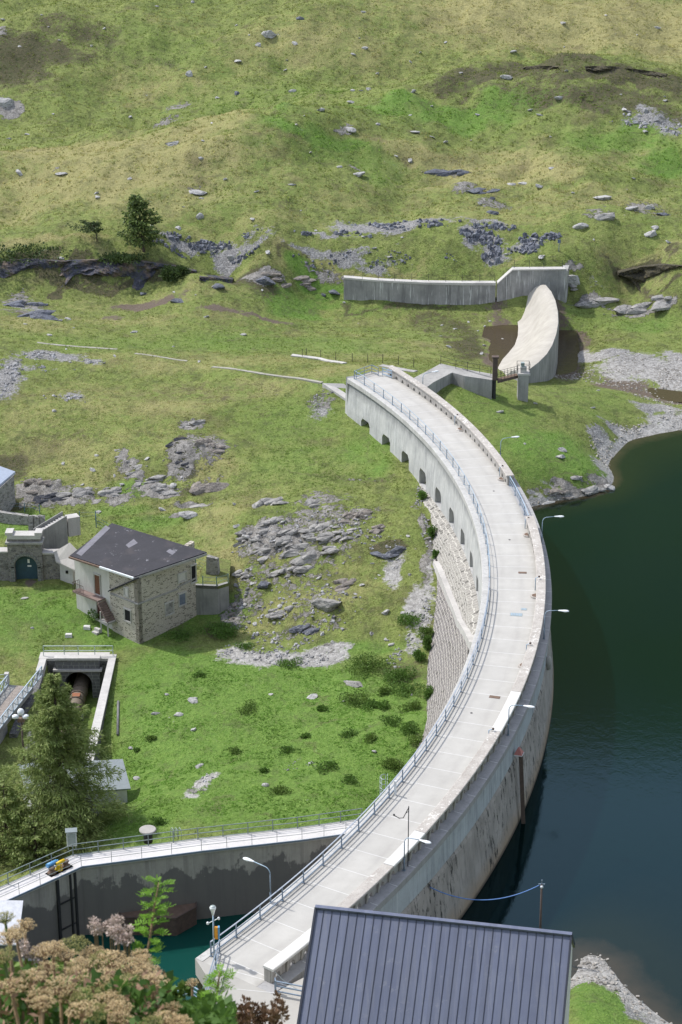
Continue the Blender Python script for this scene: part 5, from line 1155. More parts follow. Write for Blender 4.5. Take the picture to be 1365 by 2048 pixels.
for sd in (-.36,.36):
    for k in np.linspace(0, 1, 7): c = lerp(a, b, k) + Vector((0, sd, 0)); q.bar(c, c + Z * .95, .035)
    for z in (.5,.95): q.bar(a + Vector((0, sd, z)), b + Vector((0, sd, z)), .03)
q.build('handrails', M['iron'], t)
straight_rail('slab_fence', 'dark thin post fence along the far side of the slab path', 'fence', [P(882,729,-.15), P(912,737,-.15), P(935,742,-.15), P(960,746,-.15), P(982,751,-.15)], (1.0,.5), 1.1, M['iron'], .05, .03)
mf = [G(*q_) for q_ in ((605,715),(613,714),(642,717),(672,720),(705,724),(736,727),(766,726),(797,730),(828,735))]
straight_rail('meadow_fence', 'row of thin dark fence posts with wire crossing the meadow behind the dam', 'fence', mf, (.9,), 1.15, M['iron'], .07, .012)
# kerb strip, ramp and thin footpath: flat things on the ground
def ribbon(name, mat, pts, w, dz=.05, n=14, kind='structure', step=1.2):
    pts = [Vector(p) for p in pts]; fine = []
    for a, b in zip(pts[:-1], pts[1:]):
        k = max(1, int((b - a).length / step)); fine += [lerp(a, b, i / k) for i in range(k)]
    fine.append(pts[-1]); q = MB(); rows = []
    for i, p in enumerate(fine):
        d = (fine[min(i + 1, len(fine) - 1)] - fine[max(i - 1, 0)]); d.z = 0; d.normalize(); s_ = Vector((-d.y, d.x, 0)) * w / 2 * (.85 + .3 * random.Random(i).random())
        l, r = p + s_, p - s_; hz = height([l.x, p.x, r.x], [l.y, p.y, r.y]); z = max(hz) + dz
        rows.append([(l.x, l.y, z - .3), (l.x, l.y, z), (r.x, r.y, z), (r.x, r.y, z - .3)])
    q.sweep(rows); o = q.build(name, mat); tag(o, kind=kind); return o
ribbon('kerb_strip', M['concrete_light'], [G(584,712), G(640,719), G(690,727)], .7, .12)
ribbon('kerb_strip', M['concrete'], [G(762,732), G(800,739), G(832,745)], .8, .08)
ribbon('footpath', M['path'], [G(75,686), G(170,694), G(235,699)], .45, .03)
ribbon('footpath', M['path'], [G(270,707), G(375,722)], .4, .02)
ribbon('footpath', M['path'], [G(425,734), G(540,750), G(600,758), G(645,766)], .5, .03)
q = MB(); rp = [P(645,767,-2.7), P(688,768,-2.7), P(712,788,-3.6), P(712,812,-4.0)]
o = MB().hexa([p - Z * 1.2 for p in rp], [p + Z * .05 for p in rp]).build('ramp', M['concrete_light']); tag(o, kind='structure')
c = G(1118,505); t = thing('marker_board', 'small blue marker board on a thin post above the spillway', 'signpost', c)
MB().box(c, (.08,.08,1.7), z0=True).build('post', M['blue'], t); MB().box(c + Z * 1.45, (.42,.06,.5)).build('board', M['sky_dark'], t)
# ------------------------------------------------------------------ the stone house
Z = Vector((0,0,1))
A0 = P(280,1287,-13.3); A0 = Vector((A0.x, A0.y, 0))
aR, aL = math.radians(45), math.radians(139)
u1 = Vector((math.cos(aR), math.sin(aR), 0)); u2 = Vector((math.cos(aL), math.sin(aL), 0))
def hp(u, v, z): return A0 + u1 * u + u2 * v + Z * z
house = thing('stone_house', 'two storey stone house with a patchy dark roof and an outside stair', 'house', hp(4, 5, -13))
eF, eL = P(269,1153,-6.15), P(140,1111,-6.15)
bL = P(224,1046,-4.75); n_ = (bL - eL).cross(eF - eL).normalized(); n_ = n_ if n_.z > 0 else -n_
def rp0(px, py): d = Vector(ray(px, py)); o = Vector((0,0,H)); return o + d * ((eL - o).dot(n_) / d.dot(n_))
bR = rp0(414,1104)
def zroof(u, v): p = A0 + u1 * u + u2 * v; return eL.z - (n_.x * (p.x - eL.x) + n_.y * (p.y - eL.y)) / n_.z - .21
# plan of the walls, found from the roof corners
def plan(p): d = Vector((p.x, p.y, 0)) - A0; m = Matrix(((u1.x, u2.x), (u1.y, u2.y))).inverted() @ Vector((d.x, d.y)); return m.x, m.y
wl = (0.1, 9.05); wr = plan(P(394,1114,-6.6)); LW = 3.85
def hexw(q, a, b, z0a, z0b, z1a, z1b, th, inw):
    "wall from a to b (u,v) with its own heights, thickness towards inw"
    pa, pb_ = hp(*a, 0), hp(*b, 0); t_ = inw * th
    q.hexa([pa + Z*z0a, pb_ + Z*z0b, pb_ + t_ + Z*z0b, pa + t_ + Z*z0a], [pa + Z*z1a, pb_ + Z*z1b, pb_ + t_ + Z*z1b, pa + t_ + Z*z1a])
uF, uR = plan(eF)[0], plan(bR)[0]; ztop = lambda u: -7.12 + (u - uF) / (uR - uF) * 1.0
q = MB(); hexw(q, (0,0), (7.4,0), -14.2, -13.6, zroof(0,0), zroof(7.4,0), .5, u2); q.build('right_wall', M['stone_house'], house)
q = MB(); hexw(q, (0,0), (0,LW), -14.2, -14, zroof(0,0) + .02, -8.9, .5, u1); q.build('wing_wall', M['stone_house'], house)
q = MB(); hexw(q, (.12,LW - .01), (.0,9.05), -14, -12.6, zroof(.12,LW), zroof(.0,9.05), .45, u1); q.build('front_wall', M['plaster'], house)
q = MB(); hexw(q, (.10,.3), (.10,LW+.3), -9.4, -10.5, zroof(.10,.3), zroof(.10,LW+.3), .3, u1); q.build('upper_wall', M['stone_house'], house)
q = MB(); bl_, br_ = plan(bL), plan(bR); bl_ = (bl_[0] - .5, bl_[1] - .35); br_ = (6.1, .55); hexw(q, (.1,wl[1]), bl_, -13, -11, zroof(.1,wl[1]), zroof(*bl_), .4, -u2); q.build('back_wall', M['stone_house'], house); q = MB(); hexw(q, br_, bl_, -13, -12, zroof(*br_), zroof(*bl_), .3, -u2); q.build('back_wall', M['stone_house'], house)
q = MB(); lo = [eL, eF, bR, bL]; q.hexa([p - Z * .2 for p in lo], lo); roof = q.build('roof', M['felt_roof'], house)
# lower lip of the roof over the wing
q = MB(); a_, b_ = hp(-.25, -.15, zroof(0,0) + .12), hp(-.25, LW + .15, -8.75); c_, d_ = hp(.09, LW + .15, -8.7), hp(.09, -.15, zroof(0,0) + .14); q.hexa([p - Z * .14 for p in (a_, b_, c_, d_)], [a_, b_, c_, d_]); q.build('wing_roof', M['felt_roof'], house)
q = MB(); q.bar(eL + Vector((-.06,-.06,-.16)), lerp(eL, eF, .48) + Vector((-.06,-.06,-.16)), .2, .16); q.build('gutter', M['rust'], roof)
q = MB(); q.bar(lerp(eL, eF, .48) + Vector((-.06,-.06,-.15)), eF + Vector((-.06,-.06,-.15)), .2, .18); q.build('gutter', M['white_metal'], roof)
q = MB(); q.bar(eF - Z*.22, bR - Z*.22, .16, .22); q.build('verge', M['concrete'], roof)
n_ = (bL - eL).cross(eF - eL).normalized(); n_ = n_ if n_.z > 0 else -n_
def rp_(px, py):                                            # a point on the roof plane
    d = Vector(ray(px, py)); o = Vector((0,0,H)); t_ = (eL - o).dot(n_) / d.dot(n_); return o + d * t_ + n_ * .02
for pts in (((153,1107),(163,1112),(221,1056),(212,1051)), ((252,1090),(258,1096),(276,1086),(268,1078)), ((333,1103),(345,1110),(352,1104),(340,1098))):
    w = [rp_(*p) for p in pts]; MB().hexa([p - n_ * .015 for p in w], [p - n_ * .008 for p in w]).build('felt_patch', M['felt_patch'], roof)
# bands and openings
q = MB(); q.bar(hp(-.03,-.03,-9.05), hp(5.0,-.03,-9.05), .12, .16); q.bar(hp(5.0,-.03,-8.85), hp(7.4,-.03,-8.6), .12, .16); q.build('string_course', M['concrete'], house)
q = MB(); q.bar(hp(-.04,-.02,-9.05), hp(-.04,LW,-9.05), .12, .16); q.build('string_course', M['concrete'], house)
def win(name, wallu, u, v0, z, w, h, mat, frame=M['concrete_light'], deep=.06, sub='pane'):
    "opening on the right wall (wallu) or on the front"
    if wallu: a, b, out = hp(u - w/2, v0, 0), hp(u + w/2, v0, 0), -u2
    else: a, b, out = hp(v0, u - w/2, 0), hp(v0, u + w/2, 0), -u1
    q = MB(); d = (b - a).normalized(); f = .09
    for s_, e_ in ((a + Z*(z-f), b + Z*(z-f)), (a + Z*(z+h+f), b + Z*(z+h+f))): q.bar(s_ - d*f*1.6 + out*.03, e_ + d*f*1.6 + out*.03, .12, f * 1.6)
    for s_ in (a - d*f*.6, b + d*f*.6): q.bar(s_ + Z*(z-f*.3) + out*.028, s_ + Z*(z+h+f*.3) + out*.028, f*1.3, .12)
    o = q.build(name, frame, house)
    q = MB(); q.hexa([a + Z*z + out*.012, b + Z*z + out*.012, b + Z*z - out*deep, a + Z*z - out*deep], [a + Z*(z+h) + out*.012, b + Z*(z+h) + out*.012, b + Z*(z+h) - out*deep, a + Z*(z+h) - out*deep]); q.build(sub, mat, o)
    return o
win('window', True, 3.9, 0, -11.35, .95, 1.15, M['stone_light'], sub='infill')
win('window', True, 5.6, 0, -10.9, .8, 1.15, M['glass'])
win('window', True, 5.65, 0, -8.35, .95, .75, M['plaster'], sub='infill')
win('window', False, 1.55, 0, -11.3, .8, 1.15, M['dark'])
win('window', False, 1.6, 0, -8.6, .45, .75, M['plaster'], sub='infill')
o = win('upper_door', False, wl[1] - 3.2, .07, -9.75, .75, 2.05, M['wood'], sub='shutter')
win('lower_door', False, wl[1] - 3.4, .07, -12.4, .8, 1.75, M['door_red'], sub='leaf')
win('attic_door', True, 7.15, 0, -8.9, .55, 1.7, M['dark'], sub='opening')
# balcony and outside stair
bz = -9.85; v1 = wl[1] - .55; v0 = wl[1] - 4.3
q = MB(); q.hexa([hp(x, y, bz - .16) for x, y in ((-.9,v0),(.02,v0),(.02,v1),(-.9,v1))], [hp(x, y, bz) for x, y in ((-.9,v0),(.02,v0),(.02,v1),(-.9,v1))]); balc = q.build('balcony', M['rust_floor'], house)
q = MB()
for y in np.linspace(v1 - 1.6, v1, 9): q.bar(hp(-.85, y, bz), hp(-.85, y, bz + .9), .03)
for x in np.linspace(-.85, 0, 5): q.bar(hp(x, v1, bz), hp(x, v1, bz + .9), .03)
q.bar(hp(-.85, v1 - 1.6, bz + .9), hp(-.85, v1, bz + .9), .04); q.bar(hp(-.85, v1, bz + .9), hp(0, v1, bz + .9), .04); q.build('balcony_railing', M['rust_dark'], balc)
q = MB(); n = 9; stair = []
for i in range(n):
    y = v0 - .02 - (v0 - LW - .15 + .55) * (i / n); y2 = y - (v0 - LW - .15 + .55) / n; z = bz - .19 * (i + 1)
    q.hexa([hp(a, b, z - .22) for a, b in ((-1.0,y2 + .004),(-.02,y2 + .004),(-.02,y),(-1.0,y))], [hp(a, b, z) for a, b in ((-1.0,y2 + .004),(-.02,y2 + .004),(-.02,y),(-1.0,y))])
q.build('outside_stair', M['rust_floor'], house)
lz = bz - .19 * n - .2
q = MB(); q.hexa([hp(a, b, lz - .2) for a, b in ((-1.1,LW - .6),(-.05,LW - .6),(-.05,LW + .6),(-1.1,LW + .6))], [hp(a, b, lz) for a, b in ((-1.1,LW - .6),(-.05,LW - .6),(-.05,LW + .6),(-1.1,LW + .6))]); q.build('stair_landing', M['concrete'], house)
for y in (LW - .5, LW + .5): MB().bar(hp(-1.0, y, -14), hp(-1.0, y, lz + (.9 if y > LW else 0)), .14).build('landing_post', M['concrete_light'], house)
q = MB()
for i in range(3): q.box(hp(-1.2 - .3 * i, LW + .8, -13.6), (.7,.3,.9 - .28 * i), aL, z0=True)
q.build('lower_steps', M['concrete_light'], house)
# retaining wall with a railed terrace on the right of the house
t = thing('retaining_wall', 'concrete retaining wall with a blue railed terrace at the right of the stone house', 'retaining wall', P(440,1225,-12.8))
r0 = hp(7.4, .1, 0); r1 = P(436,1172,-9.4); r2 = P(458,1160,-9.1); zr = -9.4
q = MB()
for a, b in ((r0, r1), (r1 + Vector((.004,.004,0)), r2)):
    a = Vector((a.x, a.y, 0)); b = Vector((b.x, b.y, 0)); d = (b - a).normalized(); nn_ = Vector((-d.y, d.x, 0)) * .35
    q.hexa([a + Z*-14, b + Z*-14, b + nn_ + Z*-14, a + nn_ + Z*-14], [a + Z*zr, b + Z*zr, b + nn_ + Z*zr, a + nn_ + Z*zr])
q.build('wall', M['concrete_mid'], t)
r3, r4 = P(462,1120,zr), P(418,1112,zr); o = MB().prism([r0[:2], r1[:2], r2[:2], r3[:2], r4[:2]], -9.75, zr - .03).build('terrace_ground', M['ground']); tag(o, kind='structure')
straight_rail('terrace_railing', 'blue rail posts on the concrete terrace at the right of the stone house', 'railing', [Vector((*lerp(r0, r1, .35)[:2], zr)), Vector((*lerp(r0, r1, .95)[:2], zr)), Vector((*lerp(r1, r2, .95)[:2], zr))], (.9,.45), 1.0, M['blue_teal'], .08, .02)
c = P(426,1138,-8.9); q = MB(); q.hexa([(c.x - .75,c.y - .2,-11),(c.x + .7,c.y - .3,-11),(c.x + .8,c.y + .7,-11),(c.x - .6,c.y + .8,-11)], [(c.x - .6,c.y - .1,-7.5),(c.x + .45,c.y - .2,-7.7),(c.x + .6,c.y + .6,-7.9),(c.x - .5,c.y + .7,-7.6)]); o = q.build('stone_pier', M['stone_light'], origin=c); tag(o, 'blocky grey stone pier behind the right corner of the house roof', 'pier')
# fence along the slope behind the house
fpx = [(192,1032),(227,1047),(260,1060),(284,1064),(312,1072),(338,1078),(364,1086),(391,1095),(417,1104)]
straight_rail('slope_fence', 'line of blue grey fence posts with thin wires behind the house roof', 'fence', [Vector((*P(a, b, -8.3 + .0*i)[:2], min(-6.6, float(height([P(a, b, -8.3).x],[P(a, b, -8.3).y])[0]) + .0))) for i, (a, b) in enumerate(fpx)], (1.3,.9,.5), 1.45, M['blue_teal'], .09, .015)
straight_rail('slope_fence', 'two blue grey fence posts on concrete feet left of the house roof', 'fence', [G(160,1042), G(192,1042)], (1.0,.6), 1.15, M['blue_teal'], .09, .015)
straight_rail('slope_fence', 'blue grey fence above the stone retaining wall at the left edge', 'fence', [G(-15,1019), G(18,1022), G(50,1025), G(80,1028)], (.95,.6), 1.1, M['blue_teal'], .08, .02)
# ------------------------------------------------------------------ arched gate
gz = -12.1; g = P(62,1168,gz); gy = g.y
gate = thing('arched_gateway', 'grey stone gateway with a round headed dark blue door set in the slope', 'gateway', g)
def gp(px, z): return Vector((P(px,1168,gz).x, gy, z))
x0, x1 = gp(20,0).x, gp(88,0).x; xc_ = gp(54.5,0).x; rw = (gp(77,0).x - gp(32,0).x) / 2
hs = 1.95; top = gz + 5.05
arch = [(xc_ - rw, gz - .3), (xc_ - rw, gz + hs)] + [(xc_ - rw * math.cos(k), gz + hs + rw * math.sin(k)) for k in np.linspace(.2, math.pi - .2, 11)] + [(xc_ + rw, gz + hs), (xc_ + rw, gz - .3)]
q = MB(); half = len(arch) // 2
pl1 = [(x0, gz - .3)] + arch[:half + 1] + [(xc_, top), (x0, top)]; pl2 = [(xc_, top)] + arch[half:] + [(x1, gz - .3), (x1, top)]
for yy in (gy, gy + 1.2):
    for pl in (pl1, pl2): q.add([(a, yy, b) for a, b in pl], [tuple(range(len(pl)))])
for (a, b), (c, d) in zip(arch[:-1], arch[1:]): q.add([(a, gy, b), (c, gy, d), (c, gy + 1.2, d), (a, gy + 1.2, b)], [(0,1,2,3)])
q.add([(x0,gy,gz-.3),(x0,gy,top),(x0,gy+1.2,top),(x0,gy+1.2,gz-.3)], [(0,1,2,3)]); q.add([(x1,gy,gz-.3),(x1,gy,top),(x1,gy+1.2,top),(x1,gy+1.2,gz-.3)], [(0,1,2,3)]); q.add([(x0,gy,top),(x1,gy,top),(x1,gy+1.2,top),(x0,gy+1.2,top)], [(0,1,2,3)])
q.build('arch_wall', M['stone_gate'], gate)
q = MB(); yv = gy + .55; ar = arch[1:-1]; q.add([(a, yv, b) for a, b in [(xc_ - rw, gz - .3)] + ar + [(xc_ + rw, gz - .3)]], [tuple(range(len(ar) + 2))]); dr = q.build('door', M['door_blue'], gate)
q = MB(); q.box((xc_ + .22, yv - .02, gz + 2.35), (.22,.02,.42)); q.build('notice', M['paper'], dr); q = MB(); q.box((xc_ + .28, yv - .02, gz + 1.8), (.4,.02,.16)); q.build('notice', M['paper'], dr)
q = MB()
for k in np.linspace(0, math.pi, 13): q.box((xc_ - (rw + .2) * math.cos(k), gy - .035, gz + hs + (rw + .2) * math.sin(k)), (.3,.066,.3))
for z in np.arange(gz + .1, gz + hs, .34): q.box((xc_ - rw - .2, gy - .035, z), (.38,.066,.3)); q.box((xc_ + rw + .2, gy - .035, z), (.38,.066,.3))
q.build('arch_stones', M['stone_gate2'], gate)
q = MB(); q.box(((x0 + x1) / 2, gy + .5, top - .42), (x1 - x0 + .3, 1.55,.22)); q.build('cornice', M['concrete'], gate)
q = MB(); q.box(((x0 + x1) / 2, gy + .5, top + .003), (x1 - x0 - .1, 1.3,.42), z0=True); q.box((x0 + .25, gy + .5, top + .43), (.75,1.3,.28), z0=True); q.box((x1 - .25, gy + .5, top + .43), (.75,1.3,.28), z0=True); q.build('parapet', M['concrete_light'], gate)
q = MB(); q.box((x0 - 2.2, gy + .72, gz - .3), (4.38,1.0,3.7), z0=True); q.build('side_wall', M['stone_gate'], gate)
q = MB(); q.box((x1 + .95, gy + .72, gz - .3), (1.88,1.0,3.55), z0=True); q.build('side_wall', M['stone_gate'], gate)
q = MB(); q.box((x0 - 2.2, gy + .7, gz + 3.403), (4.4,1.15,.18), z0=True); q.box((x1 + .95, gy + .7, gz + 3.253), (1.9,1.15,.16), z0=True); q.build('side_coping', M['concrete_light'], gate)
q = MB(); q.box((xc_ + .5, gy - .25, gz - .08), (.6,.4,.16), z0=True); o = q.build('door_step', M['concrete_light'], gate)
# solid ground behind the gateway, outside stair up the slope and cement shelter between gate and house
q = MB(); st0, st1 = P(72,1070,-7.6), P(130,1035,-6.2)
t = thing('slope_stair', 'pale concrete stair climbing the slope behind the arched gateway', 'stairs', st0)
d = (st1 - st0); dh = Vector((d.x, d.y, 0)).normalized(); sd_ = Vector((-dh.y, dh.x, 0)) * .55; n = 11
q = MB()
for i in range(n):
    a = lerp(st0, st1, i / n); b = lerp(st0, st1, (i + 1) / n); q.hexa([Vector((p.x, p.y, -11)) for p in (a - sd_, b - sd_, b + sd_, a + sd_)], [Vector((p.x, p.y, b.z)) for p in (a - sd_, b - sd_, b + sd_, a + sd_)])
q.build('steps', M['concrete_light'], t)
q = MB()
for s_ in (-1.12, 1.12): q.hexa([Vector((p.x, p.y, -11.5)) for p in (st0 + sd_*s_*1.2, st1 + sd_*s_*1.2, st1 + sd_*s_, st0 + sd_*s_)], [p + Z * .45 for p in (st0 + sd_*s_*1.2, st1 + sd_*s_*1.2, st1 + sd_*s_, st0 + sd_*s_)])
q.build('cheek_wall', M['concrete_mid'], t)
q = MB(); e_ = st1 + dh * .8; q.box((e_.x, e_.y, -8.2), (1.3,1.1,2.05), math.atan2(dh.y, dh.x), z0=True); q.build('landing', M['concrete_light'], t)
a, b = P(118,1118,-8.3), P(150,1135,-8.9)
t = thing('lean_to', 'low cement roofed shelter between the arched gateway and the house', 'shelter', P(130,1170,-12))
pr = [P(108,1104,-8.6), P(112,1122,-9.2), P(150,1140,-9.4), P(165,1110,-8.2), P(140,1085,-7.4)]
q = MB(); q.hexa([p - Z * .16 for p in pr], pr); q.build('roof', M['lime'], t)
w0, w1 = P(122,1170,-12.2), P(148,1180,-12.2)
q = MB(); q.hexa([w0 - Z, w1 - Z, w1 + Vector((.3,1.5,-1)), w0 + Vector((.3,1.5,-1))], [Vector((w0.x,w0.y,-9.45)), Vector((w1.x,w1.y,-9.6)), Vector((w1.x+.3,w1.y+1.5,-9.2)), Vector((w0.x+.3,w0.y+1.5,-9.2))]); wl_ = q.build('wall', M['concrete_light'], t)
c = lerp(w0, w1, .6); q = MB(); q.box((c.x, c.y - .03, -10.4), (.42,.08,.3)); q.build('window', M['dark'], t)
q = MB(); c = P(111,1168,-12.1); q.box((c.x, c.y + .9, -12.4), (.75,.1,2.9), z0=True); q.build('doorway', M['dark'], t)
q = MB(); q.box((c.x + .0, c.y + .8, -12.3), (.3,.06,2.0), z0=True); q.build('door_post', M['wood'], t)
q = MB(); w = [P(-20,1023,-9.0), P(0,1025,-9.0), P(56,1033,-9.0)]
o = None; q.sweep([[(p.x, p.y, -12.5), (p.x, p.y, p.z), (p.x, p.y + .6, p.z), (p.x, p.y + .6, -12.5)] for p in w]); o = q.build('terrace_wall', M['stone_light'], origin=w[0]); tag(o, 'rubble stone terrace wall below the small blue fence at the left edge', 'retaining wall')
q = MB()
for i in range(5):
    c = P(62 + i * 6, 1064 - (i % 2), -10.0); q.hexa([c + Vector((-.3,0,-1)), c + Vector((.28,0,-1)), c + Vector((.25,.6,-1)), c + Vector((-.25,.6,-1))], [c + Vector((-.22 + .1 * (i % 2),.35,1.7)), c + Vector((.25,.35,1.7 - .1 * i)), c + Vector((.22,.8,1.6)), c + Vector((-.22,.8,1.6))])
o = q.build('rock_slabs', M['rock'], origin=P(74,1064,-10)); tag(o, 'upright pale rock slabs beside the slope stair', 'rock')
# building at the left edge with a light blue roof
c0 = P(27,1008,-9.6); t = thing('stone_building', 'stone building with a light blue sheet roof at the left edge', 'building', c0)
xr = c0.x; zt2 = -6.3
fr = [P(30,942,-5.6), P(-2,985,-6.4), P(-60,930,-6.4), P(-40,905,-4.6), P(0,931,-5.0)]
q = MB(); rr2 = [P(31,943,-5.7), P(-4,972,-6.3), P(-80,930,-6.0), P(-30,912,-4.9), P(0,932,-5.1)]; q.hexa([p - Z * .28 for p in rr2], rr2); q.build('roof', M['roof_blue'], t)
q = MB(); w = [P(26,1006,-9.5), P(0,1014,-9.6), P(-60,1000,-9.6)]; tp = [P(28,951,-5.95), P(-2,978,-6.55), P(-80,940,-6.4)]
wb = [Vector((t_.x, t_.y, -11)) for t_ in tp]; q.hexa([wb[0], wb[1], wb[1] + Vector((-.2,.4,0)), wb[0] + Vector((-.4,.2,0))], [tp[0], tp[1], tp[1] + Vector((-.2,.4,0)), tp[0] + Vector((-.4,.2,0))]); q.build('wall', M['stone_light'], t)
q = MB(); q.hexa([wb[1] + Vector((-.01,0,0)), wb[2], wb[2] + Vector((0,.4,0)), wb[1] + Vector((-.01,.4,0))], [tp[1] + Vector((-.01,0,0)), tp[2], tp[2] + Vector((0,.4,0)), tp[1] + Vector((-.01,.4,0))]); q.build('front_wall', M['stone_light'], t)

# ------------------------------------------------------------------ sunken pipe trench with its portal
tz = -13.25; ty = 173.2
def tp_(px, z=tz, py=1325): return P(px, py, z).x
X0, X1 = -28.3, -22.35
tr = thing('pipe_trench', 'walled trench with a dark arched portal and a pale coping on its long right wall', 'trench', Vector((-25.3, 165, -17)))
q = MB(); q.prism([(X1,152.5),(X1 + .75,152.5),(X1 + .6,ty + .8),(X1,ty + .8)], -18, tz - .12); q.build('right_wall', M['stone_dark'], tr)
q = MB(); q.prism([(X1 - .03,152.4),(X1 + .82,152.4),(X1 + .66,ty + .9),(X1 - .03,ty + .9)], tz - .117, tz + .08); q.build('right_coping', M['concrete_light'], tr)
q = MB(); q.prism([(X0 - .8,ty + .0),(X1 - .035,ty + .0),(X1 - .035,ty + 1.4),(X0 - .8,ty + 1.4)], tz - .2, tz + .06)
q.build('back_coping', M['concrete_light'], tr)
pxc = -25.35; pw = 2.75
q = MB(); q.prism([(X0 - .7,ty),(pxc - pw/2 - .75,ty),(pxc - pw/2 - .75,ty + 1.2),(X0 - .7,ty + 1.2)], -18, tz - .203); q.build('back_wall', M['stone_dark'], tr); q = MB(); q.prism([(pxc + pw/2 + .75,ty),(X1 - .003,ty),(X1 - .003,ty + 1.2),(pxc + pw/2 + .75,ty + 1.2)], -18, tz - .203); q.build('back_wall', M['stone_dark'], tr)
# portal block
R_ = 1.32; zs_ = -15.75; y0 = ty - .45; zt_ = tz + .15
arch = [(pxc - R_, -18)] + [(pxc - R_ * math.cos(k), zs_ + R_ * math.sin(k)) for k in np.linspace(0, math.pi, 13)] + [(pxc + R_, -18)]; half = len(arch) // 2
xl, xr_ = pxc - 2.12, pxc + 2.12
q = MB()
for pl in ([(xl, -18)] + arch[:half + 1] + [(pxc, zt_), (xl, zt_)], [(pxc, zt_)] + arch[half:] + [(xr_, -18), (xr_, zt_)]): q.add([(a, y0, b) for a, b in pl], [tuple(range(len(pl)))])
for (a, b), (c, d) in zip(arch[:-1], arch[1:]): q.add([(a, y0, b), (c, y0, d), (c, y0 + 7, d), (a, y0 + 7, b)], [(0,1,2,3)])
q.add([(xl,y0,-18),(xl,y0,zt_),(xl,y0+.45,zt_),(xl,y0+.45,-18)], [(0,1,2,3)]); q.add([(xr_,y0,-18),(xr_,y0,zt_),(xr_,y0+.45,zt_),(xr_,y0+.45,-18)], [(0,1,2,3)])
q.add([(a, y0 + 7, b) for a, b in arch], [tuple(range(len(arch)))]); q.add([(xl,y0,zt_),(xr_,y0,zt_),(xr_,y0+.45,zt_),(xl,y0+.45,zt_)], [(0,1,2,3)])
po = q.build('portal', M['stone_portal'], tr)
q = MB(); q.box((pxc, y0 + .2, tz - .95), (4.7,.8,.2)); q.build('ledge', M['concrete_light'], po); q = MB(); q.box((pxc, y0 + .2, zt_ + .003), (4.4,.75,.24), z0=True); q.build('top_slab', M['concrete_light'], po)
# left side: wall ends, curved rubble wall
q = MB(); q.prism([(X0 - .72,ty - 2.6),(X0 - .05,ty - 2.4),(X0 - .05,ty - .003),(X0 - .72,ty - .003)], tz - 2.0, tz + .05); q.build('left_post', M['concrete_light'], tr)
cv = [P(92,1345,-13.6), P(85,1348,-13.6), P(72,1350,-13.7), P(62,1362,-13.9)]
q = MB(); lw = [Vector((X0 - .06, ty - .02, 0)), Vector((X0 - .06, ty - 5.2, 0)), Vector((X0 - .7, ty - 8, 0)), Vector((X0 - 1.2, ty - 12, 0))]
zz_ = (-13.6,-13.7,-14.2,-14.9); q.sweep([[(p.x, p.y, -18.2), (p.x, p.y, z), (p.x - .7, p.y, z), (p.x - .7, p.y, -18.2)] for p, z in zip(lw, zz_)]); q.build('left_wall', M['stone_dark'], tr)
q = MB(); q.bar((X1 - .15,162.2,-16.5), (X1 - 1.6,161.8,-16.9), .3, .35); q.build('cross_beam', M['concrete_light'], tr)
q = MB(); q.hexa([(X0+.1,158.3,-17.4),(X0+.9,160.6,-17.4),(X0+1.2,160.3,-17.4),(X0+.4,158,-17.4)], [(X0+.1,158.3,-16.4),(X0+.9,160.6,-16.5),(X0+1.2,160.3,-16.5),(X0+.4,158,-16.4)]); q.build('low_kerb', M['concrete_light'], tr)
rl_ = [Vector((X0 - .4, ty + .6, tz + .06)), Vector((X0 + 1.6, ty + .6, tz + .06)), Vector((pxc, ty + .6, tz + .06)), Vector((X1 - 1.4, ty + .6, tz + .06)), Vector((X1 + .35, ty + .6, tz + .08))]
straight_rail('portal_railing', 'pale railing across the top of the arched pipe portal', 'railing', rl_, (1.05,.55), 1.06, M['galv_light'], .07, .07)
# the pipe
pr_ = .74; pc = lambda y: Vector((pxc - .02 * (ty - y) * .5 + .1, y, -16.45))
pipe = thing('penstock_pipe', 'large rusty banded pipe coming out of the arched portal', 'pipe', pc(165))
q = MB(); q.tube([pc(y) for y in (179,176,172,168,164,158,154)], pr_, 20); q.build('shell', M['pipe'], pipe)
for i, y in enumerate(np.arange(155, 173.5, 1.25)):
    q = MB(); q.tube([pc(y - .07), pc(y + .07)], pr_ + .09, 20); q.build('band', M['pipe_band'], pipe)
q = MB(); q.box(pc(170.4) + Vector((0,0,pr_)), (.75,.7,.16)); q.build('inspection_hatch', M['rust_bright'], pipe)
for y in (168.2, 161.5):
    q = MB(); q.box((pc(y).x, y, -17.6), (1.9,.5,.9), z0=True); q.build('saddle', M['concrete_dark'], pipe)
# shed in front of the trench, behind the larch
za = -12.3; s4 = [P(214,1519,za), P(246,1518,za), P(262,1577,za - 1.0), P(48,1586,za - 1.0), P(38,1530,za)]
s4 = [P(35,1528,za), P(246,1518,za), P(262,1577,za - 1.0), P(56,1590,za - 1.0)]
t = thing('trench_shed', 'shed with a grey green sheet roof mostly hidden behind the big larch', 'shed', P(160,1640,-16))
q = MB(); q.hexa([p - Z * .12 for p in s4], s4); q.build('roof', M['roof_grey'], t)
cc = sum(s4, Vector((0,0,0))) / 4; s5 = [cc + (p - cc) * .93 for p in s4]
q = MB(); q.hexa([Vector((p.x, p.y, -17.5)) for p in s5], [Vector((p.x, p.y, p.z - .14)) for p in s5]); q.build('walls', M['white_wall'], t)
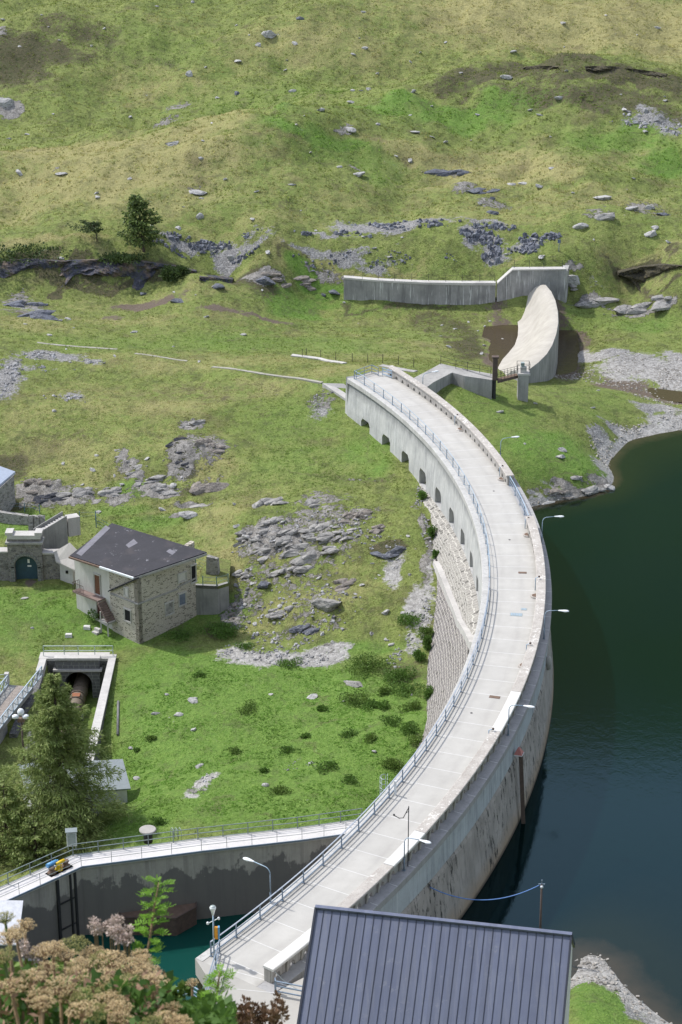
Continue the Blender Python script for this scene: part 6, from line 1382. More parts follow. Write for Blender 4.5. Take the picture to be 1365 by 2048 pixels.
# footbridge with lattice railings at the left edge
b0, b1 = P(42,1372,-13.2), P(-60,1500,-13.6); bd = (b1 - b0); bh = Vector((bd.x, bd.y, 0)).normalized(); bs = Vector((-bh.y, bh.x, 0))
br = thing('cable_bridge', 'narrow bridge with blue lattice railings at the left edge', 'bridge', b0)
b0 = b0 - bh * .0
q = MB(); q.hexa([b0 - bs*1.25 - Z*.35, b1 - bs*1.25 - Z*.35, b1 + bs*1.25 - Z*.35, b0 + bs*1.25 - Z*.35], [b0 - bs*1.25, b1 - bs*1.25, b1 + bs*1.25, b0 + bs*1.25]); q.build('deck', M['concrete_mid'], br)
q = MB(); q.hexa([b0 - bs*.4 + Z*.003, b1 - bs*.4 + Z*.003, b1 + bs*.35 + Z*.003, b0 + bs*.35 + Z*.003], [b0 - bs*.4 + Z*.03, b1 - bs*.4 + Z*.03, b1 + bs*.35 + Z*.03, b0 + bs*.35 + Z*.03]); q.build('plank_path', M['planks'], br)
for k, s_ in enumerate((-1.2, 1.2)):
    e0, e1 = b0 + bs * s_ - bh * (2.4 if k else 0), b1 + bs * s_; L = (e1 - e0).length; n = int(L / 1.15); q = MB()
    q.bar(e0 + Z*1.05, e1 + Z*1.05, .10, .07); q.bar(e0 + Z*.12, e1 + Z*.12, .08)
    for i in range(n + 1): a = lerp(e0, e1, i / n); q.bar(a, a + Z*1.05, .07)
    for i in range(n): 
        a, b = lerp(e0, e1, i / n), lerp(e0, e1, (i + 1) / n); q.bar(a + Z*.12, b + Z*1.0, .055); q.bar(a + Z*1.0, b + Z*.12, .055)
    q.build('lattice_railing', M['lattice'], br)
q = MB(); a = lerp(b0, b1, .52); q.box((a.x, a.y, -19), (1.8,1.5,5.3), math.atan2(bh.y, bh.x), z0=True); a = lerp(b0, b1, .2); q.box((a.x + .3, a.y, -18), (1.5,.8,4.4), math.atan2(bh.y, bh.x), z0=True); q.build('piers', M['concrete_mid'], br)
q = MB(); a = P(15,1368,-13.2); q.box((a.x, a.y, a.z), (.4,.5,1.15), z0=True); q.build('end_post', M['concrete_light'], br)
straight_rail('lawn_railing', 'pale railing on the grass at the left edge above the lattice bridge', 'railing', [P(-30,1370,-13.2), P(14,1368,-13.2)], (1.0,.6,.25), 1.0, M['galv_light'], .06, .05)
c = P(49,1527,-15.6); t = thing('globe_lamp', 'post with a white globe and two small floodlights beside the larch', 'street lamp', c)
MB().tube([c, c + Z*4.5], [.10,.08], 8).build('post', M['rust_dark'], t)
hz = 4.75
q = MB(); q.lathe(c + Z*(hz + .08), [(.05,0),(.22,.08),(.31,.28),(.31,.42),(.2,.6),(.04,.67)], 14); q.build('globe', M['white_metal'], t)
for s_ in (-1, 1): q = MB(); q.lathe(c + Vector((.45 * s_,-.25,hz - .12)), [(.08,0),(.27,.1),(.26,.3),(.1,.4)], 10, sx=1.15); q.build('floodlight', M['white_metal'], t)
q = MB(); q.box(c + Z*(hz - .35), (.6,.5,.3)); q.build('bracket', M['rust'], t)
# pole lying on the lawn and pale blocks
a, b = G(237,1405), G(236,1472); o = MB().tube([a + Z*.12, b + Z*.12], .12, 8).build('drain_pipe', M['concrete_dark'], origin=a); tag(o, 'dark pipe lying on the grass right of the trench', 'pipe')
for (px, py, lb) in ((139,1287,'square pale stone block on the lawn, left of a pair'),(176,1285,'pale stone block with a worn corner on the lawn, right of a pair')):
    c = G(px, py); q = MB(); q.hexa([c + Vector(v) for v in ((-.36,-.2,-.1),(.36,-.2,-.1),(.34,.25,-.1),(-.34,.25,-.1))], [c + Vector(v) for v in ((-.34,-.17,.34),(.30,-.17,.34 if px < 150 else .22),(.3,.2,.34),(-.3,.2,.34))]); o = q.build('stone_block', M['coping_new'], origin=c); tag(o, lb, 'stone block')
# ------------------------------------------------------------------ rocks
def ico(sub):
    bm = bmesh.new(); bmesh.ops.create_icosphere(bm, subdivisions=sub, radius=1)
    v = np.array([x.co[:] for x in bm.verts]); f = np.array([[x.index for x in g.verts] for g in bm.faces]); bm.free(); return v, f
ICO1, ICO2, ICO3 = ico(1), ico(2), ico(3)
def rock_arrays(rs, base=ICO2, cuts=9, rough=.06):
    v = base[0].copy()
    for _ in range(cuts):
        n = rs.normal(size=3); n /= np.linalg.norm(n); c = rs.uniform(.45, .8); d = v @ n - c; v -= np.outer(np.clip(d, 0, None), n)
    v *= (1 + rough * rs.normal(size=(len(v), 1)) * .5)
    v += rough * .6 * rs.normal(size=v.shape); return v, base[1]
def rotm(rs, tilt=.4):
    a = rs.uniform(0, 6.28); b = rs.normal() * tilt; c = rs.normal() * tilt
    return np.array(Matrix.Rotation(a, 3, 'Z') @ Matrix.Rotation(b, 3, 'X') @ Matrix.Rotation(c, 3, 'Y'))
RVAR = []
for k in range(7):
    rs = np.random.RandomState(40 + k); v, f = rock_arrays(rs, ICO2); v = v * np.array([1, .7 + .2 * rs.rand(), .5 + .25 * rs.rand()])
    RVAR.append(fast_mesh('boulder', v, f, M['boulder']))
# rocks big enough to be told apart: (px, py, width px, height px, label)
BIG = [(1262,414,36,14,'flat pale boulder, left one of three lying close together on the right hillside'),(1300,414,24,14,'small rounded boulder between two long flat boulders on the right hillside'),(1326,426,34,12,'long dark grey flat boulder, right one of three on the right hillside'),
 (1162,452,28,15,'pale wedge shaped boulder below the bare rock patch on the right hillside'),(1212,430,44,22,'cracked bare rock slab left of the three flat boulders'),(1303,463,26,15,'pointed grey boulder below the three flat boulders'),(1208,394,40,9,'low bluish slab above the three flat boulders'),
 (1024,366,22,7,'small white flat stone, left of a pair above the scree line'),(1045,364,24,7,'small white flat stone, right of a pair above the scree line'),(987,424,30,12,'leaning grey boulder at the end of the dark rock line on the hill'),(985,396,16,9,'grey stone on the dark rock line of the hill'),
 (343,286,34,12,'pale boulder alone on the tan ridge at the left'),(380,147,16,17,'pale upright boulder high on the left hillside'),(400,431,20,16,'tilted pale boulder right of the round tree'),(464,512,18,14,'pale boulder in the scree heap right of the round tree'),(540,66,30,20,'pile of grey stones high up on the hillside'),
 (516,88,12,14,'white upright stone below the pile of grey stones'),(474,184,14,12,'dark grey stone in the bright green band, left of another'),(585,180,20,11,'grey stone in the bright green band, right of another'),(829,264,22,6,'long flat grey stone on the green hump'),(1027,101,20,8,'pale stone near the top of the hill, right of the middle'),(600,36,20,7,'dark flat stone near the top edge of the hill'),
 (700,258,24,9,'bare pale rock on top of the central hump'),(268,663,18,6,'flat pale stone on the meadow left of the path'),(120,640,16,5,'flat pale stone by the mud on the left meadow'),(110,821,12,7,'small pale stone on the left slope below the scree'),(355,600,34,9,'grey boulder at the foot of the dark bank'),(287,587,20,9,'pale boulder at the foot of the dark bank, left of the grey one'),(528,560,46,16,'broad pale outcrop boulder where the dark bank ends'),(436,572,32,13,'dark overhanging boulder below the bank'),
 (668,583,30,11,'dark grey boulder left of the spillway wall'),(648,590,12,9,'small pale boulder beside the dark boulder left of the spillway wall'),(710,1364,46,14,'flat pale rock in the bright green lawn'),(626,1391,26,11,'grey rock in the lawn left of the flat pale rock'),(376,1030,40,13,'pale cracked rock above the house, nearest the fence'),(402,1008,52,8,'long pale rock shelf above the house'),(1120,912,26,8,'grey slab on the grassy promontory'),
 (1001,822,18,9,'pale stone on the promontory near the pillar'),(1148,556,36,24,'white rock pile right of the spillway block'),(1003,680,14,9,'white stone in the brown stream water'),(991,667,8,6,'small pale stone in the brown stream water'),(1027,669,12,11,'grey stone against the toe of the weir'),(657,1204,66,30,'ribbed pale rock face bulging from the rocky slope'),(527,1168,30,24,'dark split rock on the rocky slope near the house'),
 (312,1426,18,8,'pale stone on the lawn, left of a pair'),(357,1428,24,10,'pale stone on the lawn, right of a pair'),(66,1255,10,5,'small white stone on the lawn beside the worn track'),(50,1195,16,7,'white stone in front of the arched gateway'),(274,1555,18,7,'pale stone on the lawn below the shed roof'),(262,1495,14,7,'pale stone on the lawn right of the trench wall'),(15,200,34,26,'large pale outcrop boulder at the left edge of the hill'),
 (1216,975,26,14,'pale rock at the tip of the promontory'),(1100,1000,40,12,'low pale rock on the shore near the dam'),(395,384,40,8,'bare grey rock patch left of the hump'),(1310,452,20,8,'small grey stone near the pointed boulder'),(125,346,26,8,'faint brown rock patch on the left ridge'),(716,348,34,9,'flat tan rock slab on the front of the hump'),(452,1140,1,1,None),(320,1632,1,1,None)]
for i, (px, py, w, h, lb) in enumerate(BIG):
    if lb is None: continue
    rs = np.random.RandomState(300 + i); c = G(px, py + h * .3); s_ = math.sqrt(c.x**2 + c.y**2 + (H - c.z)**2) / FPX
    v, f = rock_arrays(rs, ICO3 if w > 24 else ICO2, 12, .035); wx_ = w * s_ / 2 * 1.15; hz_ = max(h * s_ * .62, .16)
    v = v * np.array([wx_, wx_ * rs.uniform(.55, .8), hz_]); a = rs.normal() * .12
    R_3 = np.array(Matrix.Rotation(rs.normal() * .35, 3, 'Z') @ Matrix.Rotation(a, 3, 'Y')); v = v @ R_3.T
    dark = 'dark' in lb; me = fast_mesh('boulder', v, f, M['rock_blue'] if dark else (M['rock'] if w > 40 else M['boulder'])); o = mesh_obj('boulder', me); o.location = c + Vector((0, 0, hz_ * .08)); tag(o, lb, 'rock')
# many small stones on the slopes
rs = np.random.RandomState(5); cnt = 0
zones = [((0,0,1365,520),104,'small pale stones scattered over the grassy hillside','small pale stone, one of many scattered over the grassy hillside'),((0,560,690,760),18,'small stones on the meadow','small pale stone lying on the flat meadow'),
         ((120,900,450,1030),16,'stones above the house','small pale stone on the rocky grass above the house'),((250,1320,840,1620),14,'stones on the lawn','small pale stone in the bright green lawn'),((470,1000,820,1290),50,'rubble on the rocky slope','grey broken stone, one of many on the rocky slope'),
         ((940,780,1200,960),8,'stones on the promontory','small stone on the grassy promontory'),((880,640,1000,720),12,'stones in the stream','small stone at the edge of the brown stream')]
for (x0_, y0_, x1_, y1_), n, grp, lb in zones:
    for k in range(n):
        px, py = rs.uniform(x0_, x1_), rs.uniform(y0_, y1_)
        c = G(px, py); s_ = rs.uniform(.16, .42) * (1.6 if y0_ == 0 else 1) * (1.25 if n == 90 else 1) * (1.7 if rs.rand() < .12 else 1)
        o = mesh_obj('small_stone', RVAR[rs.randint(7)]); o.location = c + Vector((0, 0, s_ * .05)); o.rotation_euler = (rs.normal() * .25, rs.normal() * .25, rs.uniform(0, 6.3)); o.scale = (s_ * rs.uniform(.8, 1.4), s_, s_ * rs.uniform(.5, 1.0)); tag(o, lb, 'rock', grp)
# outcrops: rock standing out of the turf
def outcrop(px, py, w, h, n, lb, mat='rock', tilt=.25, tall=1.0, seed=0):
    "broken ledges side by side, joined below the turf"
    rs = np.random.RandomState(900 + seed); c = G(px, py); c2 = G(px, py - h / 2); c3 = G(px, py + h / 2)
    s_ = math.sqrt(c.x**2 + c.y**2 + (H - c.z)**2) / FPX; W = w * s_ / 2; Dp = max(abs(c2.y - c3.y) / 2, .5); VV, FF, b = [], [], 0
    for k in range(n):
        a = rs.uniform(0, 6.28); r = math.sqrt(rs.rand()); x, y = c.x + W * r * math.cos(a), c.y + Dp * r * math.sin(a)
        v, f = rock_arrays(rs, ICO2, 11, .05); q_ = rs.uniform(.5, 1.25) * max(W, .6) / math.sqrt(n) * 1.1
        v = v * np.array([q_ * 1.75, q_ * .72, q_ * .42 * tall]) @ np.array(Matrix.Rotation(.45 + rs.normal() * .2, 3, 'Z') @ Matrix.Rotation(tilt + rs.normal() * .15, 3, 'X')).T
        z = float(height([x], [y])[0]); VV.append(v + np.array([x - c.x, y - c.y, z - c.z + q_ * .02])); FF.append(f + b); b += len(v)
    me = fast_mesh('rock_outcrop', np.vstack(VV), np.vstack(FF), M[mat]); o = mesh_obj('rock_outcrop', me); o.location = c; tag(o, lb, 'rock outcrop'); return o
OC = [(510,1078,86,54,22,'folded dark grey outcrop at the left end of the rocky slope','rock',.5),(600,1085,120,50,24,'light grey ledges in the middle of the rocky slope','rock',.3),(628,1003,44,26,7,'pale tilted slabs on the upper edge of the rocky slope','rock',.6),(706,1035,70,22,8,'low ledge on the upper right of the rocky slope','rock_brown',.3),
 (550,1002,60,12,5,'small pale ledge on the upper left of the rocky slope','rock',.3),(518,1110,54,26,7,'broken grey rock below the folded outcrop','rock',.4),(640,1110,90,20,8,'long grey ledge below the light ledges','rock',.2),(545,1050,50,20,6,'grey ledge above the folded outcrop','rock',.4),
 (415,893,58,22,8,'slanting pale slab outcrop in the middle of the left slope','rock_brown',.7),(378,845,44,12,5,'pale rock crown above two dark hollows','rock',.2),(356,886,30,26,6,'black rocky hollow under the pale rock crown','rock_dark',.9),(371,930,26,30,6,'black rocky hollow below the slanting slab','rock_dark',.9),(410,975,80,16,6,'brown broken rock under the overhanging turf','rock_brown',.3),
 (236,905,24,30,5,'striped pale slab left of the dark hollows','rock',.6),(262,935,34,30,6,'pale rock steps below the striped slab','rock',.5),(300,965,74,26,10,'wide pale rock steps in the middle of the left slope','rock',.2),(335,980,60,14,6,'flat rock shelf right of the wide rock steps','rock',.2),(228,985,50,24,7,'slanting rock steps left of the wide rock steps','rock',.4),
 (72,975,60,36,9,'rounded brown rock outcrop behind the blue roofed building','rock_brown',.4),(105,1000,60,18,6,'dark overhung ledge below the rounded brown outcrop','rock_dark',.4),(150,985,60,24,7,'pale ribbed outcrop right of the rounded brown outcrop','rock',.4),
 (1178,972,60,26,8,'striped pale rock slab on the tip of the promontory','rock',.4),(1120,990,60,14,6,'broken shore rock beside the striped slab','rock_brown',.3),(470,1225,26,46,5,'pale brown outcrop right of the retaining wall','rock_brown',.5),(1300,615,110,16,9,'line of pale rocks crossing the grass at the right edge','rock',.3),(1195,606,70,10,6,'line of pale rocks right of the weir','rock',.3),
 (560,560,50,18,6,'pale broken rock above the end of the dark bank','rock_brown',.4),(615,572,50,12,5,'broken rock between the bank and the spillway wall','rock_brown',.3),(900,350,70,10,6,'broken dark line of rock on the hill front','rock_blue',.3),(965,385,60,12,6,'dark rock line running down the hill','rock_blue',.3),(50,610,70,10,6,'low dark rocks on the meadow at the left edge','rock_blue',.2),(65,632,90,8,6,'flat rocks beside the mud at the left edge','rock_blue',.1),
 (690,1070,60,24,9,'grey ledges low on the right of the light ledges','rock',.3),(750,1060,44,18,6,'broken ledge near the scree chute','rock_brown',.4),(585,1145,70,22,9,'grey ledge band crossing the middle of the rocky slope','rock',.35),(690,1170,50,18,6,'low grey ledge above the ribbed rock face','rock_brown',.3),
 (560,1225,60,22,7,'grey ledges above the fan of pale scree','rock',.3),(610,1262,50,20,6,'broken grey rock just above the pale scree fan','rock_blue',.3),(490,1150,40,22,6,'grey ledges behind the dark split rock','rock',.4),(655,1055,60,18,7,'light ledge joining the middle and upper right ledges','rock',.3),
 (1150,570,26,18,4,'pale rock just right of the spillway block','rock',.5),(780,1106,60,7,5,'dark curved ledge on the slope near the dam','rock_blue',.1),(845,975,16,20,4,'rubble against the valley wall below the openings','rock',.3),(857,1060,14,40,5,'rubble along the toe of the pale stone facing','rock',.3)]
for i, (px, py, w, h, n, lb, mt, tl) in enumerate(OC): outcrop(px, py, w, h, n, lb, mt, tl, 1.0, i)
# eroded banks: dark rock and bare earth under an overhanging edge of turf
def bank(pts, hgt, lb, mat, seed, lean=.75, shift=.9):
    rs = np.random.RandomState(seed); top = [G(*p) for p in pts]; fine = []
    for a, b in zip(top[:-1], top[1:]):
        n = max(1, int((b - a).length / .45)); fine += [lerp(a, b, i / n) for i in range(n)]
    rows = []; m_ = 9
    xs_ = np.array([p.x for p in fine]); ys_ = np.array([p.y for p in fine])
    env = np.clip(np.minimum(np.arange(len(fine)), np.arange(len(fine))[::-1]) / 8, 0.05, 1)
    for i, p in enumerate(fine):
        hh = hgt * env[i] * (.75 + .5 * vnoise(np.array([p.x * .35]), np.array([seed * 1.]))[0]); row = []
        for j in range(m_):
            t_ = j / (m_ - 1); dy = -lean * hh * t_ ** 1.3 + 1.1 * fbm(np.array([p.x * 1.0 + 7 * t_]), np.array([t_ * hh * 1.3 + seed]), 1.7, 4, .6)[0] * .55
            zz = p.z + .35 - (hh + .35) * t_
            row.append((p.x, p.y + dy - shift, zz))
        row = [(p.x, p.y + 2.0, p.z - .1)] + row + [(p.x, p.y + 2.0, p.z - hh - .8)]
        rows.append(row)
    q = MB(); q.sweep(rows); o = q.build('eroded_bank', M[mat], origin=top[0], fix=True); tag(o, lb, 'rock bank')
def bank_mat():
    s = NT('eroded_bank'); p = s.pos(); n1 = s.noise(p, .5, 5, .65); n2 = s.noise(p, 2.6, 6, .75)
    col = s.mix(s.ramp(n2, .35, .65), (.030,.032,.045), (.075,.078,.10)); col = s.mix(s.ramp(n1, .48, .62), col, s.mix(s.ramp(n2, .4, .6), (.12,.085,.065), (.20,.155,.12)))
    col = s.mix(s.ramp(s.noise(s.pos(loc=(4,2,9)), 1.4, 5, .7), .56, .64), col, (.07,.085,.03))
    return s.done(col, .95, nrm=s.bump(n2, 1, .2))
M['bank'] = bank_mat()
def turf_mat():
    s = NT('dark_turf_edge'); p = s.pos(); n2 = s.noise(p, 2.6, 6, .75)
    col = s.mix(s.ramp(n2, .4, .62), (.030,.028,.022), (.10,.085,.045)); return s.done(col, .95, nrm=s.bump(n2, 1, .2))
M['turf'] = turf_mat()
bank([(-20,524),(60,522),(140,524),(220,520),(290,524),(350,534),(400,546)], 3.6, 'long dark eroded bank under the two trees at the left', 'bank', 3)
bank([(400,556),(430,558),(470,562)], 1.0, 'low dark end of the eroded bank', 'bank', 5)
bank([(1235,545),(1285,534),(1330,532),(1400,534)], 2.8, 'dark peaty bank at the right edge beyond the spillway', 'turf', 8)
bank([(1045,138),(1080,134),(1120,135)], 2.4, 'small dark turf break on the upper right ridge', 'turf', 11)
bank([(1170,134),(1220,135),(1280,142),(1330,150),(1400,152)], 3.2, 'long dark turf break along the ridge at the upper right', 'turf', 13)

# ------------------------------------------------------------------ scree and shingle (nobody could count these stones)
def stones(name, spots, mat, dens, smin, smax, lb, cat, seed, hmul=1.0, shore=None):
    rs = np.random.RandomState(seed); C = []
    for px, py, rx, ry in spots:
        cx_, cy_, ax, ay = blob(px, py, rx, ry); n = int(dens * math.pi * ax * ay); a = rs.uniform(0, 6.28, n); r = np.sqrt(rs.rand(n)) * (1 + .25 * np.sin(a * 3 + px)) * (.82 + .35 * rs.rand(n))
        C.append(np.c_[cx_ + ax * r * np.cos(a), cy_ + ay * r * np.sin(a)])
    if shore is not None: C.append(shore)
    C = np.vstack(C); keep = fbm(C[:, 0], C[:, 1], 2.2, 3) + .5 > rs.rand(len(C)) * .55; C = C[keep]; n = len(C); z = height(C[:, 0], C[:, 1])
    s_ = smin + (smax - smin) * rs.rand(n) ** 2.2
    cube = np.array([[-1,-1,-1],[1,-1,-1],[1,1,-1],[-1,1,-1],[-1,-1,1],[1,-1,1],[1,1,1],[-1,1,1]], float) * .5; fq = np.array([[3,2,1,0],[4,5,6,7],[0,1,5,4],[1,2,6,5],[2,3,7,6],[3,0,4,7]])
    v = cube[None] + rs.uniform(-.22, .22, (n, 8, 3)); v[:, 4:, :2] *= rs.uniform(.4, .9, (n, 1, 1)); v *= s_[:, None, None] * np.stack([rs.uniform(.8, 1.5, n), rs.uniform(.7, 1.2, n), rs.uniform(.4, .9, n) * hmul], 1)[:, None]
    a = rs.uniform(0, 6.28, n); t = rs.normal(0, .35, n); ca, sa, ct, st_ = np.cos(a), np.sin(a), np.cos(t), np.sin(t)
    x, y, zz = v[..., 0], v[..., 1], v[..., 2]; y, zz = y * ct[:, None] - zz * st_[:, None], y * st_[:, None] + zz * ct[:, None]; x, y = x * ca[:, None] - y * sa[:, None], x * sa[:, None] + y * ca[:, None]
    V = np.stack([x + C[:, 0:1], y + C[:, 1:2], zz + z[:, None] + s_[:, None] * .12], 2).reshape(-1, 3); F = (fq[None] + (np.arange(n) * 8)[:, None, None]).reshape(-1, 4)
    k = np.clip(rs.normal(.45, .28, n), 0, 1); cols = np.repeat(np.c_[k, k, k], 8, 0)
    o = mesh_obj(name, fast_mesh(name, V, F, mat, cols=cols)); tag(o, lb, cat, kind='stuff')
stones('scree', [(385,490,60,10),(440,500,70,12),(350,500,36,8),(490,512,26,10)], M['scree'], 9, .16, .55, 'heap of dark blue grey scree right of the round tree', 'scree', 1, 1.4)
stones('scree', [(690,515,50,12),(640,530,46,14),(760,525,50,9),(800,512,30,8),(905,515,18,8)], M['scree'], 5, .14, .42, 'loose brown grey scree above the spillway wall', 'scree', 2)
stones('scree', [(760,452,50,5),(840,448,60,7),(930,449,60,7),(1010,455,30,5),(650,469,60,4),(700,468,40,4)], M['scree'], 9, .18, .6, 'long low line of dark scree across the hill foot', 'scree', 3, 1.3)
stones('scree', [(955,473,32,12),(985,480,22,20),(985,515,18,14),(1055,480,16,10),(1055,497,28,9),(1100,475,30,7)], M['scree'], 12, .2, .6, 'dark scree heaps above the higher spillway block', 'scree', 4, 1.6)
stones('scree', [(12,755,26,34),(110,715,70,10),(190,726,24,6),(150,797,50,7),(60,735,40,8)], M['scree_light'], 5, .12, .42, 'blue grey scree on the left slope', 'scree', 5)
stones('scree', [(480,1302,40,12),(540,1312,70,14),(620,1322,70,14),(680,1330,26,10),(590,1290,40,10)], M['scree_light'], 14, .07, .26, 'fan of pale scree at the foot of the rocky slope', 'scree', 6)
stones('scree', [(845,1225,26,40),(830,1275,26,30),(800,1145,18,30),(858,1185,18,22),(868,1130,6,40),(790,1320,16,20),(852,1060,7,40),(838,1000,8,24)], M['scree_light'], 16, .06, .26, 'pale scree chute beside the stone facing of the dam', 'scree', 7)
stones('scree', [(620,1060,130,40),(600,1110,120,40),(600,1200,110,50),(500,1180,50,50),(600,1260,110,26),(700,1080,90,36),(640,805,26,26),(655,780,20,12)], M['scree_light'], 2.3, .08, .36, 'broken grey rubble over the rocky slope', 'rubble', 8)
stones('scree', [(412,1558,20,9),(392,1592,22,9),(600,1530,30,10)], M['scree_light'], 14, .06, .22, 'two small rubble patches in the lawn', 'rubble', 9)
stones('scree', [(1310,245,50,12),(1270,230,30,10),(1345,262,30,6),(1250,250,24,8)], M['scree_light'], 2.0, .2, .8, 'white rubble on the dark slope at the right edge', 'rubble', 10)
sx = rs.uniform(-8, 75, 90000); sy = rs.uniform(100, 245, 90000); sz = base_h(sx, sy); rr = np.hypot(sx - CX, sy - CY) - R0
k = (rr > 6) & (sz > -8.25) & (sz < -7.15) & (rs.rand(len(sx)) < .8); SHORE = np.c_[sx[k], sy[k]]
stones('shingle', [(1150,1890,16,14),(1185,1930,18,12),(1225,1975,20,12),(1275,2018,26,14),(1260,862,40,10),(1200,905,18,24)], M['shingle'], 10, .07, .28, 'pale stony shingle along the edge of the lake', 'shingle', 11, .8, SHORE)
stones('gravel', [(1300,735,80,28),(1215,712,40,9),(1345,765,40,26)], M['shingle'], 8, .07, .2, 'wide bank of grey gravel right of the weir', 'gravel', 12, .7)

# ------------------------------------------------------------------ grass tufts: thin blades standing on the ground
def tufts(name, n, poly, smin, smax, lb, seed, nb=5, broad=False, want=None):
    rs = np.random.RandomState(seed); poly = [tuple(p[:2]) for p in poly]; xs_ = [p[0] for p in poly]; ys_ = [p[1] for p in poly]
    x = rs.uniform(min(xs_), max(xs_), n * 2); y = rs.uniform(min(ys_), max(ys_), n * 2); k = in_poly(x, y, poly)
    r = np.hypot(x - CX, y - CY) - R0; zb_ = base_h(x, y); toe = np.where(zb_ > -5.6, -.75, -.75 - .65 * (-4.5 - zb_)); k &= ~((r > toe) & (r < 6.2) & (y < 222)); k &= ~in_poly(x, y, BASIN)
    for F4 in NOGRASS: k &= ~in_poly(x, y, F4)
    x, y = x[k][:n], y[k][:n]
    z = height(x, y); ro, gr, dr, lu, mu, dk = [mask_w(m, x, y) for m in ('rock','grav','dry','lush','mud','dark')]
    nn1 = fbm(x, y, 3.0, 3); bare = np.maximum(np.maximum(ro * .9, gr), mu)
    k = (bare + .35 * nn1 < .42) & ~((z < -7.6) & (np.hypot(x - CX, y - CY) > R0) & (y < 245)); k &= (fbm(x + 40, y, 1.6, 3) > -.55)
    if want is not None: k &= want(x, y, lu, dr, nn1)
    x, y, z, dr, lu, dk = x[k], y[k], z[k], dr[k], lu[k], dk[k]; n = len(x); nn2 = fbm(x, y, 9, 3); nn3 = rs.rand(n)
    S = smin + (smax - smin) * rs.rand(n) ** 1.6
    green = np.array([.145,.175,.045]); tan = np.array([.40,.335,.165]); lush = np.array([.105,.215,.028]); drk = np.array([.075,.080,.030]); olive = np.array([.21,.20,.07])
    wd = np.clip(dr * 1.0 + nn2 * .5 + (nn3 - .5) * .9, 0, 1)[:, None]; wl = np.clip(lu + .3 * nn2, 0, 1)[:, None]; wk = np.clip(dk * .9 + nn2 * .3, 0, 1)[:, None]
    c = green * (1 - wd) + (tan * .6 + olive * .4) * wd; c = c * (1 - wl) + lush * wl; c = c * (1 - wk * .75) + drk * wk * .75; c = c * (.98 + .95 * rs.rand(n, 1) ** 1.3)
    # blades
    a = rs.uniform(0, 6.28, (n, nb)); ln = rs.uniform(.1, .75, (n, nb)) * (1.5 if broad else 1); w = S[:, None] * (.22 if broad else .09) * rs.uniform(.7, 1.3, (n, nb)); S = S * .62; h = S[:, None] * rs.uniform(.5, 1, (n, nb)) * (.6 if broad else .8)
    ox = rs.normal(0, .28, (n, nb)) * S[:, None]; oy = rs.normal(0, .28, (n, nb)) * S[:, None]
    bx, by, bz = x[:, None] + ox, y[:, None] + oy, z[:, None] - .04 + 0 * a; px_, py_ = -np.sin(a) * w, np.cos(a) * w
    tx, ty_ = bx + np.cos(a) * ln * h, by + np.sin(a) * ln * h
    if broad:
        m1 = .5; V = np.stack([np.stack([bx, by, bz + h * .3], -1), np.stack([bx + np.cos(a) * ln * h * m1 + px_, by + np.sin(a) * ln * h * m1 + py_, bz + h * .75], -1), np.stack([tx, ty_, bz + h * .8], -1), np.stack([bx + np.cos(a) * ln * h * m1 - px_, by + np.sin(a) * ln * h * m1 - py_, bz + h * .75], -1)], 2); m_ = 4
    else: V = np.stack([np.stack([bx - px_, by - py_, bz], -1), np.stack([bx + px_, by + py_, bz], -1), np.stack([tx, ty_, bz + h], -1)], 2); m_ = 3
    V = V.reshape(-1, 3); F = np.arange(len(V)).reshape(-1, m_); cols = np.repeat(np.clip(c, 0, 1), nb * m_, 0)
    o = mesh_obj(name, fast_mesh(name, V, F, M['tuft'], cols=cols)); tag(o, lb, 'grass', kind='stuff')
def quadw(a, b, c, d): return [G(*a), G(*b), G(*c), G(*d)]
NOGRASS = [TR, [hp(*q_, 0)[:2] for q_ in ((-.6,-.3),(8.5,-.6),(8.5,10.5),(-.4,10.5))], [(x0 - 4.5, gy - .2), (x1 + 2.2, gy - .2), (x1 + 2.2, gy + 2), (x0 - 4.5, gy + 2)], [p[:2] for p in s5], [p[:2] for p in sl], [p[:2] for p in rp], [p[:2] for p in fc],
           [(c_.x, c_.y) for c_ in cw_] + [(c_.x, c_.y) for c_ in reversed(tw)]]
PB = [(-34,128),(-34,206),(38,206),(24,128)]
tufts('grass', 62000, [(-36,126),(-36,185),(14,185),(14,126)], .12, .34, 'bright green lawn grass between the house and the dam', 21, 6)
tufts('grass', 52000, [(-48,185),(-48,240),(14,240),(14,185)], .16, .45, 'coarse mixed grass on the slope above the house', 22, 5)
tufts('grass', 26000, [(12,176),(14,240),(62,240),(54,176)], .14, .4, 'green grass on the promontory and right meadow', 23, 5)
tufts('grass', 50000, [(-58,240),(-62,286),(70,286),(60,240)], .2, .55, 'grass on the far meadow and around the spillway', 24, 5)
tufts('grass', 76000, [(-72,286),(-92,425),(92,425),(76,286)], .3, .9, 'tufted grass covering the far hillside', 25, 5)
tufts('grass', 9000, [(9,98),(9,122),(30,122),(30,98)], .10, .28, 'short grass by the lake at the lower right', 26, 6)
tufts('ground_cover', 46000, [(-30,132),(-30,184),(14,184),(14,132)], .16, .36, 'broad leaved weeds in the bright green lawn', 27, 5, True, lambda x, y, lu, dr, nn: (lu > .5) & (nn > .05))
tufts('ground_cover', 14000, [(-34,182),(-34,212),(14,212),(14,182)], .18, .40, 'broad leaved weeds on the slope', 28, 5, True, lambda x, y, lu, dr, nn: (nn > .15))
tufts('ground_cover', 14000, [(-66,300),(-80,380),(80,380),(66,300)], .4, .9, 'leafy plants in the green band of the hillside', 29, 5, True, lambda x, y, lu, dr, nn: (lu > .35) & (nn > .0))
